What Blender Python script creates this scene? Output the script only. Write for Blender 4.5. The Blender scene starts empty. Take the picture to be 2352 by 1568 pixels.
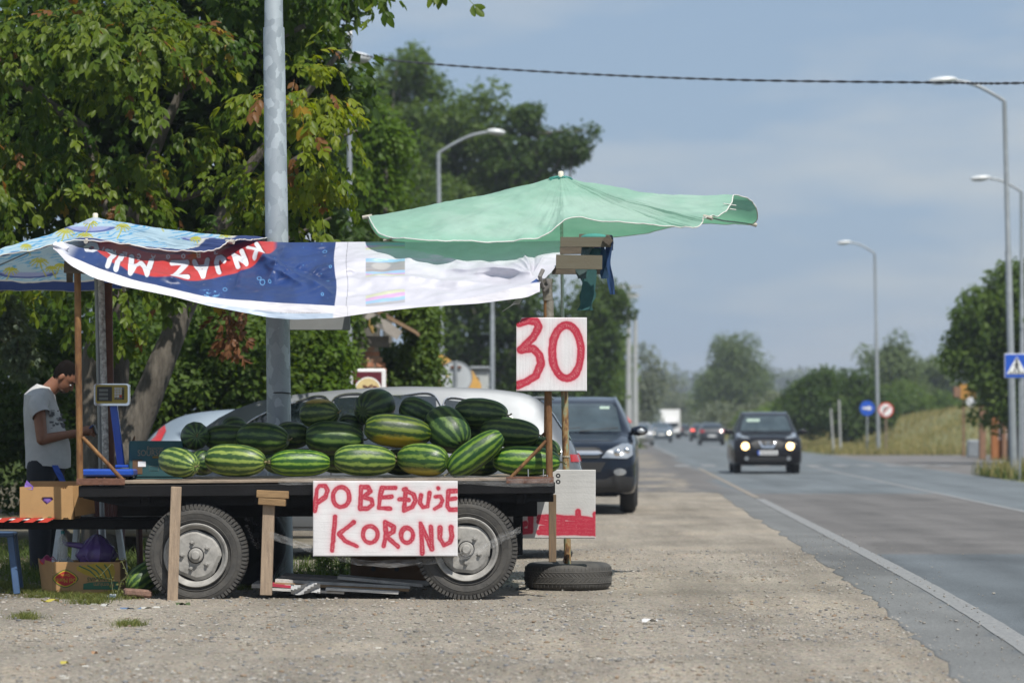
import bpy, bmesh, math, random
import numpy as np
from mathutils import Vector, Matrix, noise as mnoise
from mathutils.bvhtree import BVHTree
random.seed(7); np.random.seed(7)
SC = bpy.context.scene
COL = SC.collection
# ------------------------------------------------------------------ camera
F = 6860.0            # focal length in layout pixels (2352 wide frame), 105 mm on 36 mm
CX, HY = 1176.0, 978.0
CAMH = 1.25
cam_d = bpy.data.cameras.new('camera'); cam = bpy.data.objects.new('camera', cam_d); COL.objects.link(cam)
cam_d.sensor_width = 36.0; cam_d.lens = 105.0; cam_d.shift_y = (HY-784.0)/2352.0
cam.location = (0, 0, CAMH); cam.rotation_euler = (math.radians(90), 0, 0)
cam_d.clip_start = 0.5; cam_d.clip_end = 9000
cam_d.dof.use_dof = True; cam_d.dof.focus_distance = 21.9; cam_d.dof.aperture_fstop = 2.8
SC.camera = cam
# ------------------------------------------------------------------ world and sun
SUN_EL = math.radians(56); SUN_AZ = math.atan2(0.8, -1.7)
sdir = Vector((math.sin(SUN_AZ)*math.cos(SUN_EL), math.cos(SUN_AZ)*math.cos(SUN_EL), math.sin(SUN_EL)))
W = bpy.data.worlds.new('World'); SC.world = W; W.use_nodes = True
nt = W.node_tree; nt.nodes.clear()
def N(t, ty, **kw):
    n = t.nodes.new(ty)
    for k, v in kw.items():
        if k in n.inputs: n.inputs[k].default_value = v
        else: setattr(n, k, v)
    return n
wo = N(nt, 'ShaderNodeOutputWorld'); bg = N(nt, 'ShaderNodeBackground'); bg.inputs['Strength'].default_value = 0.105
sky = N(nt, 'ShaderNodeTexSky'); sky.sky_type = 'NISHITA'; sky.sun_disc = False
sky.sun_elevation = SUN_EL; sky.sun_rotation = SUN_AZ; sky.air_density = 1.0; sky.dust_density = 1.5; sky.ozone_density = 1.0
tc = N(nt, 'ShaderNodeTexCoord')
mp = N(nt, 'ShaderNodeMapping'); mp.inputs['Scale'].default_value = (1.0, 1.0, 4.5)
cl = N(nt, 'ShaderNodeTexNoise'); cl.inputs['Scale'].default_value = 7.5; cl.inputs['Detail'].default_value = 5; cl.inputs['Roughness'].default_value = 0.5
rp = N(nt, 'ShaderNodeValToRGB'); rp.color_ramp.elements[0].position = 0.40; rp.color_ramp.elements[1].position = 0.66
rp.color_ramp.elements[0].color = (2.75, 3.85, 5.35, 1); rp.color_ramp.elements[1].color = (4.9, 5.3, 5.7, 1)
mx = N(nt, 'ShaderNodeMix'); mx.data_type = 'RGBA'
mx.inputs[0].default_value = .80
nt.links.new(tc.outputs['Generated'], mp.inputs['Vector']); nt.links.new(mp.outputs[0], cl.inputs['Vector'])
nt.links.new(cl.outputs['Fac'], rp.inputs[0]); nt.links.new(rp.outputs[0], mx.inputs[7])
nt.links.new(sky.outputs[0], mx.inputs[6]); nt.links.new(mx.outputs[2], bg.inputs[0]); nt.links.new(bg.outputs[0], wo.inputs[0])
sl = bpy.data.lights.new('sun', 'SUN'); sl.energy = 5.0; sl.angle = math.radians(0.53); sl.color = (1.0, .955, .88)
so = bpy.data.objects.new('sun', sl); COL.objects.link(so); so.rotation_euler = sdir.to_track_quat('Z', 'Y').to_euler(); so.location = (5, -10, 20)
SC.view_settings.view_transform = 'Standard'; SC.view_settings.look = 'None'
SC.view_settings.exposure = 0.10; SC.view_settings.gamma = 1.0; SC.view_settings.use_curve_mapping = False
SC.render.engine = 'CYCLES'
SC.cycles.max_bounces = 6; SC.cycles.diffuse_bounces = 3; SC.cycles.glossy_bounces = 3; SC.cycles.transmission_bounces = 4
SC.cycles.transparent_max_bounces = 6; SC.cycles.caustics_reflective = False; SC.cycles.caustics_refractive = False
SC.cycles.use_denoising = True

# ------------------------------------------------------------------ helpers
def P(px, py, Y):
    return Vector(((px-CX)*Y/F, Y, CAMH-(py-HY)*Y/F))
def GY(py): return CAMH*F/(py-HY)
def G(px, py, z=0.0):
    Y = GY(py); return Vector(((px-CX)*Y/F, Y, z))
MATS = {}
def newmat(name):
    m = bpy.data.materials.new(name); m.use_nodes = True; t = m.node_tree
    b = t.nodes['Principled BSDF']; MATS[name] = m
    return m, t, b
def mat(name, col, rough=.7, metal=0.0, var=.18, scale=8.0, bump=.0, bscale=60.0, spec=None, col2=None, coords='Object', detail=5, coat=0, stretch=None):
    """principled with noise-driven colour variation and fine bump"""
    if name in MATS: return MATS[name]
    m, t, b = newmat(name)
    b.inputs['Roughness'].default_value = rough; b.inputs['Metallic'].default_value = metal
    if spec is not None: b.inputs['Specular IOR Level'].default_value = spec
    if coat: b.inputs['Coat Weight'].default_value = coat; b.inputs['Coat Roughness'].default_value = .06
    c = N(t, 'ShaderNodeTexCoord'); vec = c.outputs[coords]
    if stretch:
        mpn = N(t, 'ShaderNodeMapping'); mpn.inputs['Scale'].default_value = stretch; t.links.new(vec, mpn.inputs[0]); vec = mpn.outputs[0]
    n = N(t, 'ShaderNodeTexNoise'); n.inputs['Scale'].default_value = scale; n.inputs['Detail'].default_value = detail; n.inputs['Roughness'].default_value = .62
    t.links.new(vec, n.inputs['Vector'])
    r = N(t, 'ShaderNodeValToRGB'); r.color_ramp.elements[0].position = .3; r.color_ramp.elements[1].position = .7
    c2 = col2 or tuple(x*(1-var) for x in col); c1 = tuple(min(1, x*(1+var*.5)) for x in col)
    r.color_ramp.elements[0].color = (*c2, 1); r.color_ramp.elements[1].color = (*c1, 1)
    t.links.new(n.outputs['Fac'], r.inputs[0]); t.links.new(r.outputs[0], b.inputs['Base Color'])
    if bump:
        n2 = N(t, 'ShaderNodeTexNoise'); n2.inputs['Scale'].default_value = bscale; n2.inputs['Detail'].default_value = 4
        t.links.new(vec, n2.inputs['Vector'])
        bp = N(t, 'ShaderNodeBump'); bp.inputs['Strength'].default_value = bump; bp.inputs['Distance'].default_value = .01
        t.links.new(n2.outputs['Fac'], bp.inputs['Height']); t.links.new(bp.outputs[0], b.inputs['Normal'])
    return m
def emat(name, col, strength):
    m, t, b = newmat(name)
    b.inputs['Base Color'].default_value = (*col, 1); b.inputs['Emission Color'].default_value = (*col, 1); b.inputs['Emission Strength'].default_value = strength
    return m
def printmat(name, rough=.55, transl=0.0, ttint=None, bump=.0, bscale=80, spec=.4, coat=0):
    """base colour from the printed colour attribute"""
    m, t, b = newmat(name); b.inputs['Roughness'].default_value = rough; b.inputs['Specular IOR Level'].default_value = spec
    if coat: b.inputs['Coat Weight'].default_value = coat
    a = N(t, 'ShaderNodeAttribute'); a.attribute_name = 'ink'
    c = N(t, 'ShaderNodeTexCoord'); n = N(t, 'ShaderNodeTexNoise'); n.inputs['Scale'].default_value = 5; n.inputs['Detail'].default_value = 6
    t.links.new(c.outputs['Object'], n.inputs['Vector'])
    mr = N(t, 'ShaderNodeMapRange'); mr.inputs[1].default_value = .3; mr.inputs[2].default_value = .75; mr.inputs[3].default_value = 1.0; mr.inputs[4].default_value = .86
    t.links.new(n.outputs['Fac'], mr.inputs[0])
    hs = N(t, 'ShaderNodeMix'); hs.data_type = 'RGBA'; hs.blend_type = 'MULTIPLY'; hs.inputs[0].default_value = 1
    t.links.new(a.outputs['Color'], hs.inputs[6]); t.links.new(mr.outputs[0], hs.inputs[7]); t.links.new(hs.outputs[2], b.inputs['Base Color'])
    if bump:
        n2 = N(t, 'ShaderNodeTexNoise'); n2.inputs['Scale'].default_value = bscale; n2.inputs['Detail'].default_value = 3
        t.links.new(c.outputs['Object'], n2.inputs['Vector']); bp = N(t, 'ShaderNodeBump'); bp.inputs['Strength'].default_value = bump; bp.inputs['Distance'].default_value = .01
        t.links.new(n2.outputs['Fac'], bp.inputs['Height']); t.links.new(bp.outputs[0], b.inputs['Normal'])
    if transl:
        out = t.nodes['Material Output']; tr = N(t, 'ShaderNodeBsdfTranslucent'); ms = N(t, 'ShaderNodeMixShader'); ms.inputs[0].default_value = transl
        t.links.new(hs.outputs[2], tr.inputs[0])
        if ttint:
            tm = N(t, 'ShaderNodeMix'); tm.data_type = 'RGBA'; tm.blend_type = 'MULTIPLY'; tm.inputs[0].default_value = 1; tm.inputs[7].default_value = (*ttint, 1); t.links.new(hs.outputs[2], tm.inputs[6]); t.links.new(tm.outputs[2], tr.inputs[0])
        t.links.new(b.outputs[0], ms.inputs[1]); t.links.new(tr.outputs[0], ms.inputs[2]); t.links.new(ms.outputs[0], out.inputs[0])
    return m
def leafmat(name, a, b2, c3=None, transl=.35, rough=.5):
    """leaf: per-leaf tint attribute picks a colour, part of the light passes through"""
    m, t, b = newmat(name); b.inputs['Roughness'].default_value = rough; b.inputs['Specular IOR Level'].default_value = .2
    at = N(t, 'ShaderNodeAttribute'); at.attribute_name = 'tint'
    r = N(t, 'ShaderNodeValToRGB'); e = r.color_ramp.elements
    e[0].position = 0; e[0].color = (*a, 1); e[1].position = .9 if c3 else 1; e[1].color = (*b2, 1)
    if c3:
        x = e.new(.935); x.color = (*c3[0], 1)
        x = e.new(.965); x.color = (*c3[1], 1); x = e.new(1.0); x.color = (*c3[1], 1)
    t.links.new(at.outputs['Fac'], r.inputs[0]); t.links.new(r.outputs[0], b.inputs['Base Color'])
    out = t.nodes['Material Output']; tr = N(t, 'ShaderNodeBsdfTranslucent'); ms = N(t, 'ShaderNodeMixShader'); ms.inputs[0].default_value = transl
    br = N(t, 'ShaderNodeMix'); br.data_type = 'RGBA'; br.blend_type = 'MULTIPLY'; br.inputs[0].default_value = 1; br.inputs[7].default_value = (2.0, 1.9, .5, 1)
    t.links.new(r.outputs[0], br.inputs[6]); t.links.new(br.outputs[2], tr.inputs[0])
    t.links.new(b.outputs[0], ms.inputs[1]); t.links.new(tr.outputs[0], ms.inputs[2]); t.links.new(ms.outputs[0], out.inputs[0])
    return m
OFF = {}
def tag(o, label=None, cat=None, group=None, kind=None):
    if label: o['label'] = label
    if cat: o['category'] = cat
    if group: o['group'] = group
    if kind: o['kind'] = kind
    return o
def thing(name, label, cat, loc=(0, 0, 0), group=None, rz=0.0):
    o = bpy.data.objects.new(name, None); COL.objects.link(o); o.empty_display_size = .1
    o.location = loc; o.rotation_euler = (0, 0, rz); OFF[o] = Vector(loc) if rz == 0 else Vector((0, 0, 0))
    return tag(o, label, cat, group)
def root_off(parent):
    p = parent
    while p.parent: p = p.parent
    return OFF.get(p, Vector((0, 0, 0)))
def copy_tree(o, parent=None):
    c = o.copy(); COL.objects.link(c); c.parent = parent
    if o in OFF: OFF[c] = OFF[o]
    for ch in o.children: copy_tree(ch, c)
    return c
def link_mesh(name, me, m, parent=None, smooth=False):
    if m is not None: me.materials.append(m)
    o = bpy.data.objects.new(name, me); COL.objects.link(o)
    if parent is not None: o.parent = parent
    if smooth: me.polygons.foreach_set('use_smooth', np.ones(len(me.polygons), dtype=bool)); me.update()
    return o
class MB:
    def __init__(s): s.v = []; s.f = []
    def add(s, vs, fs):
        k = len(s.v); s.v += [tuple(x) for x in vs]; s.f += [tuple(i+k for i in f) for f in fs]; return s
    def box(s, c, size, R=None, taper=1.0):
        hx, hy, hz = (x/2 for x in size); vs = []
        for dz in (-1, 1):
            k = taper if dz > 0 else 1
            for dx, dy in ((-1, -1), (1, -1), (1, 1), (-1, 1)):
                p = Vector((dx*hx*k, dy*hy*k, dz*hz)); p = R @ p if R is not None else p
                vs.append(p+Vector(c))
        return s.add(vs, [(3, 2, 1, 0), (4, 5, 6, 7), (0, 1, 5, 4), (1, 2, 6, 5), (2, 3, 7, 6), (3, 0, 4, 7)])
    def bbox(s, c, size, bev=.006, R=None):
        """box with chamfered edges"""
        bm = bmesh.new(); bmesh.ops.create_cube(bm, size=1)
        for v in bm.verts: v.co = Vector((v.co.x*size[0], v.co.y*size[1], v.co.z*size[2]))
        bmesh.ops.bevel(bm, geom=bm.edges[:]+bm.verts[:], offset=min(bev, min(size)*.45), segments=1, affect='EDGES')
        vs = [(R @ v.co if R is not None else v.co)+Vector(c) for v in bm.verts]; bm.verts.index_update()
        fs = [tuple(v.index for v in f.verts) for f in bm.faces]; bm.free(); return s.add(vs, fs)
    def bar(s, a, b, w, d, bev=0):
        """rectangular bar from a to b, w across in x-like, d in depth"""
        a = Vector(a); b = Vector(b); z = (b-a); L = z.length; z.normalize()
        y = Vector((0, 1, 0)); x = y.cross(z)
        if x.length < .05: y = Vector((0, 0, 1)); x = y.cross(z)
        x.normalize(); y = z.cross(x); R = Matrix((x, y, z)).transposed()
        return s.bbox((a+b)/2, (w, d, L), bev, R) if bev else s.box((a+b)/2, (w, d, L), R)
    def tube(s, pts, r, n=10, cap=True):
        pts = [Vector(p) for p in pts]; k = len(pts); rs = r if hasattr(r, '__len__') else [r]*k
        rings = []; up = None
        for i, p in enumerate(pts):
            t = (pts[min(i+1, k-1)]-pts[max(i-1, 0)]).normalized()
            if up is None: up = Vector((1, 0, 0)) if abs(t.x) < .8 else Vector((0, 0, 1))
            x = (up-t*up.dot(t)).normalized(); y = t.cross(x); up = x
            rings.append([p+x*(math.cos(2*math.pi*j/n)*rs[i])+y*(math.sin(2*math.pi*j/n)*rs[i]) for j in range(n)])
        vs = [q for ring in rings for q in ring]; fs = []
        for i in range(k-1):
            for j in range(n):
                j2 = (j+1) % n; fs.append((i*n+j, i*n+j2, (i+1)*n+j2, (i+1)*n+j))
        if cap: fs.append(tuple(range(n-1, -1, -1))); fs.append(tuple((k-1)*n+j for j in range(n)))
        return s.add(vs, fs)
    def lathe(s, prof, c=(0, 0, 0), axis='Y', n=48, a0=0.0):
        """prof: (radius, height along axis)"""
        vs = []; fs = []; c = Vector(c); k = len(prof)
        for i in range(n):
            a = a0+2*math.pi*i/n; ca, sa = math.cos(a), math.sin(a)
            for r, h in prof:
                if axis == 'Y': vs.append(c+Vector((r*ca, h, r*sa)))
                elif axis == 'Z': vs.append(c+Vector((r*ca, r*sa, h)))
                else: vs.append(c+Vector((h, r*ca, r*sa)))
        for i in range(n):
            i2 = (i+1) % n
            for j in range(k-1): fs.append((i*k+j, i2*k+j, i2*k+j+1, i*k+j+1))
        return s.add(vs, fs)
    def prism(s, poly, y0, y1):
        """poly of (x,z) pairs extruded in y"""
        n = len(poly); vs = [(x, y0, z) for x, z in poly]+[(x, y1, z) for x, z in poly]
        fs = [tuple(range(n)), tuple(range(2*n-1, n-1, -1))]+[(i, i+n, (i+1) % n+n, (i+1) % n) for i in range(n)]
        return s.add(vs, fs)
    def ell(s, c, r, R=None, n=16, m=10):
        vs = []; fs = []; c = Vector(c)
        for i in range(m+1):
            th = math.pi*i/m
            for j in range(n):
                ph = 2*math.pi*j/n; p = Vector((r[0]*math.sin(th)*math.cos(ph), r[1]*math.sin(th)*math.sin(ph), r[2]*math.cos(th)))
                vs.append(c+(R @ p if R is not None else p))
        for i in range(m):
            for j in range(n):
                j2 = (j+1) % n; fs.append((i*n+j, (i+1)*n+j, (i+1)*n+j2, i*n+j2))
        return s.add(vs, fs)
    def grid(s, A):
        """A: array (n,m,3)"""
        n, m = A.shape[:2]; k = len(s.v); s.v += [tuple(p) for p in A.reshape(-1, 3)]
        for i in range(n-1):
            for j in range(m-1): s.f.append((k+i*m+j, k+(i+1)*m+j, k+(i+1)*m+j+1, k+i*m+j+1))
        return s
    def build(s, name, m, parent=None, smooth=False, local=False):
        off = Vector((0, 0, 0)) if (parent is None or local) else root_off(parent)
        me = bpy.data.meshes.new(name)
        me.from_pydata([(x-off[0], y-off[1], z-off[2]) for x, y, z in s.v] if off.length else s.v, [], s.f); me.update()
        bm = bmesh.new(); bm.from_mesh(me); bmesh.ops.recalc_face_normals(bm, faces=bm.faces[:]); bm.to_mesh(me); bm.free()
        o = link_mesh(name, me, m, parent)
        if smooth: auto_smooth(me, smooth if smooth is not True else 40)
        return o
def auto_smooth(me, deg):
    me.polygons.foreach_set('use_smooth', np.ones(len(me.polygons), dtype=bool))
    if deg < 180: me.set_sharp_from_angle(angle=math.radians(deg))
    me.update()
def own_origin(o):
    """move a top-level mesh's origin to the base of its geometry"""
    me = o.data; n = len(me.vertices); a = np.empty(n*3); me.vertices.foreach_get('co', a); a = a.reshape(-1, 3)
    c = np.array([(a[:, 0].min()+a[:, 0].max())/2, (a[:, 1].min()+a[:, 1].max())/2, a[:, 2].min()])
    a -= c; me.vertices.foreach_set('co', a.ravel()); me.update(); o.location = Vector(c); OFF[o] = Vector(c)
    return o
def fast_mesh(name, V, Fq, m, parent=None, attrs=None, smooth=False):
    """numpy verts (n,3), faces (k,q) all with q corners"""
    off = np.array(root_off(parent)) if parent is not None else np.zeros(3)
    me = bpy.data.meshes.new(name); V = np.asarray(V, dtype=np.float32)-off.astype(np.float32); k, q = Fq.shape
    me.vertices.add(len(V)); me.vertices.foreach_set('co', V.ravel())
    me.loops.add(k*q); me.loops.foreach_set('vertex_index', Fq.astype(np.int32).ravel())
    me.polygons.add(k); me.polygons.foreach_set('loop_start', np.arange(0, k*q, q, dtype=np.int32))
    if smooth: me.polygons.foreach_set('use_smooth', np.ones(k, dtype=bool))
    me.update(calc_edges=True)
    for nm, arr in (attrs or {}).items():
        if arr.ndim == 1:
            at = me.attributes.new(nm, 'FLOAT', 'POINT'); at.data.foreach_set('value', arr.astype(np.float32))
        else:
            at = me.color_attributes.new(nm, 'FLOAT_COLOR', 'POINT'); c4 = np.ones((len(arr), 4), np.float32); c4[:, :3] = arr; at.data.foreach_set('color', c4.ravel())
    return link_mesh(name, me, m, parent)
def gridfaces(n, m, flip=False):
    i, j = np.meshgrid(np.arange(n-1), np.arange(m-1), indexing='ij'); a = (i*m+j).ravel()
    f = np.stack([a, a+1, a+m+1, a+m], 1)
    return f[:, ::-1] if flip else f
_T = np.random.RandomState(3).rand(256, 256)
def vn(x, y, seed=0):
    """smooth value noise 0..1"""
    x = np.asarray(x)+seed*17.31; y = np.asarray(y)+seed*7.77
    xi = np.floor(x).astype(int); yi = np.floor(y).astype(int); fx = x-xi; fy = y-yi
    fx = fx*fx*(3-2*fx); fy = fy*fy*(3-2*fy)
    g = lambda a, b: _T[a & 255, b & 255]
    return (g(xi, yi)*(1-fx)+g(xi+1, yi)*fx)*(1-fy)+(g(xi, yi+1)*(1-fx)+g(xi+1, yi+1)*fx)*fy
def fbm(x, y, o=4, seed=0):
    r = 0; a = .5
    for i in range(o): r = r+a*vn(x*2**i, y*2**i, seed+i); a *= .5
    return r/(1-.5**o)
def sdist(X, Y, strokes):
    """distance of points to polylines"""
    d = np.full(X.shape, 1e9)
    for st in strokes:
        if len(st) == 1: st = [st[0], (st[0][0]+.01, st[0][1])]
        for (x0, y0), (x1, y1) in zip(st[:-1], st[1:]):
            dx, dy = x1-x0, y1-y0; t = np.clip(((X-x0)*dx+(Y-y0)*dy)/(dx*dx+dy*dy+1e-9), 0, 1)
            d = np.minimum(d, np.hypot(X-x0-t*dx, Y-y0-t*dy))
    return d
def ellst(cx, cy, rx, ry, n=20, a0=0, a1=360):
    return [(cx+rx*math.cos(math.radians(a0+(a1-a0)*i/n)), cy+ry*math.sin(math.radians(a0+(a1-a0)*i/n))) for i in range(n+1)]
def sm(x, a, b):
    t = np.clip((x-a)/(b-a), 0, 1); return t*t*(3-2*t)
def lerp3(A, B, t): return A*(1-t[..., None])+np.array(B)*t[..., None]
def crom(pts, n, closed=False):
    """Catmull-Rom through rows of pts, n samples"""
    p = np.array(pts, float); k = len(p)
    u = np.linspace(0, k if closed else k-1, n, endpoint=not closed)
    i = np.floor(u).astype(int); i = i if closed else np.minimum(i, k-2); t = (u-i)[:, None]
    ix = (lambda j: p[j % k]) if closed else (lambda j: p[np.clip(j, 0, k-1)])
    a, b, c, d = ix(i-1), ix(i), ix(i+1), ix(i+2)
    return .5*((2*b)+(-a+c)*t+(2*a-5*b+4*c-d)*t*t+(-a+3*b-3*c+d)*t**3)
def text(body, size, m, parent, loc, rot, name='lettering', ext=.001, align='CENTER', off=0.0, shear=0, sx=1.0):
    cu = bpy.data.curves.new(name, 'FONT'); cu.body = body; cu.size = size; cu.align_x = align; cu.align_y = 'CENTER'; cu.extrude = ext; cu.offset = off; cu.shear = shear
    cu.resolution_u = 3
    cu.materials.append(m); o = bpy.data.objects.new(name, cu); COL.objects.link(o)
    o.location = Vector(loc)-(root_off(parent) if parent else Vector((0, 0, 0))); o.rotation_euler = rot; o.scale = (sx, 1, 1)
    dg = bpy.context.evaluated_depsgraph_get(); me = bpy.data.meshes.new_from_object(o.evaluated_get(dg)); mw = o.location.copy(), o.rotation_euler.copy()
    bpy.data.objects.remove(o); o = bpy.data.objects.new(name, me); COL.objects.link(o); o.location, o.rotation_euler = mw; o.scale = (sx, 1, 1)
    if parent: o.parent = parent
    return o
R90 = math.radians(90)
def RZ(a): return Matrix.Rotation(a, 3, 'Z')
def RX(a): return Matrix.Rotation(a, 3, 'X')
def RY(a): return Matrix.Rotation(a, 3, 'Y')

# common materials
M_black = mat('black_steel', (.008, .008, .009), .75, .0, var=.3, bump=.2, spec=.2)
M_rubber = mat('rubber', (.035, .034, .033), .78, var=.35, scale=14, bump=.3, col2=(.075, .07, .062))
M_rubber2 = mat('car_rubber', (.02, .02, .021), .8, var=.3)
M_rust = mat('rusty_pipe', (.26, .14, .05), .72, .25, scale=17, col2=(.10, .04, .018), bump=.5, bscale=70, stretch=(1, 1, .35))
M_rustdark = mat('dark_rust', (.10, .045, .03), .75, .2, scale=20, col2=(.17, .08, .05), bump=.5)
M_wood = mat('weathered_wood', (.36, .27, .19), .85, scale=9, col2=(.24, .18, .13), bump=.5, bscale=50, stretch=(6, 6, .7))
M_woodx = mat('weathered_wood_long', (.30, .24, .18), .85, scale=9, col2=(.19, .15, .115), bump=.5, bscale=50, stretch=(.7, 6, 6))
M_wooddk = mat('old_dark_wood', (.13, .105, .075), .9, scale=8, col2=(.065, .055, .042), bump=.5, stretch=(.8, 6, 6))
M_card = mat('cardboard', (.40, .235, .10), .85, scale=5, var=.15, bump=.08)
M_galv = mat('galvanised', (.30, .325, .345), .5, .4, scale=6, var=.2)
M_white = mat('white_plastic', (.78, .78, .78), .45, var=.08)
M_chrome = mat('chrome', (.75, .75, .76), .14, 1.0, var=.05)
M_clip = mat('black_plastic', (.012, .012, .013), .5, var=.2)
# ================================================================== THE GROUND
def edge_x(Y): return 2.45+.0345*np.asarray(Y, float)-.26*np.exp(-(np.asarray(Y, float)-14)/5.1)      # painted left edge line of the road
def gravel_mat():
    m, t, b = newmat('gravel_ground'); b.inputs['Roughness'].default_value = .95; b.inputs['Specular IOR Level'].default_value = .15
    c = N(t, 'ShaderNodeTexCoord'); v = c.outputs['Object']
    n1 = N(t, 'ShaderNodeTexNoise'); n1.inputs['Scale'].default_value = .55; n1.inputs['Detail'].default_value = 6; n1.inputs['Roughness'].default_value = .6
    n2 = N(t, 'ShaderNodeTexNoise'); n2.inputs['Scale'].default_value = 38; n2.inputs['Detail'].default_value = 5; n2.inputs['Roughness'].default_value = .7
    vo = N(t, 'ShaderNodeTexVoronoi'); vo.inputs['Scale'].default_value = 60
    for x in (n1, n2, vo): t.links.new(v, x.inputs['Vector'])
    r1 = N(t, 'ShaderNodeValToRGB'); e = r1.color_ramp.elements; e[0].position = .35; e[0].color = (.30, .272, .226, 1); e[1].position = .66; e[1].color = (.42, .37, .298, 1)
    x = e.new(.5); x.color = (.37, .336, .284, 1)
    t.links.new(n1.outputs['Fac'], r1.inputs[0])
    r2 = N(t, 'ShaderNodeValToRGB'); e = r2.color_ramp.elements; e[0].position = .36; e[0].color = (.45, .45, .46, 1); e[1].position = .62; e[1].color = (1.12, 1.1, 1.07, 1)
    t.links.new(n2.outputs['Fac'], r2.inputs[0])
    m1 = N(t, 'ShaderNodeMix'); m1.data_type = 'RGBA'; m1.blend_type = 'MULTIPLY'; m1.inputs[0].default_value = .85
    t.links.new(r1.outputs[0], m1.inputs[6]); t.links.new(r2.outputs[0], m1.inputs[7])
    mpr = N(t, 'ShaderNodeMapping'); mpr.inputs['Scale'].default_value = (1.7, .16, 1); t.links.new(v, mpr.inputs[0]); nr = N(t, 'ShaderNodeTexNoise'); nr.inputs['Scale'].default_value = 1.0; nr.inputs['Detail'].default_value = 5; nr.inputs['Roughness'].default_value = .65; t.links.new(mpr.outputs[0], nr.inputs['Vector'])
    rr_ = N(t, 'ShaderNodeMapRange'); rr_.inputs[1].default_value = .35; rr_.inputs[2].default_value = .62; rr_.inputs[3].default_value = .74; rr_.inputs[4].default_value = 1.06; t.links.new(nr.outputs['Fac'], rr_.inputs[0])
    m0 = N(t, 'ShaderNodeMix'); m0.data_type = 'RGBA'; m0.blend_type = 'MULTIPLY'; m0.inputs[0].default_value = 1; t.links.new(m1.outputs[2], m0.inputs[6]); t.links.new(rr_.outputs[0], m0.inputs[7]); m1 = m0
    # pebble-by-pebble colour
    hv = N(t, 'ShaderNodeHueSaturation'); hv.inputs['Saturation'].default_value = .25; hv.inputs['Value'].default_value = .55
    t.links.new(vo.outputs['Color'], hv.inputs['Color'])
    m2 = N(t, 'ShaderNodeMix'); m2.data_type = 'RGBA'; m2.blend_type = 'OVERLAY'; m2.inputs[0].default_value = .35
    t.links.new(m1.outputs[2], m2.inputs[6]); t.links.new(hv.outputs[0], m2.inputs[7])
    # earthy, weedy ground left of and behind the stall
    g = N(t, 'ShaderNodeAttribute'); g.attribute_name = 'weed'
    m3 = N(t, 'ShaderNodeMix'); m3.data_type = 'RGBA'; t.links.new(g.outputs['Fac'], m3.inputs[0]); t.links.new(m2.outputs[2], m3.inputs[6]); m3.inputs[7].default_value = (.085, .075, .045, 1)
    t.links.new(m3.outputs[2], b.inputs['Base Color'])
    bp = N(t, 'ShaderNodeBump'); bp.inputs['Strength'].default_value = .7; bp.inputs['Distance'].default_value = .015
    ad = N(t, 'ShaderNodeMath'); ad.operation = 'ADD'; t.links.new(n2.outputs['Fac'], ad.inputs[0]); t.links.new(vo.outputs['Distance'], ad.inputs[1])
    t.links.new(ad.outputs[0], bp.inputs['Height']); t.links.new(bp.outputs[0], b.inputs['Normal'])
    return m
M_gravel = gravel_mat()
def ground_h(X, Y):
    h = (fbm(X*.55, Y*.55, 4, 5)-.5)*.06+(fbm(X*3.1, Y*3.1, 3, 9)-.5)*.034
    h = h+.012*np.sin(X*1.1+fbm(X*.3, Y*.8, 2, 2)*9)*np.exp(-((X-1)/3)**2)
    near = 1-sm(X-(edge_x(Y)-.55), -.7, 0)
    flat = 1-np.exp(-(np.maximum(np.abs(X+1.3)-2.4, 0)/.5)**2-(np.maximum(np.abs(Y-22.4)-1.3, 0)/.4)**2)
    return h*near*(.25+.75*flat)
nx, ny = 260, 420
gx = np.linspace(-14, 9, nx); gy = 12.5+(np.linspace(0, 1, ny)**1.7)*125
XX, YY = np.meshgrid(gx, gy, indexing='ij')
ZZ = ground_h(XX, YY)-.03*sm(XX-(edge_x(YY)-.1), 0, .4)
weed = np.maximum(sm(-XX, 2.0, 3.3)*sm(YY, 22.0, 22.9), sm(-XX, 1.6, 3.0)*sm(YY, 30, 33))
weed = np.maximum(weed, sm(-XX, 3.2, 3.7)*sm(YY, 21.3, 22))
weed = np.maximum(weed, sm(YY, 23.1, 23.5)*(1-sm(YY, 25.4, 26.4))*sm(-XX, -.2, .6)*.8)
weed = np.clip(weed+(fbm(XX*1.6, YY*1.6, 4, 3)-.5)*1.2*(weed > .02), 0, 1)
o = fast_mesh('ground', np.stack([XX, YY, ZZ], -1).reshape(-1, 3), gridfaces(nx, ny, True), M_gravel, attrs={'weed': weed.ravel()}, smooth=True); tag(o, kind='structure')
M_field = mat('far_field', (.16, .17, .075), .95, scale=.02, col2=(.10, .12, .05), var=.3)
o = MB().add([(-2500, 5, -.09), (2500, 5, -.09), (2500, 2500, -.09), (-2500, 2500, -.09)], [(0, 1, 2, 3)]).build('terrain', M_field); tag(o, kind='structure')

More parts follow.
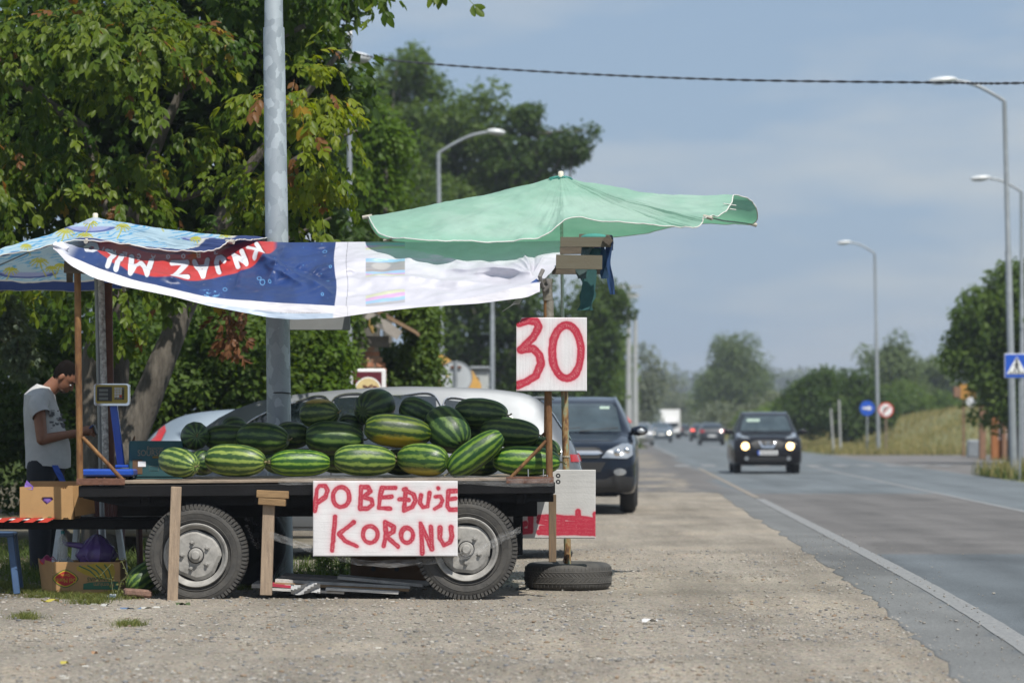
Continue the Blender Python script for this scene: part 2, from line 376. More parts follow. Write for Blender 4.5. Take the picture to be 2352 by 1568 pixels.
# asphalt ----------------------------------------------------------
def asphalt_mat():
    m, t, b = newmat('asphalt'); b.inputs['Roughness'].default_value = .82; b.inputs['Specular IOR Level'].default_value = .3
    c = N(t, 'ShaderNodeTexCoord'); v = c.outputs['Object']
    a = N(t, 'ShaderNodeAttribute'); a.attribute_name = 'ink'
    n1 = N(t, 'ShaderNodeTexNoise'); n1.inputs['Scale'].default_value = .6; n1.inputs['Detail'].default_value = 6
    n2 = N(t, 'ShaderNodeTexNoise'); n2.inputs['Scale'].default_value = 90; n2.inputs['Detail'].default_value = 3
    mp1 = N(t, 'ShaderNodeMapping'); mp1.inputs['Scale'].default_value = (2.2, .12, 1); t.links.new(v, mp1.inputs[0])
    n3 = N(t, 'ShaderNodeTexNoise'); n3.inputs['Scale'].default_value = 1.0; n3.inputs['Detail'].default_value = 4
    t.links.new(v, n1.inputs['Vector']); t.links.new(v, n2.inputs['Vector']); t.links.new(mp1.outputs[0], n3.inputs['Vector'])
    cur = a.outputs['Color']
    for nn, lo, hi in ((n1, .86, 1.12), (n2, .62, 1.38), (n3, .86, 1.12)):
        mr = N(t, 'ShaderNodeMapRange'); mr.inputs[1].default_value = .3; mr.inputs[2].default_value = .7; mr.inputs[3].default_value = lo; mr.inputs[4].default_value = hi
        t.links.new(nn.outputs['Fac'], mr.inputs[0]); mm = N(t, 'ShaderNodeMix'); mm.data_type = 'RGBA'; mm.blend_type = 'MULTIPLY'; mm.inputs[0].default_value = 1
        t.links.new(cur, mm.inputs[6]); t.links.new(mr.outputs[0], mm.inputs[7]); cur = mm.outputs[2]
    t.links.new(cur, b.inputs['Base Color'])
    bp = N(t, 'ShaderNodeBump'); bp.inputs['Strength'].default_value = .5; bp.inputs['Distance'].default_value = .006
    t.links.new(n2.outputs['Fac'], bp.inputs['Height']); t.links.new(bp.outputs[0], b.inputs['Normal'])
    return m
M_asph = asphalt_mat()
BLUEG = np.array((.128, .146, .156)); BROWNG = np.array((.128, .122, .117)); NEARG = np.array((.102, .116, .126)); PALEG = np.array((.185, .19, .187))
na, nb = 520, 60
ya = 10+(np.linspace(0, 1, na)**2.6)*1400; ub = np.linspace(0, 1, nb)**1.6
YA = np.repeat(ya[:, None], nb, 1)
left = edge_x(ya)-.55+.10*(fbm(ya*1.1, ya*0, 3, 4)-.5)+.14*(fbm(ya*5.5, ya*0, 3, 8)-.5)-(.28*sm(ya, 22, 12))*0
bay = sm(ya, 56, 60)*(1-sm(ya, 150, 170)); left = left-bay*(7.5+.02*ya)                                # paved lay-by opening to the left
right = edge_x(ya)+6.62
XA = left[:, None]*(1-ub[None])+right[:, None]*ub[None]
ZA = np.full_like(XA, .004); ZA[:, 0] = -.03
rel = XA-edge_x(YA)
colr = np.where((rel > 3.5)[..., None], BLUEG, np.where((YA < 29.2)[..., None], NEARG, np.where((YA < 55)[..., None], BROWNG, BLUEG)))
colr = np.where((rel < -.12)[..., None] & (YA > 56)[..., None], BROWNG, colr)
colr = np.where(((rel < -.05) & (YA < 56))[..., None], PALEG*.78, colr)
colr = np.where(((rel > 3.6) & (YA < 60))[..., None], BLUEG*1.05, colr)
trk = sum(np.exp(-((rel-o__)/.32)**2) for o__ in (.95, 2.55, 4.5, 6.0)); colr = colr*(1-.10*trk*(.6+.6*vn(YA*.15, rel*2, 3)))[..., None]; colr = colr*(1-.22*sm(fbm(rel*1.3, YA*.35, 4, 21), .58, .72))[..., None]; fade = sm(YA, 55, 110)[..., None]; colr = colr*(1-.0*fade)
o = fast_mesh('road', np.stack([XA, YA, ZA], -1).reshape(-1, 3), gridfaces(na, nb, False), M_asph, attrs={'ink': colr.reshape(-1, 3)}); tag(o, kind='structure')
# side road joining from the right
ys = np.linspace(76, 130, 30); us = np.linspace(0, 1, 12); YS = np.repeat(ys[:, None], 12, 1)
k = 1-((ys-103)/27)**2; XS = (edge_x(ys)+6.62)[:, None]+us[None]*(2+26*np.maximum(k, 0)**.4)[:, None]
o = fast_mesh('side_road', np.stack([XS, YS, np.full_like(XS, .0)], -1).reshape(-1, 3), gridfaces(30, 12, False), M_asph, attrs={'ink': np.tile(BROWNG*1.15, (360, 1))}); tag(o, kind='structure')
# painted markings -------------------------------------------------
def paint_mat(name, col, wear):
    m, t, b = newmat(name); b.inputs['Roughness'].default_value = .7
    c = N(t, 'ShaderNodeTexCoord'); n = N(t, 'ShaderNodeTexNoise'); n.inputs['Scale'].default_value = 30; n.inputs['Detail'].default_value = 6; n.inputs['Roughness'].default_value = .8
    t.links.new(c.outputs['Object'], n.inputs['Vector']); r = N(t, 'ShaderNodeValToRGB'); e = r.color_ramp.elements
    e[0].position = wear-.1; e[0].color = (.14, .145, .15, 1); e[1].position = wear+.14; e[1].color = (*col, 1)
    t.links.new(n.outputs['Fac'], r.inputs[0]); t.links.new(r.outputs[0], b.inputs['Base Color']); return m
M_line = paint_mat('worn_white_paint', (.27, .27, .26), .48); M_lineor = paint_mat('worn_ochre_paint', (.33, .25, .15), .50)
def strip(off, w, y0, y1, m, name='road_marking', n=80, z=.008):
    y = np.linspace(y0, y1, n); x = edge_x(y)+off; jit = .012*(fbm(y*3, y*0, 3, int(off*7) % 50)-.5)
    V = np.stack([np.stack([x-w/2+jit, y, np.full(n, z)], 1), np.stack([x+w/2+jit, y, np.full(n, z)], 1)], 1).reshape(-1, 3)
    o = fast_mesh(name, V, gridfaces(n, 2, False), m); tag(o, kind='structure'); return o
strip(.02, .155, 11.5, 51, M_line, n=200); strip(.02, .11, 52, 88, M_lineor); strip(.02, .12, 120, 900, M_line)
strip(3.52, .13, 20, 92, M_line); strip(3.52, .12, 97, 900, M_line, n=200)
for y in (60, 132, 144, 156, 170, 190, 215, 250): strip(6.45, .14, y, y+5, M_line, n=6)
mb = MB()
for i in range(-1, 10):
    x = .25+i*.82; y0 = 91.5; y1 = 95.5
    mb.add([(edge_x(y0)+x, y0, .012), (edge_x(y0)+x+.45, y0, .012), (edge_x(y1)+x+.45, y1, .012), (edge_x(y1)+x, y1, .012)], [(0, 1, 2, 3)])
o = mb.build('road_marking', M_line); tag(o, kind='structure')

# loose stones ------------------------------------------------------
def pebbles(name, n, fx, smin, smax, seed, cols, zoff=0):
    rs = np.random.RandomState(seed); ph = (1+5**.5)/2
    ico = np.array([(-1, ph, 0), (1, ph, 0), (-1, -ph, 0), (1, -ph, 0), (0, -1, ph), (0, 1, ph), (0, -1, -ph), (0, 1, -ph), (ph, 0, -1), (ph, 0, 1), (-ph, 0, -1), (-ph, 0, 1)]); ico /= np.linalg.norm(ico[0])
    icf = np.array([(0, 11, 5), (0, 5, 1), (0, 1, 7), (0, 7, 10), (0, 10, 11), (1, 5, 9), (5, 11, 4), (11, 10, 2), (10, 7, 6), (7, 1, 8), (3, 9, 4), (3, 4, 2), (3, 2, 6), (3, 6, 8), (3, 8, 9), (4, 9, 5), (2, 4, 11), (6, 2, 10), (8, 6, 7), (9, 8, 1)])
    pos = fx(rs, n); n = len(pos); s = smin*(smax/smin)**(rs.rand(n)**3.2)
    V = ico[None]*(1+rs.uniform(-.28, .28, (n, 12, 1)))*s[:, None, None]*np.stack([rs.uniform(.8, 1.5, n), rs.uniform(.7, 1.1, n), rs.uniform(.35, .7, n)], 1)[:, None]
    a = rs.rand(n)*6.28; c, si = np.cos(a)[:, None], np.sin(a)[:, None]; x = V[..., 0]*c-V[..., 1]*si; y = V[..., 0]*si+V[..., 1]*c
    V = np.stack([x, y, V[..., 2]], -1); z = ground_h(pos[:, 0], pos[:, 1])+s*.18+zoff; V += np.stack([pos[:, 0], pos[:, 1], z], 1)[:, None]
    ci = np.array(cols)[rs.randint(0, len(cols), n)]*rs.uniform(.75, 1.2, (n, 1)); C = np.repeat(ci, 12, 0)
    Fc = (icf[None]+(np.arange(n)*12)[:, None, None]).reshape(-1, 3)
    return fast_mesh(name, V.reshape(-1, 3), Fc, M_stone, attrs={'ink': C})
M_stone = printmat('loose_stone', .9, bump=.3, bscale=150, spec=.2)
STC = [(.31, .29, .255), (.21, .205, .195), (.37, .34, .30), (.28, .25, .205), (.33, .31, .275), (.19, .195, .205), (.35, .33, .30), (.27, .20, .14)]
def fxg(rs, n):
    y = 13.6+rs.rand(n*2)**1.3*17; x = rs.uniform(-.185*y-.3, edge_x(y)-.5); d = fbm(x*.7, y*.7, 3, 6)
    k = (rs.rand(n*2) < sm(d, .32, .62)+.15) & (ground_h(x, y) > -1); return np.stack([x[k], y[k]], 1)[:n]
o = pebbles('gravel', 30000, fxg, .004, .017, 11, STC); tag(o, 'grey and tan gravel scattered over the pull-off', 'gravel', kind='stuff')
def fxr(rs, n):
    y = 14+rs.rand(n)*20; x = edge_x(y)-.5+np.abs(rs.randn(n))*.45; return np.stack([x, y], 1)
o = pebbles('loose_grit', 420, fxr, .005, .013, 12, STC[:3], .012); tag(o, 'loose grit strewn over the road edge line', 'grit', kind='stuff')
for i, (px, py, r, c, lb) in enumerate([(2010, 1315, .035, (.35, .22, .12), 'small tan pebble on the pull-off, bigger than its neighbours'),
        (445, 1355, .055, (.24, .17, .12), 'brown stone lying by the spare chain side of the left wheel'), (1395, 1288, .02, (.4, .3, .2), 'ochre chip behind the standing tyre')]):
    p = G(px, py); b0 = MB().ell((0, 0, 0), (r*1.3, r, r*.6), n=12, m=8); b0.v = [(x*(1+.2*math.sin(9*y/r)), y, z+p.z+r*.5) for x, y, z in b0.v]
    b0.v = [(x+p.x, y+p.y, z) for x, y, z in b0.v]
    if i == 1: o = own_origin(b0.build('stone', mat('brown_stone', c, .9, bump=.5), smooth=True)); tag(o, 'brown stone lying at the right foot of the left trailer wheel', 'stone')

# ================================================================== FOLIAGE
M_bark = mat('bark', (.13, .115, .095), .95, scale=7, col2=(.06, .052, .042), bump=1.0, bscale=16, stretch=(4, 4, .7))
M_bark2 = mat('far_bark', (.12, .11, .09), .95)
def leafcloud(name, C, Rr, n, size, m, parent, seed, squash=.8, droop=.3, tint=(0, 1), shell=.45, kind=None):
    """diamond leaves (two triangles folded on the midrib) scattered in clump spheres C with radii Rr"""
    rs = np.random.RandomState(seed); C = np.asarray(C, float); Rr = np.asarray(Rr, float)
    w = Rr**2; idx = rs.choice(len(C), n, p=w/w.sum()); d = rs.randn(n, 3); d /= np.linalg.norm(d, axis=1)[:, None]
    r = Rr[idx]*(shell+(1-shell)*rs.rand(n)**.6)*rs.uniform(.75, 1.12, n); pos = C[idx]+d*r[:, None]*np.array([1, 1, squash])
    nrm = d*.7+rs.randn(n, 3)*.55+np.array([0, -.15, .45]); nrm /= np.linalg.norm(nrm, axis=1)[:, None]
    t = rs.randn(n, 3)+d*.6; t[:, 2] -= droop*2; t -= nrm*(t*nrm).sum(1)[:, None]; t /= np.linalg.norm(t, axis=1)[:, None]+1e-9
    b = np.cross(nrm, t); s = size*rs.uniform(.6, 1.3, n)[:, None]
    v0 = pos; v1 = pos+t*s*.5+b*s*.30+nrm*s*.10; v2 = pos+t*s; v3 = pos+t*s*.5-b*s*.30+nrm*s*.10
    V = np.stack([v0, v1, v2, v3], 1).reshape(-1, 3); a = np.arange(n)*4
    Fq = np.concatenate([np.stack([a, a+1, a+2], 1), np.stack([a, a+2, a+3], 1)])
    ct = rs.rand(len(C)); tv = np.clip(tint[0]+(tint[1]-tint[0])*(.45*ct[idx]+.55*rs.rand(n)), 0, 1)
    o = fast_mesh(name, V, Fq, m, parent, attrs={'tint': np.repeat(tv, 4)})
    if kind: o['kind'] = kind
    return o
def clumps(ells, n, rmin, rmax, seed, surf=.5):
    """clump centres inside ellipsoids given as (centre, radii)"""
    rs = np.random.RandomState(seed); w = np.array([e[1][0]*e[1][2] for e in ells]); idx = rs.choice(len(ells), n, p=w/w.sum())
    d = rs.randn(n, 3); d /= np.linalg.norm(d, axis=1)[:, None]; r = surf+(1-surf)*rs.rand(n)
    c = np.array([ells[i][0] for i in idx])+d*r[:, None]*np.array([ells[i][1] for i in idx]); return c, rs.uniform(rmin, rmax, n)
def E2(px, py, rx, ry, Y, dz=None):
    s = F/Y; return (tuple(P(px, py, Y)), (rx/s, dz if dz else rx/s, ry/s))
def limbs(mb, base, top, ells, r0, seed, k=7):
    rs = random.Random(seed); base = Vector(base); top = Vector(top); mid = (base+top)/2+Vector((rs.uniform(-.1, .1), rs.uniform(-.1, .1), 0))*(top-base).length*.5
    trunk = [base-Vector((0, 0, .1)), base.lerp(mid, .5), mid, mid.lerp(top, .5), top]
    mb.tube(trunk, [r0*1.2, r0, r0*.85, r0*.65, r0*.35], 10)
    for i in range(k):
        e = ells[i % len(ells)]; a = trunk[1].lerp(top, rs.uniform(.1, .95)); c = Vector(e[0])+Vector([rs.uniform(-.7, .7)*x for x in e[1]])
        m2 = a.lerp(c, .5)+Vector((rs.uniform(-1, 1), rs.uniform(-1, 1), rs.uniform(0, 1)))*.12*(c-a).length
        mb.tube([a, m2, c], [r0*.4, r0*.25, r0*.08], 6)
def tree(name, label, Y, ells, base_px, nl, leaf, m, seed, cat='tree', group=None, nc=60, cr=(.5, 1.0), r0=.22, tint=(0, 1), squash=.8, bz=0.0, surf=.45, trunk=True, bark=None, k=8):
    s = F/Y; ee = [E2(*e, Y) for e in ells]; bx = P(base_px, HY, Y).x; base = Vector((bx, Y, bz))
    r = thing(name, label, cat, base, group); C, Rr = clumps(ee, nc, cr[0], cr[1], seed, surf)
    C[:, 2] = np.maximum(C[:, 2], bz+.25)
    if trunk:
        mb = MB(); tp = Vector(ee[0][0]); limbs(mb, base, tp, ee, r0, seed, k); mb.build('trunk', bark or M_bark2, r, smooth=True)
    leafcloud('crown', C, Rr, nl, leaf, m, r, seed+1, squash=squash, tint=tint)
    return r
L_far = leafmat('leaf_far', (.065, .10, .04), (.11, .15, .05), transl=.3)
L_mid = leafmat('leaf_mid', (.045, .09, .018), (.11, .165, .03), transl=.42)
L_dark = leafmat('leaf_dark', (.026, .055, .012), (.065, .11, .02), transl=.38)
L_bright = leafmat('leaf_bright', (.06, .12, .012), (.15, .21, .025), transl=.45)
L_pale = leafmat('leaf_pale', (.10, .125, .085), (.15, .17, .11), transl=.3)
# tall trees beyond the stall
TG = 'tall trees behind the stall'
tree('tall_tree', 'tall grey-green tree whose top shows right of the lamp head above the walnut', 125, [(915, 230, 95, 120), (900, 420, 110, 160), (955, 180, 55, 70)], 905, 13000, .26, L_mid, 21, group=TG, nc=120, cr=(.45, .95))
tree('tall_tree', 'tall broad tree behind the curved lamp left of the green umbrella', 130, [(1075, 300, 85, 95), (1050, 480, 120, 150), (1110, 250, 40, 60), (1000, 330, 60, 110)], 1060, 14000, .26, L_mid, 23, group=TG, nc=130, cr=(.45, .95))
tree('tall_tree', 'dark open-crowned tree leaning right above the green umbrella', 128, [(1215, 270, 55, 60), (1290, 330, 75, 45), (1200, 380, 80, 70), (1340, 305, 40, 22), (1160, 330, 50, 60)], 1180, 8500, .25, L_dark, 25, group=TG, nc=75, cr=(.35, .7), surf=.2, k=16)
tree('background_tree', 'dense dark tree under the banner behind the two lamp poles', 118, [(1090, 720, 170, 160), (1230, 760, 130, 170), (960, 600, 90, 150)], 1120, 16000, .27, L_dark, 27, nc=150, cr=(.6, 1.1), r0=.3, tint=(.1, 1))
tree('background_tree', 'bushy light green tree topping the right end of the wood by the umbrella peak', 140, [(1180, 410, 90, 50), (1240, 470, 100, 60)], 1200, 6000, .27, L_bright, 28, nc=60, cr=(.6, 1.0), tint=(0, .6))
tree('background_tree', 'dark rounded tree right of the price sign behind the dark car', 135, [(1370, 760, 55, 110), (1400, 690, 50, 55), (1340, 870, 70, 90)], 1375, 9000, .27, L_dark, 29, nc=80, cr=(.5, .9), tint=(.2, 1))
tree('background_tree', 'thin yellowish tree beside the concrete pole', 190, [(1405, 880, 45, 90), (1425, 820, 25, 50)], 1410, 5000, .3, L_bright, 30, nc=45, cr=(.5, 1.0), tint=(0, .7))
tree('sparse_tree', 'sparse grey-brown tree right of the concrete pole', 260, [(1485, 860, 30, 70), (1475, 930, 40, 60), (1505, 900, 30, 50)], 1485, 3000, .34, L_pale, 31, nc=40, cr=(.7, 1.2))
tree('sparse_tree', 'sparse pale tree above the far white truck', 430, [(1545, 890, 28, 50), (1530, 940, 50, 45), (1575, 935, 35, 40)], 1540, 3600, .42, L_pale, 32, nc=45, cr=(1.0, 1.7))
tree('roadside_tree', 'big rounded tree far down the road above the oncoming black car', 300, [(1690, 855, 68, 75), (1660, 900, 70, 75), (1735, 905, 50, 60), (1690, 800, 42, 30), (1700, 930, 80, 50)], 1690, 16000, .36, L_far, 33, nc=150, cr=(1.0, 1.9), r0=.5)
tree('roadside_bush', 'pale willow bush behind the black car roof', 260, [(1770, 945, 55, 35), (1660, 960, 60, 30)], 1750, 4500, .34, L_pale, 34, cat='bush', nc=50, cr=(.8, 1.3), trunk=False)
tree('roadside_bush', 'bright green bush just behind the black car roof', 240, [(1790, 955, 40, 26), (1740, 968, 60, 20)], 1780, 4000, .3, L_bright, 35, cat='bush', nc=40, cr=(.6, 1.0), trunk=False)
tree('roadside_bush', 'dark green rounded bush right of the oncoming black car', 165, [(1880, 920, 70, 60), (1850, 950, 60, 45), (1850, 905, 30, 30)], 1880, 11000, .26, L_dark, 36, cat='bush', nc=100, cr=(.5, .95), trunk=False, tint=(.1, 1))
tree('roadside_bush', 'tall dark bush left of the slim lamp post', 160, [(1955, 900, 50, 50), (1945, 945, 60, 50), (1995, 940, 50, 50)], 1950, 10000, .26, L_dark, 37, cat='bush', nc=90, cr=(.5, .9), trunk=False)
tree('background_tree', 'grey-green spiky tree behind the slim lamp post', 235, [(2050, 860, 50, 60), (2010, 835, 28, 28), (2062, 815, 24, 36), (2070, 920, 80, 60)], 2050, 9000, .33, L_far, 38, nc=90, cr=(.7, 1.3))
tree('background_tree', 'hazy round-topped tree left of the big tree by the crossing sign', 260, [(2145, 870, 55, 50), (2110, 910, 50, 50), (2180, 920, 50, 60)], 2140, 8000, .36, L_far, 39, nc=80, cr=(.8, 1.5))
tree('background_tree', 'mid green tree behind the grass bank', 200, [(2090, 935, 80, 40), (2180, 950, 70, 40)], 2120, 7000, .3, L_mid, 40, nc=70, cr=(.6, 1.1), trunk=False)
tree('roadside_tree', 'large dark tree behind the pedestrian crossing sign', 98, [(2330, 760, 110, 150), (2285, 860, 70, 80), (2235, 760, 45, 60), (2350, 650, 55, 55), (2215, 815, 38, 45), (2330, 930, 90, 60)], 2330, 26000, .19, L_mid, 41, nc=230, cr=(.35, .75), r0=.22, tint=(.1, 1), surf=.35)
# the wooded ridge on the horizon
def ridge(name, Y, pts, seed, m, n, size):
    rs = np.random.RandomState(seed); xs = [p[0] for p in pts]; ys = [p[1] for p in pts]; px = np.linspace(xs[0], xs[-1], 160); py = np.interp(px, xs, ys)
    C = []
    for a, b in zip(px, py):
        t = P(a, b, Y)
        for k in range(4):
            C.append((t.x+rs.uniform(-4, 4), Y+rs.uniform(-15, 15)+k*6, max(2, t.z*(1-.28*k)-2+rs.uniform(-1.5, 1.5))))
    o = leafcloud(name, C, np.full(len(C), 6.0), n, size, m, None, seed, squash=.8); return o
L_ridge = leafmat('leaf_ridge', (.06, .085, .06), (.09, .115, .07), transl=.2)
o = ridge('far_woods', 1150, [(1200, 900), (1480, 895), (1560, 876), (1640, 866), (1800, 868), (2000, 872), (2200, 862), (2420, 850), (2700, 840)], 50, L_ridge, 26000, 3.4); tag(o, 'distant wooded ridge along the horizon', 'woods', kind='stuff')
o = ridge('far_woods', 620, [(1200, 905), (1400, 920), (1480, 930), (1640, 930), (1840, 938), (2000, 930), (2400, 925)], 51, L_far, 16000, 2.0); tag(o, 'darker belt of far trees below the ridge', 'woods', kind='stuff')
# ------------------------------------------------------------------ near left: hedge and shrubs
tree('shrub', 'dark overgrown shrub behind the man at the left edge', 33.5, [(20, 860, 160, 190), (60, 1060, 170, 110), (150, 760, 120, 90)], 60, 9000, .085, L_dark, 60, cat='shrub', nc=110, cr=(.18, .4), trunk=False, tint=(0, .8))
tree('hedge', 'tall leafy hedge behind the leaning trunks left of the grey lamp pole', 36, [(480, 800, 180, 150), (380, 900, 170, 140), (600, 930, 120, 110), (540, 740, 130, 80)], 480, 17000, .095, L_mid, 61, cat='hedge', nc=170, cr=(.2, .45), trunk=False, tint=(0, .9))
tree('hedge', 'bright green hedge just right of the grey lamp pole', 37, [(715, 810, 70, 100), (690, 880, 90, 90), (740, 910, 55, 60), (690, 730, 60, 60)], 740, 13000, .085, L_bright, 62, cat='hedge', nc=130, cr=(.18, .4), trunk=False, tint=(0, .55))
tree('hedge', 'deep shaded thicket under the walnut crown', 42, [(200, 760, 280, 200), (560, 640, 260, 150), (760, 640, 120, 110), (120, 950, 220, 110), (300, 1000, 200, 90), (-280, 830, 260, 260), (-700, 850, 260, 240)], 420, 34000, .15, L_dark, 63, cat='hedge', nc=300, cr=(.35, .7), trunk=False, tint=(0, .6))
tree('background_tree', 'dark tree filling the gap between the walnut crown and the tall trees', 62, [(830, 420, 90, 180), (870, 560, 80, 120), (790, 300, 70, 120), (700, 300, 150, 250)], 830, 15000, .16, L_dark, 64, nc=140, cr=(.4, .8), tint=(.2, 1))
tree('background_tree', 'out-of-focus green tree hugging the right side of the walnut crown', 50, [(860, 400, 60, 110), (885, 340, 45, 60), (850, 520, 50, 70), (830, 250, 40, 60)], 850, 7000, .12, L_bright, 65, nc=80, cr=(.3, .55), tint=(0, .4))
# silvery drooping branch at the far left
wr = thing('willow', 'silvery drooping willow sprays at the left edge above the man', 'tree', P(-60, 1270, 31))
wm = MB(); C = []
for k in range(26):
    a = P(-70+random.uniform(0, 90), 660+random.uniform(-30, 60), 31+random.uniform(-.4, .4)); q = [a+Vector((.045*j*random.uniform(.7, 1.2), 0, -.012*j*j*.5-.04*j)) for j in range(9)]
    wm.tube(q, .004, 5); C += q[2:]
wm.tube([P(-60, 1274, 31), P(-90, 900, 31), P(-60, 640, 31)], [.12, .09, .05], 8); wm.build('branch', M_bark, wr)
leafcloud('foliage', C, np.full(len(C), .05), 5200, .07, leafmat('leaf_silver', (.10, .14, .10), (.16, .2, .14)), wr, 66, droop=1.4)

# ------------------------------------------------------------------ the walnut tree
L_wal = leafmat('walnut_leaf', (.035, .078, .008), (.13, .175, .016), ((.40, .30, .02), (.17, .08, .03)), transl=.42, rough=.42)
L_walsun = leafmat('walnut_leaf_sunlit', (.085, .14, .010), (.22, .25, .02), ((.48, .32, .02), (.19, .09, .035)), transl=.46, rough=.42)  # lighter, yellower walnut leaf for the sunlit boughs, sunlight put into the colour
def leaflet(base, dirv, nrm, L, curl):
    """one pointed oval leaflet: 11 verts, 12 triangles-ish faces"""
    d = dirv.normalized(); b = nrm.cross(d).normalized(); n = d.cross(b); V = [base]; w = (.62, 1.0, .66)
    for k, t in enumerate((.22, .52, .82)):
        c = base+d*L*t-n*(curl*L*t*t); h = L*.25*w[k]
        V += [c-b*h+n*h*.35, c, c+b*h+n*h*.35]
    V.append(base+d*L-n*curl*L*1.05); T = [(0, 1, 2), (0, 2, 3)]
    for k in (0, 3): T += [(1+k, 4+k, 5+k), (1+k, 5+k, 2+k), (2+k, 5+k, 6+k), (2+k, 6+k, 3+k)]
    T += [(7, 10, 8), (8, 10, 9)]; return V, T
def compound(seed, L=.30):
    """drooping compound leaf pointing along +X from the origin"""
    rs = random.Random(seed); V = []; T = []; tv = []; n = rs.choice((5, 7, 7)); pts = []
    for i in range(5):
        t = i/4; pts.append(Vector((L*t*(1-.15*t), 0, .03*math.sin(t*3)-.16*t*t*L/.3)))
    def at(t):
        f = t*4; i = min(3, int(f)); return pts[i].lerp(pts[i+1], f-i)
    for i in range(n):
        end = (i == n-1); t = 1.0 if end else .38+.55*(i//2)/max(1, (n-3)/2); side = 0 if end else (1 if i % 2 else -1)
        d = Vector((.75 if not end else 1, side*.75, -.55-rs.uniform(0, .7))); nr = Vector((rs.uniform(-.25, .25), -side*.25, 1))
        v, f = leaflet(at(t), d, nr, L*rs.uniform(.36, .5), rs.uniform(.05, .35)); k = len(V); V += v; T += [tuple(x+k for x in q) for q in f]; tv += [rs.uniform(-.12, .12)]*len(v)
    for a, b in zip(pts[:-1], pts[1:]):
        k = len(V); o_ = Vector((0, .003, 0)); V += [a-o_, a+o_, b+o_, b-o_]; T += [(k, k+1, k+2), (k, k+2, k+3)]; tv += [.75]*4
    return np.array([tuple(v) for v in V]), np.array(T), np.array(tv)
VAR = [compound(i) for i in range(6)]
def rotmats(rs, n, out):
    """random frames: X outward-ish and drooping"""
    x = out+rs.randn(n, 3)*.45; x[:, 2] = x[:, 2]*.5-.15; x /= np.linalg.norm(x, axis=1)[:, None]
    z = np.array([0, 0, 1.0])+rs.randn(n, 3)*.28; y = np.cross(z, x); y /= np.linalg.norm(y, axis=1)[:, None]; z = np.cross(x, y); return np.stack([x, y, z], 2)
def leaf_mass(name, pos, M, sc, tint, m, parent, rs, kind='stuff'):
    idx = rs.randint(0, len(VAR), len(pos)); Vs = []; Ts = []; A = []; k = 0
    for vi, (V, T, tv) in enumerate(VAR):
        s = np.where(idx == vi)[0]
        if not len(s): continue
        X = np.einsum('nij,vj->nvi', M[s], V)*sc[s][:, None, None]+pos[s][:, None]; Vs.append(X.reshape(-1, 3))
        Ts.append((T[None]+(np.arange(len(s))*len(V)+k)[:, None, None]).reshape(-1, 3)); k += len(s)*len(V)
        tt = tint[s][:, None]+tv[None]*.6; tt = np.where(tint[s][:, None] > .93, tint[s][:, None], np.clip(tt, 0, .91)); A.append(tt.ravel())
    o = fast_mesh(name, np.concatenate(Vs), np.concatenate(Ts), m, parent, attrs={'tint': np.concatenate(A)})
    if kind: o['kind'] = kind
    return o
wbase = Vector((P(300, HY, 29).x, 29, 0))
wal = thing('walnut_tree', 'big walnut tree with drooping compound leaves and leaning grey trunks behind the stall', 'tree', wbase)
mb = MB()
def wpath(pts, rr, Y=29.2):
    return [P(x, y, Y+dy) for x, y, dy in pts], [r/ (F/Y) for r in rr]
for pts, rr in (([(265, 1290, -.2), (275, 1080, -.1), (320, 960, 0), (372, 830, 0), (430, 690, .1), (480, 560, .3), (560, 400, .5)], [46, 40, 36, 31, 27, 22, 14]),
                ([(235, 1290, .2), (225, 1060, .2), (215, 900, .4), (225, 800, .4), (262, 690, .4), (250, 520, .6), (200, 300, .8)], [50, 42, 36, 33, 26, 20, 12]),
                ([(285, 1290, .5), (268, 1080, .5), (268, 930, .6), (275, 760, .6), (280, 640, .6), (330, 420, .4), (420, 200, .3)], [40, 34, 26, 24, 21, 16, 10]),
                ([(190, 1285, .1), (110, 1200, 0), (95, 1160, .1)], [30, 18, 8])):
    a, r_ = wpath(pts, rr); a = [Vector(x) for x in crom([tuple(x) for x in a], 26)]; r_ = np.interp(np.linspace(0, 1, 26), np.linspace(0, 1, len(r_)), r_)
    n0 = len(mb.v); mb.tube(a, r_, 14)
    for i in range(n0, len(mb.v)):
        v = mb.v[i]; q = 1+0*v[0]; w = .03*(float(vn(v[0]*14, v[2]*2.2, 4))-.5); mb.v[i] = (v[0]+w, v[1]-abs(w), v[2])
for pts in ([(430, 690), (520, 610), (640, 560), (760, 500)], [(480, 560), (600, 420), (720, 340), (820, 300)], [(250, 520), (100, 420), (-60, 360)], [(420, 200), (560, 120), (700, 60)], [(200, 300), (60, 200), (-40, 120)], [(560, 400), (700, 220), (780, 120)],
            [(330, 420), (420, 455), (470, 440)], [(470, 440), (560, 425), (620, 430)]):
    r0 = .055 if pts[0][0] != 470 else .02
    mb.tube([P(x, y, 28.9-.5*i/3) for i, (x, y) in enumerate(pts)], [r0, r0*.7, r0*.45, r0*.2][:len(pts)], 7)
mb.build('trunk', M_bark, wal, smooth=True)
s28 = F/28.0
ELS = [((260, 230), (330, 250), 28.6, 1.5, 0), ((-40, 300), (180, 260), 28.2, 1.4, 0), ((140, 480), (230, 110), 28.0, 1.2, 0), ((672, 300), (120, 175), 27.2, .8, 1), ((728, 330), (72, 110), 27.0, .6, 1), ((668, 440), (105, 80), 27.3, .7, 1),
       ((560, 470), (130, 90), 27.8, .9, 0), ((270, 690), (120, 60), 27.6, .6, 0), ((420, 600), (300, 60), 27.9, .8, 0), ((60, 600), (160, 70), 28.2, .8, 0), ((680, -5), (110, 55), 29.0, .8, 2), ((620, -60), (260, 90), 29.2, 1.0, 2), ((330, 60), (420, 130), 29.4, 1.2, 2), ((270, 130), (130, 90), 27.6, .7, 0)]
rs = np.random.RandomState(91)
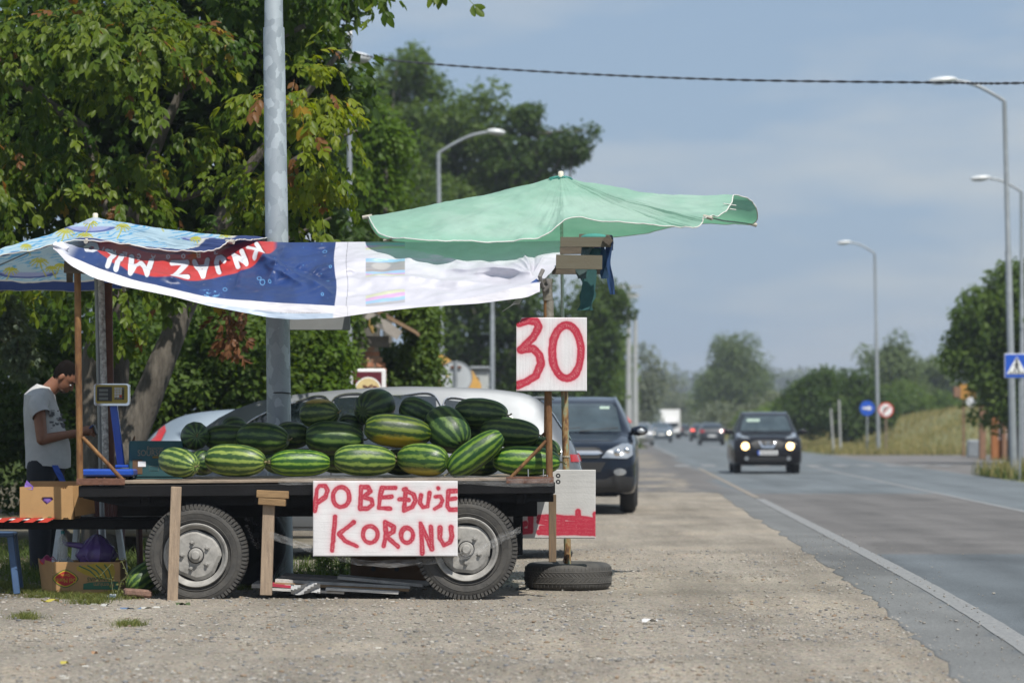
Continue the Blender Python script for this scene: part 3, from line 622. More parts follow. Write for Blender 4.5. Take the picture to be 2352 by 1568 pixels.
allpos = []; allout = []; alltint = []; allsun = []
for (c, r_, Y, dy, kd) in ELS:
    s = F/Y; cc = np.array(P(c[0], c[1], Y)); rr = np.array([r_[0]/s, dy, r_[1]/s]); area = rr[0]*rr[2]
    ncl = max(4, int(area*54))
    d = rs.randn(ncl, 3); d[:, 1] = -np.abs(d[:, 1])*1.0+.25; d /= np.linalg.norm(d, axis=1)[:, None]; cl_c = cc+d*rr*rs.uniform(.72, 1.04, (ncl, 1))
    for q in range(ncl):
        n = rs.randint(7, 15); o_ = rs.randn(n, 3); o_ /= np.linalg.norm(o_, axis=1)[:, None]; o_[:, 1] = o_[:, 1]*.7-.25; o_[:, 2] = o_[:, 2]*.6
        allpos.append(cl_c[q]+o_*rs.uniform(.03, .26, (n, 1))); allout.append(o_*.6+d[q]*.6); base_t = rs.uniform(.05, .75)
        tt = np.clip(base_t+rs.uniform(-.2, .2, n), 0, .9); br = rs.rand(n); tt = np.where(br > .985, .95, tt); tt = np.where(br < .035, 1.0, tt)
        if kd == 2: tt = tt*.35
        alltint.append(tt); allsun.append(np.full(n, kd == 1))
pos = np.concatenate(allpos); out = np.concatenate(allout); tint = np.concatenate(alltint); yel = np.concatenate(allsun); n = len(pos)
M = rotmats(rs, n, out); sc = rs.uniform(.44, .84, n)*np.where(rs.rand(n) < .12, 1.3, 1)
# the nearest leaves that show largest are leaves of their own
infr = (pos[:, 0]*F/pos[:, 1]+CX > -10) & (HY-(pos[:, 2]-CAMH)*F/pos[:, 1] > -10); cand = np.where(infr & ~yel & (tint > .02))[0]; own = cand[np.argsort(pos[cand, 1])[:290]]
rest = np.setdiff1d(np.arange(n), own)
mm = rest[~yel[rest]]; leaf_mass('crown', pos[mm], M[mm], sc[mm], tint[mm], L_wal, wal, rs)
mm = rest[yel[rest]]; o = leaf_mass('sunlit_boughs', pos[mm], M[mm], sc[mm], tint[mm], L_walsun, wal, rs); o['label'] = 'yellow-green sunlit boughs right of the lamp pole'
lms = []
for vi in range(6):
    for tq in range(4):
        V, T, tv = VAR[vi]; o_ = fast_mesh('leaf', V, T, L_wal, attrs={'tint': np.clip(.15+.22*tq+tv*.5, 0, .9)}); lms.append(o_.data); bpy.data.objects.remove(o_)
for i in own:
    me = lms[rs.randint(0, 6)*4+min(3, int(tint[i]*4.4))]; o = bpy.data.objects.new('leaf', me); COL.objects.link(o); o.parent = wal
    Mx = Matrix([list(r) for r in M[i]]).to_4x4(); Mx.translation = Vector(pos[i])-wbase; o.matrix_local = Mx @ Matrix.Scale(float(sc[i]), 4)
# inner foliage, crown shade put into its darker leaf colour, closes the crown against the sky
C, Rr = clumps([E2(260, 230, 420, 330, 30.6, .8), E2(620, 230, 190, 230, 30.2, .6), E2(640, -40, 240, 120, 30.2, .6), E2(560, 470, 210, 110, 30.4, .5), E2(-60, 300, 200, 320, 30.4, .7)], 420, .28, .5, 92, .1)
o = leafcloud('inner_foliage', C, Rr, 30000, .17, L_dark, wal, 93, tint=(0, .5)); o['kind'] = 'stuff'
# dangling leaves at the top edge
for px, py in ((1050, -26), (850, 8)):
    for q in range(4):
        me = lms[rs.randint(0, 24)]; o = bpy.data.objects.new('leaf', me); COL.objects.link(o); o.parent = wal
        Mx = Matrix([list(r) for r in rotmats(rs, 1, rs.randn(1, 3)*.4)[0]]).to_4x4(); Mx.translation = P(px+rs.uniform(-14, 14), py-22+rs.uniform(-14, 6), 28)-wbase; o.matrix_local = Mx
# bunch of dead brown leaves hanging under the banner
dr = thing('dead_twig', 'bunch of shrivelled brown leaves hanging below the blue banner', 'twig', P(520, 690, 27.5))
mb = MB(); mb.tube([P(500, 640, 27.5), P(530, 700, 27.4), P(522, 800, 27.4)], [.01, .008, .004], 6); mb.build('stem', M_bark, dr)
L_dead = leafmat('dead_leaf', (.10, .045, .02), (.22, .10, .045), transl=.2)
n = 34; pp = np.array([tuple(P(525+rs.uniform(-42, 42)*(1-i/n*.75), 690+i*3.1, 27.4+rs.uniform(-.1, .1))) for i in range(n)]); oo = rs.randn(n, 3)*.4+np.array([0, 0, -1.4])
leaf_mass('dead_leaves', pp, rotmats(rs, n, oo), rs.uniform(.45, .7, n), rs.rand(n), L_dead, dr, rs, None)

# ------------------------------------------------------------------ grass
def blades(name, pos, h, w, m, parent, seed, lean=.35, tint=(0, 1)):
    r_ = np.random.RandomState(seed); n = len(pos); a = r_.rand(n)*6.28; ln = r_.randn(n, 2)*lean
    hh = h*r_.uniform(.45, 1.25, n) if not hasattr(h, '__len__') else h; bx = np.stack([np.cos(a), np.sin(a), 0*a], 1)*w/2
    mid = pos+np.stack([ln[:, 0]*hh*.35, ln[:, 1]*hh*.35, hh*.6], 1); tip = pos+np.stack([ln[:, 0]*hh, ln[:, 1]*hh, hh*r_.uniform(.75, 1, n)], 1)
    V = np.stack([pos-bx, pos+bx, mid-bx*.7, mid+bx*.7, tip], 1).reshape(-1, 3); k = np.arange(n)*5
    T = np.concatenate([np.stack([k, k+1, k+3], 1), np.stack([k, k+3, k+2], 1), np.stack([k+2, k+3, k+4], 1)])
    return fast_mesh(name, V, T, m, parent, attrs={'tint': np.repeat(np.clip(r_.uniform(tint[0], tint[1], n), 0, 1), 5)})
L_grass = leafmat('short_grass', (.06, .095, .02), (.17, .17, .055), transl=.25, rough=.7)
L_dry = leafmat('dry_grass', (.12, .135, .045), (.33, .27, .14), transl=.25, rough=.8)
L_green = leafmat('green_grass', (.035, .065, .015), (.09, .12, .03), transl=.3, rough=.7)
def tufts(cs, n, r_, seed):
    q = np.random.RandomState(seed); cs = np.array(cs); i = q.randint(0, len(cs), n); p = cs[i]+q.randn(n, 2)*r_; return np.stack([p[:, 0], p[:, 1], ground_h(p[:, 0], p[:, 1])-.004], 1)
cs = []
for px, py, k in [(60, 1357, 14), (110, 1368, 10), (20, 1350, 14), (170, 1372, 10), (240, 1378, 12), (290, 1372, 8), (200, 1384, 6), (45, 1420, 2), (310, 1437, 5), (60, 1422, 3), (600, 1345, 6), (545, 1352, 8), (575, 1340, 6), (150, 1350, 10), (350, 1365, 5)]:
    for q in range(k): p = G(px+random.uniform(-32, 32), py+random.uniform(-6, 6)); cs.append((p.x, p.y))
o = blades('grass', tufts(cs, 9000, .045, 5), .05, .004, L_grass, None, 6, .7); tag(o, 'short dry grass tufts along the stall', 'grass', kind='stuff')
# weeds and grass in the shade behind the trailer
q = np.random.RandomState(8); x = q.uniform(-6.2, -.2, 26000); y = q.uniform(23.3, 31, 26000); k = fbm(x*1.3, y*1.3, 3, 12) > .47; k &= (x < -3.1) | (y < 26.6); x = x[k]; y = y[k]
o = blades('grass', np.stack([x, y, 0*x], 1), .13, .008, L_green, None, 9, .6); tag(o, 'uneven weedy grass behind the stall', 'grass', kind='stuff')
def weed_plant(px, py, Y, n, h, seed, label, m=None):
    b0 = P(px, py, Y); b0.z = 0; r_ = random.Random(seed); t = thing('weed', label, 'plant', b0); mb = MB(); C = []
    for i in range(n):
        a = r_.uniform(0, 6.28); q_ = [b0+Vector((math.cos(a)*.05*j*r_.uniform(.2, 1), math.sin(a)*.03*j, h*j/4*r_.uniform(.8, 1.1))) for j in range(5)]; mb.tube(q_, .003, 5); C += q_[1:]
    mb.build('stem', mat('weed_stem', (.12, .13, .05)), t); leafcloud('foliage', C, np.full(len(C), .035), n*(22 if h == .26 and n == 3 else 60), .024, m or L_grass, t, seed, shell=.1)
weed_plant(266, 1340, 21.6, 3, .26, 1, 'spindly weed growing in front of the banana carton beside the ground watermelon')
weed_plant(590, 1300, 24.2, 6, .3, 3, 'scrubby weed under the trailer behind the wooden prop', L_mid); weed_plant(735, 1310, 24.4, 9, .24, 4, 'low leafy weed behind the stacked planks, left clump', L_mid); weed_plant(850, 1310, 24.4, 9, .22, 5, 'low leafy weed behind the stacked planks near the brown carton', L_mid); weed_plant(780, 1310, 23.5, 9, .26, 6, 'tallest leafy weed behind the stacked planks', L_mid)
# grass bank on the right
mx_, my_ = 90, 110
bx = np.linspace(0, 60, mx_); by = 128+np.linspace(0, 1, my_)**1.3*140; BX, BY = np.meshgrid(bx, by, indexing='ij'); X_ = edge_x(BY)+7.5+BX
def bank_h(dx, Y): return (.12+1.85*sm(dx, 2.5, 9))*sm(Y, 126, 142)*(1-.55*sm(Y, 165, 240))*(.85+.3*vn(dx*.3, Y*.1, 4))*sm(dx, 0, 1.5)
BZ = bank_h(BX, BY)-.05
M_bank = mat('dry_bank', (.20, .185, .09), .95, scale=.5, col2=(.12, .14, .05))
o = fast_mesh('grass_bank', np.stack([X_, BY, BZ], -1).reshape(-1, 3), gridfaces(mx_, my_, True), M_bank, smooth=True); tag(o, kind='structure')
q = np.random.RandomState(14); n = 34000; y = 128+q.rand(n)**1.5*80; dx = q.rand(n)**1.2*24; x = edge_x(y)+7.6+dx
o = blades('verge_grass', np.stack([x, y, bank_h(dx, y)-.05], 1), .36, .04, L_dry, None, 15, .3, (0, 1)); tag(o, 'tall dry grass on the bank across the road', 'grass', kind='stuff')
q = np.random.RandomState(16); n = 16000; y = 62+q.rand(n)*15; dx = q.rand(n)**.8*9; x = edge_x(y)+6.8+dx
o = blades('verge_grass', np.stack([x, y, 0*x], 1), .50, .025, L_dry, None, 17, .35, (0, .8)); tag(o, 'unmown grass on the near verge below the crossing sign', 'grass', kind='stuff')
q = np.random.RandomState(18); n = 9000; y = 60+q.rand(n)*18; dx = q.rand(n)**.8*9; x = edge_x(y)+6.7+dx
o = blades('verge_grass', np.stack([x, y, 0*x], 1), .32, .03, L_green, None, 19, .5, (0, 1)); tag(o, 'green grass at the foot of the lamp post by the crossing sign', 'grass', kind='stuff')
q = np.random.RandomState(20); n = 12000; y = 205+q.rand(n)*120; dx = q.rand(n)*22-2; x = edge_x(y)+7.8+dx
o = blades('verge_grass', np.stack([x, y, 0*x+.3], 1), .8, .08, L_dry, None, 21, .3); tag(o, 'pale roadside grass far beyond the black car', 'grass', kind='stuff')
q = np.random.RandomState(22); n = 9000; y = 120+q.rand(n)*150; x = edge_x(y)-1.0-q.rand(n)*2.2-(y < 165)*0; k = y > 165; p_ = np.stack([x, y, 0*x], 1)[k]
o = blades('verge_grass', p_, .3, .05, L_green, None, 23, .4); tag(o, 'green verge strip beside the parked cars far down the road', 'grass', kind='stuff')
q = np.random.RandomState(24); n = 16000; y = 60+q.rand(n)*110; x = edge_x(y)-13-q.rand(n)*16; o = blades('verge_grass', np.stack([x, y, 0*x], 1), .35, .05, L_green, None, 25, .4); tag(o, 'rough grass under the trees left of the road', 'grass', kind='stuff')

# ------------------------------------------------------------------ lamp posts, cable, signs
M_spang = None
def spangle():
    m, t, b = newmat('spangled_zinc'); b.inputs['Roughness'].default_value = .5; b.inputs['Metallic'].default_value = .35
    c = N(t, 'ShaderNodeTexCoord'); v = N(t, 'ShaderNodeTexVoronoi'); v.inputs['Scale'].default_value = 17; v.inputs['Randomness'].default_value = 1
    n = N(t, 'ShaderNodeTexNoise'); n.inputs['Scale'].default_value = 9; n.inputs['Detail'].default_value = 4; mx1 = N(t, 'ShaderNodeMix'); mx1.data_type = 'VECTOR'; mx1.inputs[0].default_value = .12
    mpn = N(t, 'ShaderNodeMapping'); mpn.inputs['Scale'].default_value = (1, 1, .7); t.links.new(c.outputs['Object'], mpn.inputs[0])
    t.links.new(mpn.outputs[0], n.inputs['Vector']); t.links.new(mpn.outputs[0], mx1.inputs[4]); t.links.new(n.outputs['Color'], mx1.inputs[5]); t.links.new(mx1.outputs[1], v.inputs['Vector'])
    r = N(t, 'ShaderNodeValToRGB'); e = r.color_ramp.elements; e[0].position = .0; e[0].color = (.30, .34, .37, 1); e[1].position = .62; e[1].color = (.36, .40, .43, 1)
    x = e.new(.7); x.color = (.40, .445, .475, 1); x = e.new(.85); x.color = (.46, .51, .54, 1)
    s = N(t, 'ShaderNodeSeparateColor'); t.links.new(v.outputs['Color'], s.inputs[0]); t.links.new(s.outputs[0], r.inputs[0]); t.links.new(r.outputs[0], b.inputs['Base Color']); return m
lp = thing('lamp_pole', 'thick galvanised lamp pole with pale spangles standing behind the trailer', 'lamp post', (P(643, HY, 23.5).x, 23.5, 0))
s = F/23.5; zc = P(0, 75, 23.5).z
mb = MB(); a = P(645, 1286, 23.5); a.z = 0; b_ = P(629, 75, 23.5); c_ = P(626, -420, 23.5)
mb.tube([a, P(637, 640, 23.5), b_, b_+(c_-b_)*.022, b_+(c_-b_)*.0225, c_], [29/s, 27/s, 24.5/s, 24/s, 21.5/s, 17/s], 40); mb.build('pole', spangle(), lp, smooth=50)
mb = MB(); mb.tube([a+Vector((0, 0, .02)), a+Vector((0, 0, .05))], [.16, .16], 24); mb.build('base_flange', M_galv, lp, smooth=40)
mb = MB()
for t_ in np.linspace(-.9, .9, 9):
    pass
mb.tube([P(645, 905, 23.5)+Vector((-.088*math.cos(t_), -.105*math.sin(t_)-.0, .012*math.sin(t_))) for t_ in np.linspace(.25, 2.9, 10)], .005, 6); mb.build('cable_tie', M_clip, lp)
mb = MB(); q = P(735, 740, 23.65); mb.bbox(tuple(q), (140/s, .02, 36/s), .003); o = mb.build('back_plate', mat('grey_plate', (.25, .26, .26), .5, .3, var=.08), lp)
M_lampw = mat('lamp_cover', (.62, .64, .65), .35, .1, var=.06); M_glasslens = mat('lamp_lens', (.35, .36, .33), .2, var=.1)
def lamp(px, topy, side, label, H=9.0, Y=None, reach=1.5, group='street lamps along the road', w=.075, rise=.55, pxtop=None, hl=.62):
    if Y is None: Y = (H-CAMH)*F/(HY-topy)
    X = (px-CX)*Y/F; zb = -.05; t = thing('street_lamp', label, 'street lamp', (X, Y, 0), group); topz = P(0, topy, Y).z; xt = X if pxtop is None else (pxtop-CX)*Y/F
    mb = MB(); mb.tube([(X, Y, zb), (X+(xt-X)*.6, Y, topz*.6), (X+(xt-X)*.605, Y, topz*.605), (xt, Y, topz)], [w*1.2, w*1.05, w*.85, w*.7], 14); mb.build('pole', M_galv, t, smooth=40)
    pts = [(xt+side*reach*u, Y, topz+rise*(math.sin(u*1.5))) for u in np.linspace(0, 1, 9)]; mb = MB(); mb.tube(pts, w*.55, 10); mb.build('arm', M_galv, t, smooth=60)
    e = Vector(pts[-1]); R = RY(-side*.1 if side > 0 else .12); mb = MB()
    mb.ell((e.x+side*hl*.5, Y, e.z+.015), (hl*.56, .15, .085), RY(0.08*side), 18, 10); o = mb.build('lamp_head', M_lampw, t, smooth=True)
    mb = MB(); mb.ell((e.x+side*hl*.55, Y, e.z-.035), (hl*.42, .12, .055), RY(0.08*side), 14, 8); l = mb.build('lens', M_glasslens, o, smooth=True); return t
lamp(685, 152, 1, 'street lamp whose white head pokes out of the walnut leaves', Y=46, reach=.70, rise=.12, hl=.40, w=.05)
lamp(1016, 352, 1, 'street lamp with a curved arm between the walnut and the green umbrella', pxtop=1007, Y=79, reach=1.3, rise=.55, hl=.45)
lamp(1131, 500, 1, 'street lamp whose plain pole shows just right of the curved one, under the banner')
lamp(2329, 232, -1, 'tallest street lamp right of the road, behind the crossing sign', Y=71, pxtop=2307, reach=1.15, rise=.48)
lamp(2349, 440, -1, 'second street lamp at the right edge, half hidden by the dark tree', Y=96, pxtop=2346, reach=1.0, rise=.42)
lamp(2018, 582, -1, 'slim street lamp between the two round road signs', Y=134, pxtop=2009, reach=1.05, rise=.48)
for px, ty, lb in ((1475, 879, 'tiny far street lamp nearest the concrete pole'), (1506, 887, 'tiny far street lamp left of the white truck'), (1553, 890, 'tiny far street lamp directly above the white truck'), (1604, 894, 'tiny far street lamp right of the white truck')):
    lamp(px, ty, 1, lb, w=.14, group='distant street lamps')
up = thing('utility_pole', 'slender pale pole behind the walnut leaves where the black cable starts', 'pole', (P(803, HY, 44).x, 44, 0)); s = F/44
mb = MB(); mb.tube([(P(803, HY, 44).x, 44, 0), P(803, 84, 44)], [.045, .036], 12); mb.build('pole', M_galv, up, smooth=40); mb = MB(); mb.lathe([(0, 0), (.04, 0), (.04, .11), (0, .11)], P(803, 82, 44), 'Z', 12); mb.build('cap', M_white, up, smooth=30)
cp = thing('concrete_pole', 'tapered concrete pole with short top arms beyond the dark car', 'pole', (P(1449, HY, 165).x, 165, 0))
M_conc = mat('concrete', (.36, .37, .37), .9, scale=1.5); x0 = P(1444, HY, 165).x
mb = MB(); mb.tube([(x0, 165, 0), (x0, 165, P(0, 658, 165).z)], [.2, .1], 14); mb.build('pole', M_conc, cp, smooth=40)
mb = MB(); z1 = P(0, 658, 165).z; mb.bbox((x0, 165, z1), (1.5, .08, .08)); mb.bbox((x0+.3, 165, z1-.5), (.5, .12, .22)); mb.build('crossarm', M_conc, cp)
cp = thing('concrete_pole', 'second concrete pole standing tight behind the armed one', 'pole', (P(1459, HY, 170).x, 170, 0)); x0 = P(1459, HY, 170).x
mb = MB(); mb.tube([(x0, 170, 0), (x0, 170, P(0, 720, 170).z)], [.19, .11], 14); mb.build('pole', M_conc, cp, smooth=40)
# twisted overhead cable
cpts = crom([(803, 120, 44), (930, 142, 43), (1300, 168, 41), (1700, 184, 39), (2150, 190, 36), (2352, 191, 35), (2900, 176, 31)], 260); rb = thing('overhead_cable', 'twisted black overhead cable crossing the sky from the walnut to the right', 'cable', P(803, 120, 44))
for ph in (0, math.pi):
    mb = MB(); pts = []
    for i, (x, y, Y) in enumerate(cpts): a = i*.95+ph; pts.append(P(x, y, Y)+Vector((0, .009*math.cos(a), .009*math.sin(a))))
    mb.tube(pts, .0085, 6); mb.build('strand', mat('cable_sheath', (.06, .065, .075), .6), rb, smooth=True)
# road signs
M_blue = mat('sign_blue', (.012, .085, .48), .4, var=.06); M_signw = mat('sign_white', (.75, .76, .76), .4, var=.05); M_signr = mat('sign_red', (.55, .05, .03), .4, var=.1); M_signk = mat('sign_black', (.015, .015, .015), .5)
def disc(mb, c, r, y, n=32, r2=0):
    mb.lathe([(r2, y), (r, y), (r, y+.006), (r2, y+.006)], c, 'Y', n); return mb
Y = 69; sg = thing('crossing_sign', 'square blue pedestrian crossing sign at the right edge', 'road sign', (P(2342, HY, Y).x, Y, 0)); s = F/Y
mb = MB(); mb.tube([(P(2342, HY, Y).x, Y, 0), P(2342, 816, Y)], .03, 12); mb.build('post', M_galv, sg, smooth=40)
c = P(2335, 840, Y-.06); h = .30
pl = MB().bbox(tuple(c), (.565, .03, .565), .01).build('plate', M_signw, sg); MB().bbox((c.x, c.y-.018, c.z), (.535, .01, .535), .003).build('blue_field', M_blue, pl)
MB().prism([(c.x-.235, c.z-.19), (c.x+.235, c.z-.19), (c.x, c.z+.215)], c.y-.03, c.y-.024).build('white_triangle', M_signw, pl)
mb = MB(); y_ = c.y-.036
for a, b_, w in (((0, .11), (-.005, -.0), .05), ((0, 0), (-.06, -.13), .03), ((0, 0), (.055, -.13), .03), ((0, .06), (-.06, 0), .02), ((0, .06), (.06, .01), .02)): mb.bar((c.x+a[0], y_, c.z+a[1]), (c.x+b_[0], y_, c.z+b_[1]), w, .005)
mb.lathe([(0, 0), (.026, 0), (.026, .005), (0, .005)], (c.x, y_-.002, c.z+.145), 'Y', 16)
for k in range(-3, 4): mb.bar((c.x+k*.055, y_, c.z-.185), (c.x+k*.052, y_, c.z-.135), .025, .004)
mb.build('walking_figure', M_signk, pl)
def round_sign(px, py, r, base, Y, red, label):
    t = thing('round_sign', label, 'road sign', (P(px, HY, Y).x, Y, 0)); c = P(px, py, Y); mb = MB(); mb.tube([(c.x, Y+.04, 0), (c.x, Y+.04, c.z+r)], .04, 10); mb.build('post', mat('brown_post', (.22, .17, .12)) if red else M_galv, t)
    if red:
        disc(MB(), c, r, 0).build('plate', M_signr, t); disc(MB(), c, r*.8, -.012).build('white_field', M_signw, t)
        mb = MB(); mb.bar((c.x-.1, c.y-.02, c.z-.16), (c.x-.1, c.y-.02, c.z+.1), .05, .006); mb.bar((c.x-.12, c.y-.02, c.z+.09), (c.x+.12, c.y-.02, c.z+.09), .05, .006); mb.build('arrow_mark', M_signk, t)
        MB().bar((c.x-.17, c.y-.03, c.z-.17), (c.x+.17, c.y-.03, c.z+.17), .045, .006).build('red_bar', M_signr, t)
    else:
        disc(MB(), c, r, 0).build('plate', M_blue, t); MB().prism([(c.x-.2, c.z-.045), (c.x+.05, c.z-.045), (c.x+.05, c.z-.11), (c.x+.22, c.z), (c.x+.05, c.z+.11), (c.x+.05, c.z+.045), (c.x-.2, c.z+.045)], c.y-.02, c.y-.01).build('arrow', M_signw, t)
round_sign(1992, 937, .33, 990, 132, False, 'round blue arrow sign left of the slim lamp post'); round_sign(2035, 941, .33, 1000, 131, True, 'round red-rimmed no-turn sign right of the slim lamp post')
for px, top, ln, lb in ((1911, 938, -6, 'shorter leaning marker post left of the blue arrow sign'), (1927, 918, 0, 'taller upright marker post left of the blue arrow sign')):
    Y = 138; a = P(px+4, 1010, Y); a.z = 0; own_origin(MB().tube([a, P(px+ln*.5, top, Y)], [.055, .045], 10).build('marker_post', M_conc, smooth=40)); tag(bpy.context.scene.objects[COL.objects[-1].name], lb, 'post', 'marker posts on the bank')
Y = 122; bs = thing('bus_stop', 'bus stop post with an orange box head left of the big tree', 'bus stop', (P(2213, HY, Y).x, Y, 0)); c = P(2222, 899, Y); M_or = mat('orange_sheet', (.42, .21, .04), .6); M_brn = mat('brown_board', (.22, .12, .07), .7)
MB().tube([(P(2213, HY, Y).x, Y, 0), (P(2213, HY, Y).x, Y, c.z)], .045, 10).build('post', M_brn, bs); MB().bbox(tuple(c), (36/56, .3, 34/56), .02).build('box_head', M_or, bs); MB().bbox((c.x-.42, c.y, c.z-.02), (.3, .3, .42), .02).build('side_board', M_brn, bs); disc(MB(), c+Vector((.12, -.2, -.42)), .2, 0).build('round_plate', M_lampw, bs)
tb = thing('litter_bin', 'grey slatted litter bin beside the bus stop', 'bin', (P(2234, HY, 120).x, 120, 0)); c = P(2234, 1018, 120); s = F/120
MB().bbox((c.x, c.y, .35), (.44, .4, .7), .03).build('bin_body', M_galv, tb)
for k in range(4): MB().bbox((c.x, c.y-.215, .12+.15*k), (.46, .02, .03), .004).build('slat', M_galv, tb)
ki = thing('kiosk', 'small orange-brown kiosk with white posters under the big tree', 'kiosk', (P(2300, HY, 112).x, 112, 0)); Y = 112; s = F/Y
for px, w in ((2256, 14), (2284, 16), (2306, 10)): MB().bbox((P(px, HY, Y).x, Y, 1.05), (w/s, .3, 2.1), .02).build('column', mat('kiosk_rust', (.30, .11, .03), .7) if px == 2284 else M_brn, ki)
MB().bbox((P(2330, HY, Y).x, Y+.6, 1.1), (80/s, .9, 2.2), .03).build('wall', M_or, ki); MB().bbox((P(2312, HY, Y).x, Y+.1, P(0, 985, Y).z), (48/s, .04, 50/s), .01).build('poster', M_signw, ki)
mb = MB()
for a in range(9): mb.bbox((P(2296+a*5 % 34, HY, Y).x, Y+.075, P(0, 968+a*4, Y).z), (random.uniform(.05, .16), .01, random.uniform(.04, .12)), .004)
mb.build('poster_print', mat('poster_ink', (.10, .07, .06)), ki)['kind'] = 'stuff'
# ================================================================== THE TRAILER
YF = 21.5; S0 = F/YF
def T(px, py, dy=0.0): return P(px, py, YF+dy)
tr = thing('market_trailer', 'flat black two-wheeled farm trailer used as a melon stall with rusty corner posts', 'trailer', (P(740, HY, 22.3).x, 22.3, 0))
zt = T(0, 1100).z; xl = T(180, 0).x; xr = T(1275, 0).x
# deck boards: tan plywood edge towards the road
def deckz(x): return zt+.028*((x-xl)/(xr-xl)-.5)
edges = [xl+.33, T(770, 0).x, T(1170, 0).x, xr]
for (a, b_) in ((xl+.0, edges[1]), (edges[1]+.003, edges[2]), (edges[2]+.003, xr-.01)):
    mb = MB(); za, zb = deckz(a), deckz(b_); n = 8; V = []
    mb.bbox(((a+b_)/2, YF+.87, (za+zb)/2-.011), (math.hypot(b_-a, zb-za), 1.72, .022), .003, RY(-math.atan2(zb-za, b_-a))); mb.build('deck_board', M_woodx, tr)
sl_ = math.atan2(.028, xr-xl)
MB().bbox(((xl+xr)/2, YF+.03, zt-.075), (xr-xl, .05, .085), .006, RY(-sl_)).build('side_rail', M_black, tr)
MB().bbox(((xl+xr)/2, YF+1.72, zt-.075), (xr-xl, .05, .085), .006, RY(-sl_)).build('side_rail', M_black, tr)
mb = MB(); mb.prism([(xl+.02, zt-.14), (xl+.30, zt-.2), (xr-.01, zt-.165), (xr-.01, zt-.05), (xl+.02, zt-.08)], YF+.10, YF+.15); mb.build('skirt_plate', M_black, tr)
for y_ in (YF+.45, YF+1.25): MB().bbox(((xl+xr)/2+.05, y_, zt-.22), (xr-xl-.35, .08, .12), .006).build('chassis_beam', M_black, tr)
for x_ in (330, 590, 860, 1195): MB().bbox((T(x_, 0).x, YF+.87, zt-.14), (.06, 1.6, .08), .005).build('cross_member', M_black, tr)
for x_ in (370, 580, 1190): MB().bbox((T(x_, 0).x, YF+.5, zt-.33), (.07, .07, .30), .006).build('hanger', M_black, tr)
mb = MB(); mb.bar((T(1120, 0).x, YF+.4, zt-.17), (T(1190, 0).x, YF+.4, zt-.42), .07, .05); mb.build('suspension_strut', M_black, tr)
MB().bbox((T(1190, 0).x-.01, YF+.42, zt-.48), (.09, .10, .16), .006).build('spring_bracket', M_black, tr)
MB().bbox((T(585, 0).x, YF+.4, zt-.42), (.16, .06, .045), .004).build('stub_bracket', M_black, tr)
# drawbar running out to the left
MB().bbox((T(150, 0).x-.35, YF+.62, T(0, 1203, .62).z), (2.2, .08, .075), .006).build('drawbar', M_black, tr)
MB().bbox((T(250, 0).x, YF+1.2, T(0, 1203, .62).z), (1.2, .06, .075), .006).build('drawbar', M_black, tr)
mb = MB(); n = 9
mb.bbox((T(20, 0).x, YF+.57, T(0, 1192, .57).z), (.46, .16, .012), .003); o = mb.build('barrier_tape', M_signw, tr)
mb = MB()
for k in range(4): x_ = T(-40+k*34, 0).x; mb.add([(x_, YF+.482, T(0, 1197, .57).z-.004), (x_+.07, YF+.482, T(0, 1197, .57).z-.004), (x_+.13, YF+.482, T(0, 1190, .57).z+.006), (x_+.06, YF+.482, T(0, 1190, .57).z+.006)], [(0, 1, 2, 3)]); mb.add([(x_+.06, YF+.485, T(0, 1190, .57).z+.008), (x_+.13, YF+.485, T(0, 1190, .57).z+.008), (x_+.2, YF+.64, T(0, 1190, .57).z+.0085), (x_+.13, YF+.64, T(0, 1190, .57).z+.0085)], [(0, 1, 2, 3)])
m_ = mb.build('red_stripe', M_signr, o); m_['kind'] = 'stuff'
MB().bbox((T(1150, 0).x+.0, YF+1.75, 0.5), (.07, .07, .7), .006).build('hanger', M_black, tr)
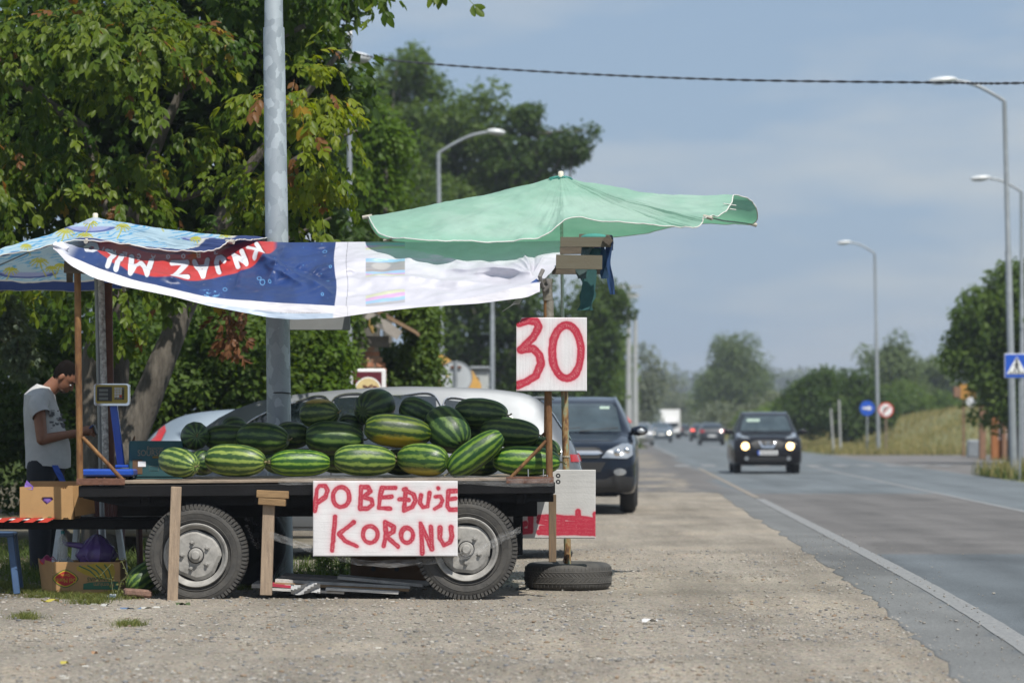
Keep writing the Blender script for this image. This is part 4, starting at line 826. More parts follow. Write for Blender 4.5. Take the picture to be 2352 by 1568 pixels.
# wheels
R0 = .362
M_rim = mat('dusty_grey_rim', (.33, .32, .30), .7, .1, scale=12, var=.35, bump=.2)
def tyre_prof(R, ri, w, n=18):
    """closed profile (radius, axial) of a tyre"""
    pr = []; h = R-ri
    for i in range(n+1):
        t = i/n; a = math.pi*t; ax = -math.cos(a); rr = math.sin(a)
        ax = math.copysign(abs(ax)**.6, ax); rr = rr**.42
        pr.append((ri+h*rr, ax*w/2*(1.0 if rr > .3 else .82+.6*rr)))
    return [(ri, -w*.36)]+pr[1:-1]+[(ri, w*.36)]
def trailer_wheel(px, py, label, rot, lug=5, par=tr):
    c = T(px, py); cx, cz = c.x, c.z; y0 = YF+.02; w = .19; yc = y0+w/2; pr = tyre_prof(R0, .225, w); n = 120
    mb = MB(); mb.lathe([(r, h) for r, h in pr], (cx, yc, cz), 'Y', n)
    def squash(mbx): mbx.v = [(x+(.02*math.copysign(1, x-cx)*max(0, .05-z)/.05 if z < .05 else 0)*0, y, max(z, .003+.0*x)) for x, y, z in mbx.v]
    squash(mb); wh = mb.build('wheel', M_rubber, par, smooth=50); wh['label'] = label
    # tread blocks on the shoulders
    mb = MB(); nb = 76
    for i in range(nb):
        a = 2*math.pi*(i+.15)/nb; ca, sa = math.cos(a), math.sin(a); R = Matrix(((ca, 0, -sa), (0, 1, 0), (sa, 0, ca)))
        for (rr, ax, sz) in ((R0-.004, -.055, (.020, .045, .021)), (R0-.014, -.083, (.030, .014, .019)), (R0-.004, .055, (.020, .045, .021)), (R0-.0, 0, (.018, .05, .022))):
            mb.box((cx+rr*ca, yc+ax, cz+rr*sa), sz, R)
    squash(mb); o = mb.build('tread', M_rubber, wh); o['kind'] = 'stuff'
    mb = MB(); mb.lathe([(.300, -w*.497), (.303, -w*.505), (.306, -w*.497)], (cx, yc, cz), 'Y', 90); mb.lathe([(.252, -w*.455), (.256, -w*.475), (.260, -w*.46)], (cx, yc, cz), 'Y', 90); mb.v = [v for v in mb.v]; mb.build('sidewall_rib', M_rubber, wh, smooth=True)
    mb = MB(); mb.lathe([(.232, -.098), (.226, -.104), (.215, -.100), (.206, -.085), (.190, -.070), (.187, -.035), (.185, .03)], (cx, yc, cz), 'Y', 80); mb.build('rim', M_rim, wh, smooth=35)
    # raised centre plate with cut corners, dark gaps between it and the rim
    mb = MB(); pl_ = []
    for k in range(4):
        for d_ in (-23, -12, 0, 12, 23): a = math.radians(rot+k*90+d_); pl_.append((cx+.184*math.cos(a), cz+.184*math.sin(a)))
    n_ = len(pl_); vs = [(x, yc-.062, z) for x, z in pl_]+[(cx+(x-cx)*.86, yc-.078, cz+(z-cz)*.86) for x, z in pl_]+[(cx+(x-cx)*.36, yc-.083, cz+(z-cz)*.36) for x, z in pl_]
    fs = [(i, (i+1) % n_, (i+1) % n_+n_, i+n_) for i in range(n_)]+[(i+n_, (i+1) % n_+n_, (i+1) % n_+2*n_, i+2*n_) for i in range(n_)]+[tuple(range(2*n_, 3*n_))]
    mb.add(vs, fs); mb.build('rim_plate', M_rim, wh)
    mb = MB(); mb.lathe([(0, -.02), (.187, -.02)], (cx, yc, cz), 'Y', 40); mb.build('black_disc', M_clip, wh)  # flat black disc put in for the dark of the rim slots
    mb = MB(); mb.lathe([(.060, -.084), (.060, -.088), (.053, -.088), (.053, -.084)], (cx, yc, cz), 'Y', 40); mb.build('hub_seal', M_clip, wh)
    mb = MB(); mb.lathe([(.053, -.084), (.052, -.100), (.046, -.106), (.034, -.107), (.031, -.128), (.026, -.134), (0, -.135)], (cx, yc, cz), 'Y', 36); mb.build('hub_cap', M_rim, wh, smooth=35)
    for k in range(lug):
        a = math.radians(rot+12+360/lug*k); q_ = (cx+.098*math.cos(a), yc, cz+.098*math.sin(a)); mb = MB(); mb.lathe([(.021, -.084), (.020, -.088), (.0125, -.088), (.0125, -.103), (.010, -.106), (0, -.106)], q_, 'Y', 6); mb.build('wheel_nut', M_rim, wh)
    mb = MB(); mb.tube([(cx+.165, yc-.07, cz-.055), (cx+.166, yc-.095, cz-.058)], .006, 8); mb.build('valve', M_clip, wh)
    return wh
trailer_wheel(449, 1275, 'left wheel with a stained slatted prop in front of it', 22); trailer_wheel(1071, 1261, 'right wheel half behind the foam slogan sign', 40)
for px in (500, 1010):     # far side wheels
    c = T(px, 1262); mb = MB(); mb.lathe(tyre_prof(R0, .2, .19, 10), (c.x, YF+1.75, R0-.02), 'Y', 40); mb.lathe([(0, .02), (.2, .02)], (c.x, YF+1.75, R0-.02), 'Y', 30); mb.build('wheel', M_rubber2, tr, smooth=50)
MB().tube([(T(449, 0).x, YF+.2, .33), (T(449, 0).x, YF+1.75, .33)], .03, 10).build('axle', M_black, tr); MB().tube([(T(1071, 0).x, YF+.2, .34), (T(1071, 0).x, YF+1.75, .34)], .03, 10).build('axle', M_black, tr)
# rusty corner posts, brackets and braces
def post(name, a, b_, r, m, dy=0.0, parent=tr, n=14, sub=6):
    A = T(*a, dy); B = T(*b_, dy); q = [A.lerp(B, i/sub)+Vector((random.uniform(-.002, .002), 0, 0)) for i in range(sub+1)]; return MB().tube(q, r, n).build(name, m, parent, smooth=50)
def angle(px0, px1, py, m=M_rustdark):
    a, b_ = T(px0, 0).x, T(px1, 0).x; z = T(0, py).z; mb = MB(); mb.bbox(((a+b_)/2, YF-.008, z), (b_-a, .006, .045), .001); mb.bbox(((a+b_)/2, YF+.022, z+.0215), (b_-a, .054, .006), .001); return mb.build('angle_bracket', m, tr)
angle(176, 287, 1106); angle(1163, 1272, 1102)
post('corner_post', (184, 1100), (177, 604), .0245, M_rust, .03); post('brace', (283, 1103), (190, 1004), .0145, M_rust, .02)
post('corner_post', (1262, 1097), (1256, 655), .0245, M_rust, .03); post('brace', (1168, 1102), (1255, 1012), .0135, M_rust, .015); post('brace', (1195, 1050), (1262, 984), .011, M_rustdark, 1.7)
for px in (1213, 1248, 1257): post('bolt', (px, 1098), (px, 1077 if px != 1257 else 1090), .004, M_galv, -.0, n=8, sub=1)
for px in (268, 240, 222): post('bolt', (px, 1102), (px, 1096), .006, M_rustdark, .02, n=6, sub=1)
post('back_post', (243, 1066), (232, 640), .026, mat('flaking_white_post', (.62, .61, .58), .8, scale=30, col2=(.12, .11, .10), bump=.3), 1.72)
MB().bar(T(255, 1078, 1.8), T(249, 650, 1.8), .055, .05).build('back_post', M_rustdark, tr)
post('back_post', (1255, 1085), (1262, 640), .024, M_rust, 1.7)
for k, (a, b_, r) in enumerate((((1262, 730), (1262, 690), .032), ((1258, 690), (1256, 640), .036))): post('tape_wrap', a, b_, r, mat('grey_tape', (.22, .21, .18), .6, scale=30, col2=(.10, .085, .06)), .03)
# roof timbers: left beam end and right beam ends
MB().bar(T(148, 613, .02), T(205, 616, .02), .085, .05).build('roof_timber', M_wooddk, tr)
for k, (x0, y0, x1, y1, w, dy) in enumerate(((1287, 556, 1404, 556, .070, .1), (1286, 576, 1372, 575, .05, .5), (1277, 601, 1383, 603, .10, .02), (1268, 619, 1380, 619, .07, .9), (1330, 544, 1400, 546, .04, .3))):
    MB().bar(T(x0, y0, dy), T(x1, y1, dy), w, .05).build('roof_timber', M_wooddk if k % 2 else mat('pale_timber', (.105, .09, .06), .85, scale=6, col2=(.13, .12, .085), stretch=(.8, 6, 6), bump=.4), tr)
MB().bar(T(1396, 552, .05), T(1398, 560, 1.8), .06, .05).build('roof_timber', M_wooddk, tr)
MB().bar(T(160, 610, .0), T(160, 640, 1.8), .06, .05).build('roof_timber', M_wooddk, tr)
# plywood tan edge above the rail, hanging straps and stretch film
film, t_, b_f = newmat('stretch_film'); b_f.inputs['Base Color'].default_value = (.9, .9, .9, 1); b_f.inputs['Roughness'].default_value = .18; b_f.inputs['Alpha'].default_value = .18; b_f.inputs['Coat Weight'].default_value = .6
nn = N(t_, 'ShaderNodeTexNoise'); nn.inputs['Scale'].default_value = 22; bpn = N(t_, 'ShaderNodeBump'); bpn.inputs['Strength'].default_value = 1; bpn.inputs['Distance'].default_value = .03; t_.links.new(nn.outputs['Fac'], bpn.inputs['Height']); t_.links.new(bpn.outputs[0], b_f.inputs['Normal'])
def filmstrip(name, pts, w, parent, seed, dy=-.02, n=60):
    q = crom([(x, y) for x, y in pts], n); r_ = np.random.RandomState(seed); W_ = np.array([T(x, y, dy) for x, y in q]); up = np.array([0, 0, 1.0]); m = 5; A = np.zeros((n, m, 3))
    for j in range(m): v = (j/(m-1)-.5)*w; A[:, j] = W_+up*v*(.7+.5*vn(np.arange(n)*.3, 0, seed))[:, None]; A[:, j, 1] += .012*(vn(np.arange(n)*.7, j*1.3, seed)-.5)*2
    return MB().grid(A).build(name, film, parent, smooth=True)
filmstrip('stretch_film', [(640, 1105), (760, 1102), (900, 1104), (1060, 1101), (1180, 1108), (1272, 1106)], .055, tr, 3, -.016)
filmstrip('stretch_film', [(620, 1228), (680, 1248), (760, 1275), (850, 1293), (960, 1290), (1060, 1276), (1150, 1240), (1196, 1215)], .05, tr, 4, -.03)
filmstrip('stretch_film', [(1105, 1262), (1140, 1235), (1170, 1222), (1192, 1218)], .03, tr, 5, -.015)
# chain
mb_ch = thing('chain', 'dark steel chain drooping behind the wooden T prop', 'chain', T(590, 1270, .1)); cp_ = crom([(562, 1190), (575, 1196), (590, 1204), (602, 1210), (600, 1230), (592, 1250), (606, 1262), (622, 1275)], 30); lm = None
cp2 = crom([(566, 1206), (574, 1225), (582, 1245), (596, 1262), (612, 1272)], 20)
def link(a, b_, k):
    a = Vector(a); b_ = Vector(b_); d = (b_-a); L = d.length*.82; mb = MB(); d.normalize(); sd = Vector((0, 1, 0)) if k % 2 else d.cross(Vector((0, 1, 0))).normalized(); c = (a+b_)/2; q = []
    for i in range(13): t = 2*math.pi*i/12; q.append(c+d*math.cos(t)*L*.62+sd*math.sin(t)*.011)
    mb.tube(q, .0042, 6, False); mb.build('link', M_black, mb_ch, smooth=True)
for arr in (cp_[::1], cp2[::1]):
    for k in range(0, len(arr)-1): link(T(*arr[k], .12), T(*arr[k+1], .12), k)
# props
def board(px0, py0, px1, py1, w, d, name, label, cat, m, dy=0, group=None):
    a, b_ = T(px0, py0, dy), T(px1, py1, dy); a.z = max(a.z, -.01); o = MB().bar(a, b_, w, d, .004).build(name, m); own_origin(o); return tag(o, label, cat, group)
board(396, 1385, 405, 1117, .075, .022, 'prop_board', 'narrow weathered board standing in front of the left trailer wheel', 'board', M_wood, -.11)
tp = thing('wooden_prop', 'wooden T-shaped prop under the trailer rail between wheel and slogan sign', 'prop', T(612, 1366, .06)); OFF[tp] = Vector(tp.location)
MB().bar(T(611, 1366, .06), T(618, 1157, .06), .085, .06, .004).build('upright', M_wood, tp)
M_wood2 = mat('yellow_timber', (.30, .19, .09), .8, scale=8, col2=(.18, .11, .05), bump=.4, stretch=(.7, 6, 6))
MB().bar(T(590, 1133, .03), T(664, 1136, .03), .055, .09, .004).build('cap_block', M_wood2, tp); MB().bar(T(594, 1150, .03), T(657, 1154, .03), .05, .09, .004).build('cap_block', M_wood2, tp)
board(1269, 1290, 1269, 1135, .055, .045, 'prop_post', 'brown square timber propping the right end of the trailer', 'post', mat('prop_brown', (.17, .11, .06), .8, scale=12, col2=(.10, .075, .05), stretch=(6, 6, .7)), .25)

# ================================================================== WATERMELONS
def melonmat():
    m, t, b = newmat('watermelon_rind'); b.inputs['Roughness'].default_value = .34; b.inputs['Specular IOR Level'].default_value = .45
    c = N(t, 'ShaderNodeTexCoord'); oi = N(t, 'ShaderNodeObjectInfo'); sc_ = N(t, 'ShaderNodeSeparateColor'); t.links.new(oi.outputs['Color'], sc_.inputs[0])
    w4 = N(t, 'ShaderNodeMath'); w4.operation = 'MULTIPLY'; w4.inputs[1].default_value = 37; t.links.new(oi.outputs['Random'], w4.inputs[0])
    n1 = N(t, 'ShaderNodeTexNoise'); n1.noise_dimensions = '4D'; n1.inputs['Scale'].default_value = 3.2; n1.inputs['Detail'].default_value = 7; n1.inputs['Roughness'].default_value = .72
    n0 = N(t, 'ShaderNodeTexNoise'); n0.noise_dimensions = '4D'; n0.inputs['Scale'].default_value = 24; n0.inputs['Detail'].default_value = 6; n0.inputs['Roughness'].default_value = .8
    for x in (n1, n0): t.links.new(c.outputs['Object'], x.inputs['Vector']); t.links.new(w4.outputs[0], x.inputs['W'])
    sp = N(t, 'ShaderNodeSeparateXYZ'); t.links.new(c.outputs['Object'], sp.inputs[0])
    at = N(t, 'ShaderNodeMath'); at.operation = 'ARCTAN2'; t.links.new(sp.outputs[1], at.inputs[0]); t.links.new(sp.outputs[2], at.inputs[1])
    k1 = N(t, 'ShaderNodeMath'); k1.operation = 'MULTIPLY'; k1.inputs[1].default_value = 12; t.links.new(at.outputs[0], k1.inputs[0])
    s1 = N(t, 'ShaderNodeMath'); s1.operation = 'SINE'; t.links.new(k1.outputs[0], s1.inputs[0])
    def madd(a, mul, add_from):
        q = N(t, 'ShaderNodeMath'); q.operation = 'MULTIPLY_ADD'; q.inputs[1].default_value = mul; t.links.new(a, q.inputs[0]); t.links.new(add_from, q.inputs[2]) if not isinstance(add_from, float) else setattr(q.inputs[2], 'default_value', add_from); return q.outputs[0]
    v = madd(s1.outputs[0], .34, -.36); v = madd(n1.outputs['Fac'], 2.4, v); v = madd(n0.outputs['Fac'], 1.0, v)       # ~1.4 mean
    r = N(t, 'ShaderNodeValToRGB'); e = r.color_ramp.elements; e[0].position = .46; e[0].color = (0, 0, 0, 1); e[1].position = .66; e[1].color = (1, 1, 1, 1); x = e.new(.545); x.color = (.33, .33, .33, 1); x = e.new(.56); x.color = (.75, .75, .75, 1)
    hv = N(t, 'ShaderNodeMath'); hv.operation = 'MULTIPLY'; hv.inputs[1].default_value = .385; t.links.new(v, hv.inputs[0]); t.links.new(hv.outputs[0], r.inputs[0])
    dk = N(t, 'ShaderNodeMix'); dk.data_type = 'RGBA'; dk.inputs[6].default_value = (.008, .022, .010, 1); dk.inputs[7].default_value = (.022, .078, .010, 1); t.links.new(sc_.outputs[0], dk.inputs[0])
    lt = N(t, 'ShaderNodeMix'); lt.data_type = 'RGBA'; lt.inputs[6].default_value = (.035, .075, .014, 1); lt.inputs[7].default_value = (.23, .33, .035, 1); t.links.new(sc_.outputs[0], lt.inputs[0])
    mm = N(t, 'ShaderNodeMix'); mm.data_type = 'RGBA'; t.links.new(r.outputs[0], mm.inputs[0]); t.links.new(dk.outputs[2], mm.inputs[6]); t.links.new(lt.outputs[2], mm.inputs[7])
    # pale yellow patch where it lay on the ground (local -Z, or +Z when blue = 1)
    zz = N(t, 'ShaderNodeMath'); zz.operation = 'MULTIPLY_ADD'; t.links.new(sp.outputs[2], zz.inputs[0]); zs = N(t, 'ShaderNodeMapRange'); zs.inputs[3].default_value = -1; zs.inputs[4].default_value = 1; t.links.new(sc_.outputs[2], zs.inputs[0]); t.links.new(zs.outputs[0], zz.inputs[1])
    nz = N(t, 'ShaderNodeMath'); nz.operation = 'MULTIPLY'; nz.inputs[1].default_value = .5; t.links.new(n1.outputs['Fac'], nz.inputs[0]); t.links.new(nz.outputs[0], zz.inputs[2])
    mr = N(t, 'ShaderNodeMapRange'); mr.inputs[1].default_value = .92; mr.inputs[2].default_value = 1.12; t.links.new(zz.outputs[0], mr.inputs[0])
    ms = N(t, 'ShaderNodeMath'); ms.operation = 'MULTIPLY'; t.links.new(mr.outputs[0], ms.inputs[0]); t.links.new(sc_.outputs[1], ms.inputs[1])
    yy = N(t, 'ShaderNodeMix'); yy.data_type = 'RGBA'; yy.inputs[7].default_value = (.42, .31, .035, 1); t.links.new(ms.outputs[0], yy.inputs[0]); t.links.new(mm.outputs[2], yy.inputs[6]); hs_ = N(t, 'ShaderNodeHueSaturation'); h1 = N(t, 'ShaderNodeMapRange'); h1.inputs[3].default_value = .485; h1.inputs[4].default_value = .525; t.links.new(oi.outputs['Random'], h1.inputs[0]); t.links.new(h1.outputs[0], hs_.inputs['Hue'])
    rv = N(t, 'ShaderNodeMath'); rv.operation = 'FRACT'; t.links.new(w4.outputs[0], rv.inputs[0]); h2 = N(t, 'ShaderNodeMapRange'); h2.inputs[3].default_value = .78; h2.inputs[4].default_value = 1.12; t.links.new(rv.outputs[0], h2.inputs[0]); t.links.new(h2.outputs[0], hs_.inputs['Value']); h3 = N(t, 'ShaderNodeMapRange'); h3.inputs[3].default_value = 1.05; h3.inputs[4].default_value = .86; t.links.new(rv.outputs[0], h3.inputs[0]); t.links.new(h3.outputs[0], hs_.inputs['Saturation'])
    t.links.new(yy.outputs[2], hs_.inputs['Color']); t.links.new(hs_.outputs[0], b.inputs['Base Color']); rg = N(t, 'ShaderNodeMapRange'); rg.inputs[1].default_value = .35; rg.inputs[2].default_value = .65; rg.inputs[3].default_value = .30; rg.inputs[4].default_value = .56; t.links.new(n1.outputs['Fac'], rg.inputs[0]); t.links.new(rg.outputs[0], b.inputs['Roughness'])
    bp = N(t, 'ShaderNodeBump'); bp.inputs['Strength'].default_value = .12; bp.inputs['Distance'].default_value = .05; t.links.new(n1.outputs['Fac'], bp.inputs['Height']); t.links.new(bp.outputs[0], b.inputs['Normal'])
    return m
M_mel = melonmat()
def melonmesh(seed, elong):
    n, m_ = 44, 28; V = []
    for i in range(m_+1):
        th = math.pi*i/m_; x = -math.cos(th); x = math.copysign(abs(x)**.8, x); r = max(0, 1-abs(x)**(2.25+.25*elong))**(1/(2.1+.1*elong))
        r *= 1-.05*x
        for j in range(n):
            ph = 2*math.pi*j/n; rib = 1+.012*math.cos(12*ph)*math.sin(th)**.5+.02*math.sin(2*ph+seed)
            dim = 1-.05*math.exp(-((1-abs(x))/.02)**2)
            V.append((x*dim, r*rib*math.sin(ph), r*rib*math.cos(ph)))
    me = bpy.data.meshes.new('watermelon'); F_ = []
    for i in range(m_):
        for j in range(n): j2 = (j+1) % n; F_.append((i*n+j, i*n+j2, (i+1)*n+j2, (i+1)*n+j))
    me.from_pydata(V, [], F_); me.materials.append(M_mel); auto_smooth(me, 180)
    bm = bmesh.new(); bm.from_mesh(me); bmesh.ops.remove_doubles(bm, verts=bm.verts[:], dist=.004); bmesh.ops.recalc_face_normals(bm, faces=bm.faces[:]); bm.to_mesh(me); bm.free(); auto_smooth(me, 180); return me
MM = [melonmesh(k, e) for k, e in ((0, 1), (1, 1.6), (2, .4))]
M_stem = mat('melon_stem', (.20, .17, .08), .8)
stem_me = None
def melon(px, py, w, h, Y, tilt, yaw, col, label, mesh=0, yel=0, up=0, roll=0, stem=1, grp='watermelons heaped on the trailer', zlift=None, cat='watermelon', r=None):
    """w, h: apparent length and thickness in layout pixels; yaw turns the axis towards the viewer"""
    global stem_me
    s = F/Y; rr = h/2/s*1.02 if r is None else r; hw = w/2/s*1.02; cy = abs(math.cos(yaw)); sy = abs(math.sin(yaw))
    a = math.sqrt(max((hw*hw-rr*rr*sy*sy), (rr*.9)**2*cy*cy+1e-6))/max(cy, .35); a = min(max(a, rr*1.02), rr*2.3)
    col = col+.09 if col < .3 else col*.93
    c = P(px, py, Y); o = bpy.data.objects.new('watermelon', MM[mesh]); COL.objects.link(o)
    o.location = c; o.rotation_mode = 'QUATERNION'
    R = Matrix.Rotation(-tilt, 3, 'Y') @ Matrix.Rotation(yaw, 3, 'Z') @ Matrix.Rotation(roll, 3, 'X')
    o.rotation_quaternion = R.to_quaternion(); o.scale = (a, rr, rr); o.color = (col, yel, up, 1)
    tag(o, label, cat, grp)
    if stem:
        if stem_me is None:
            so_ = MB().tube([(0.97, 0, 0), (1.03, .0, .01), (1.10, .02, .08), (1.13, .05, .17)], [.07, .05, .035, .04], 8).build('stem', M_stem, smooth=True); stem_me = so_.data; bpy.data.objects.remove(so_)
        st = bpy.data.objects.new('stem', stem_me); COL.objects.link(st); st.parent = o
        if stem < 0: st.rotation_euler = (0, 0, math.pi)
    return o
d = math.radians
rowF = 21.68
for a in [  # rind colour is lower in the back rows: banner shade put into it
 # px, py, w, h, Y, tilt, yaw, colour, label, mesh, yellow, up, roll, stem
 (412, 1062, 98, 64, rowF, d(-12), d(-48), .85, 'bright striped watermelon with its stem towards us, at the left end of the front row', 0, 0, 0, .4, 1),
 (541, 1057, 141, 72, rowF, d(-3), d(-14), .88, 'long bright watermelon above the left trailer wheel, second in the front row', 0, 0, 0, 1.2, 1),
 (690, 1063, 152, 60, rowF-.01, 0, d(4), 1.0, 'palest and slimmest light green watermelon in the middle of the front row', 1, 0, 0, .2, -1),
 (838, 1056, 142, 72, rowF, d(-2), d(8), .78, 'bright watermelon above the letter O of the foam sign, fourth in the front row', 0, 0, 0, 2.0, 1),
 (971, 1055, 118, 73, rowF, d(-3), d(157), .72, 'rounder watermelon with a tan lower patch, fifth in the front row', 0, .75, 0, .3, 1),
 (1092, 1041, 166, 66, rowF-.03, d(36), d(8), .66, 'slender watermelon propped up diagonally in the front row', 1, 0, 0, 1.0, -1),
 (1209, 1058, 156, 69, rowF+.10, d(-2), d(5), .97, 'pale green watermelon behind the rusty brace at the right end', 0, 0, 0, 2.6, 1),
 (1250, 1036, 74, 62, rowF+.34, d(-10), d(-30), .22, 'dark watermelon peeking out behind the right corner post', 0, 0, 0, .6, 1),
 (448, 1001, 68, 64, rowF+.42, d(0), d(-78), .10, 'very dark watermelon whose star-shaped end faces us, left of the second row', 0, 0, 0, .1, 1),
 (528, 1006, 118, 60, rowF+.50, d(0), d(10), .16, 'dark watermelon half hidden in the second row, next to the star-ended one', 0, 0, 0, 1.5, 1),
 (604, 1007, 121, 71, rowF+.30, d(-3), d(-16), .26, 'dark striped watermelon with its ribbed end to the right, left of the lamp pole', 0, 0, 0, .9, 1),
 (672, 999, 82, 62, rowF+.50, d(0), d(14), .14, 'dark watermelon in front of the lamp pole foot', 0, 0, 0, 2.2, 1),
 (769, 1006, 135, 77, rowF+.28, d(-3), d(6), .20, 'dark glossy watermelon in the second row right of the lamp pole', 0, 0, 0, .3, 1),
 (734, 950, 90, 66, rowF+.40, d(3), d(-24), .22, 'round watermelon with a mustard top, highest one beside the lamp pole', 2, .9, 1, .0, 1),
 (805, 978, 62, 54, rowF+.56, d(-8), d(12), .14, 'dark watermelon tucked behind the gap right of the mustard-topped one', 0, 0, 0, 1.0, 0),
 (862, 935, 91, 82, rowF+.50, d(20), d(60), .06, 'almost black round watermelon at the top of the heap', 2, 0, 0, .5, 1),
 (914, 989, 154, 76, rowF+.16, d(-6), d(8), .46, 'large watermelon with a broad yellow belly in the middle of the heap', 0, 1, 0, -.5, 1),
 (962, 948, 92, 62, rowF+.55, d(-24), d(10), .14, 'dark watermelon tilted down to the right on top of the heap', 0, 0, 0, .7, 0),
 (1028, 987, 112, 92, rowF+.24, d(-46), d(-34), .22, 'big dark watermelon tipped steeply towards the right', 0, 0, 0, .4, 1),
 (1105, 949, 122, 66, rowF+.42, d(-4), d(-8), .16, 'dark watermelon with a brown scab on top at the right of the heap', 0, 0, 0, 1.1, 1),
 (1118, 944, 98, 56, rowF+.62, d(-10), d(6), .08, 'darkest watermelon just behind the scabbed one', 0, 0, 0, 2.1, 0),
 (1171, 993, 136, 68, rowF+.30, d(-5), d(-10), .18, 'dark watermelon above the pale one at the right end', 0, 0, 0, 2.9, 1),
 (538, 985, 62, 56, rowF+.72, d(0), d(30), .10, 'dark watermelon barely showing behind the second row at the left', 2, 0, 0, 0, 0),
 (466, 1062, 60, 58, rowF+.30, d(0), d(60), .20, 'dark watermelon in the gap behind the two leftmost of the front row', 2, 0, 0, 1, 0),
 (650, 1058, 90, 60, rowF+.34, d(0), d(20), .12, 'dark watermelon low behind the second and third of the front row', 0, 0, 0, 2, 0),
 (925, 1060, 90, 60, rowF+.36, d(0), d(40), .12, 'dark watermelon low behind the fourth and fifth of the front row', 0, 0, 0, .3, 0),
 (1078, 1010, 80, 64, rowF+.52, d(0), d(30), .10, 'dark watermelon in the hollow between the tipped one and the right pair', 0, 0, 0, 1.3, 0),
 (1102, 1066, 92, 54, rowF+.34, d(0), d(15), .12, 'dark watermelon under the diagonal one', 0, 0, 0, 2.4, 0),
 (780, 1056, 96, 60, rowF+.38, d(0), d(10), .12, 'dark watermelon low behind the third and fourth of the front row', 0, 0, 0, 1.9, 0),
]: melon(*a)
melon(332, 1326, 90, 62, 21.95, d(38), d(24), .62, 'lone watermelon on the ground leaning on the left trailer wheel', 0, 0, 0, .6, 1, None)

# ================================================================== UMBRELLAS
def umbrella(name, label, apex, loop, n, m, ink, mt, rib_idx, pole, seed, extra=None, sagk=.02):
    r_ = thing(name, label, 'umbrella', pole[0][0]); L = crom(loop, n, True); E = np.array([P(*q) for q in L]); A = np.array(P(*apex)); t = np.linspace(0, 1, m)
    G_ = A[None, None]*(1-t[None, :, None])+E[:, None]*t[None, :, None]
    ang = np.arange(n)/n; w = np.sin(math.pi*t)[None]; G_[..., 2] -= sagk*w
    # rib ridges and soft slack between them
    k = len(rib_idx); seg = np.zeros(n)
    for a, b_ in zip(rib_idx, rib_idx[1:]+[rib_idx[0]+1.0]):
        u = ((ang-a) % 1)/((b_-a)); msk = (u >= 0) & (u <= 1); seg[msk] = np.sin(math.pi*u[msk])
    G_[..., 2] -= .035*seg[:, None]*w
    X_, Z_ = G_[..., 0], G_[..., 2]; fold = (fbm(ang[:, None]*70+0*t, t[None]*3+0*ang[:, None], 3, seed)-.5)*.03*t[None]*(1-.0*t[None])+(fbm(X_*6, Z_*9+G_[..., 1]*6, 3, seed+3)-.5)*.035
    G_[..., 1] -= fold; G_[..., 2] += fold*.7
    # project back for the print
    PX = CX+G_[..., 0]*F/G_[..., 1]; PY = HY-(G_[..., 2]-CAMH)*F/G_[..., 1]
    C = ink(PX, PY, np.repeat(t[None], n, 0), np.repeat(ang[:, None], m, 1), G_)
    V = np.concatenate([G_, G_[:1]], 0); C = np.concatenate([C, C[:1]], 0)
    o = fast_mesh('canopy', V.reshape(-1, 3), gridfaces(n+1, m), mt, r_, {'ink': C.reshape(-1, 3)}, smooth=True)
    hem = MB(); hem.tube([Vector(p)+Vector((0, -.002, 0)) for p in G_[::2, -1]]+[Vector(G_[0, -1])], .0045, 6, False); hem.build('hem', pole[3], r_, smooth=True)
    for a in rib_idx:
        i = int(a*n) % n; mb = MB(); mb.tube([Vector(A)+Vector((0, 0, -.06))]+[Vector(G_[i, int(m*q)])+Vector((0, .01, -.022)) for q in (.3, .6, .85)]+[Vector(G_[i, -1])+Vector((0, 0, .0))], .006, 6); mb.build('rib', M_galv, r_)
        e = Vector(G_[i, -1]); dirv = (e-Vector(A)).normalized(); mb = MB(); mb.tube([e-dirv*.03, e+dirv*.045], [.013, .016], 8); mb.build('rib_tip', mat('old_plastic_tip', (.45, .42, .35), .6), r_)
    mb = MB(); mb.tube([Vector(q) for q in pole[0]], pole[1], 12); mb.build('pole', pole[2], r_, smooth=50)
    mb = MB(); tp_ = Vector(A); mb.tube([tp_+Vector((0, 0, -.03)), tp_+Vector((0, 0, .028)), tp_+Vector((0, 0, .036))], [.021, .021, .013], 14); mb.build('finial', mat('finial_cream', (.66, .62, .50), .5), r_, smooth=50)
    if extra: extra(r_, A, G_)
    return r_
M_gcloth = printmat('green_cloth', .85, .42, ttint=(.55, .92, .70), bump=.15, bscale=300); M_bcloth = printmat('beach_cloth', .8, .25, bump=.15, bscale=300)
Mhemw = mat('white_hem', (.6, .6, .56), .8)
def ink_green(PX, PY, t, a, G_):
    C = np.zeros(PX.shape+(3,)); C[:] = (.34, .56, .46); f = sm(fbm(PX*.008, PY*.03, 4, 5), .35, .7); C = lerp3(C, (.46, .64, .56), f*.9*sm(-t, -.98, -.8))
    st = sdist(PX, PY, [[(1518, 497), (1522, 500)], ]); C = lerp3(C, (.10, .45, .22), sm(t, .93, .96)*.0)
    pat = sm(-np.hypot((PX-1160-60)/150, (PY-480)/55), -1, -.55)*.35; C = lerp3(C, (.45, .68, .58), pat)
    sp = sm(fbm(PX*.05, PY*.12, 3, 15), .66, .74); return lerp3(C, (.42, .62, .52), sp*.5)
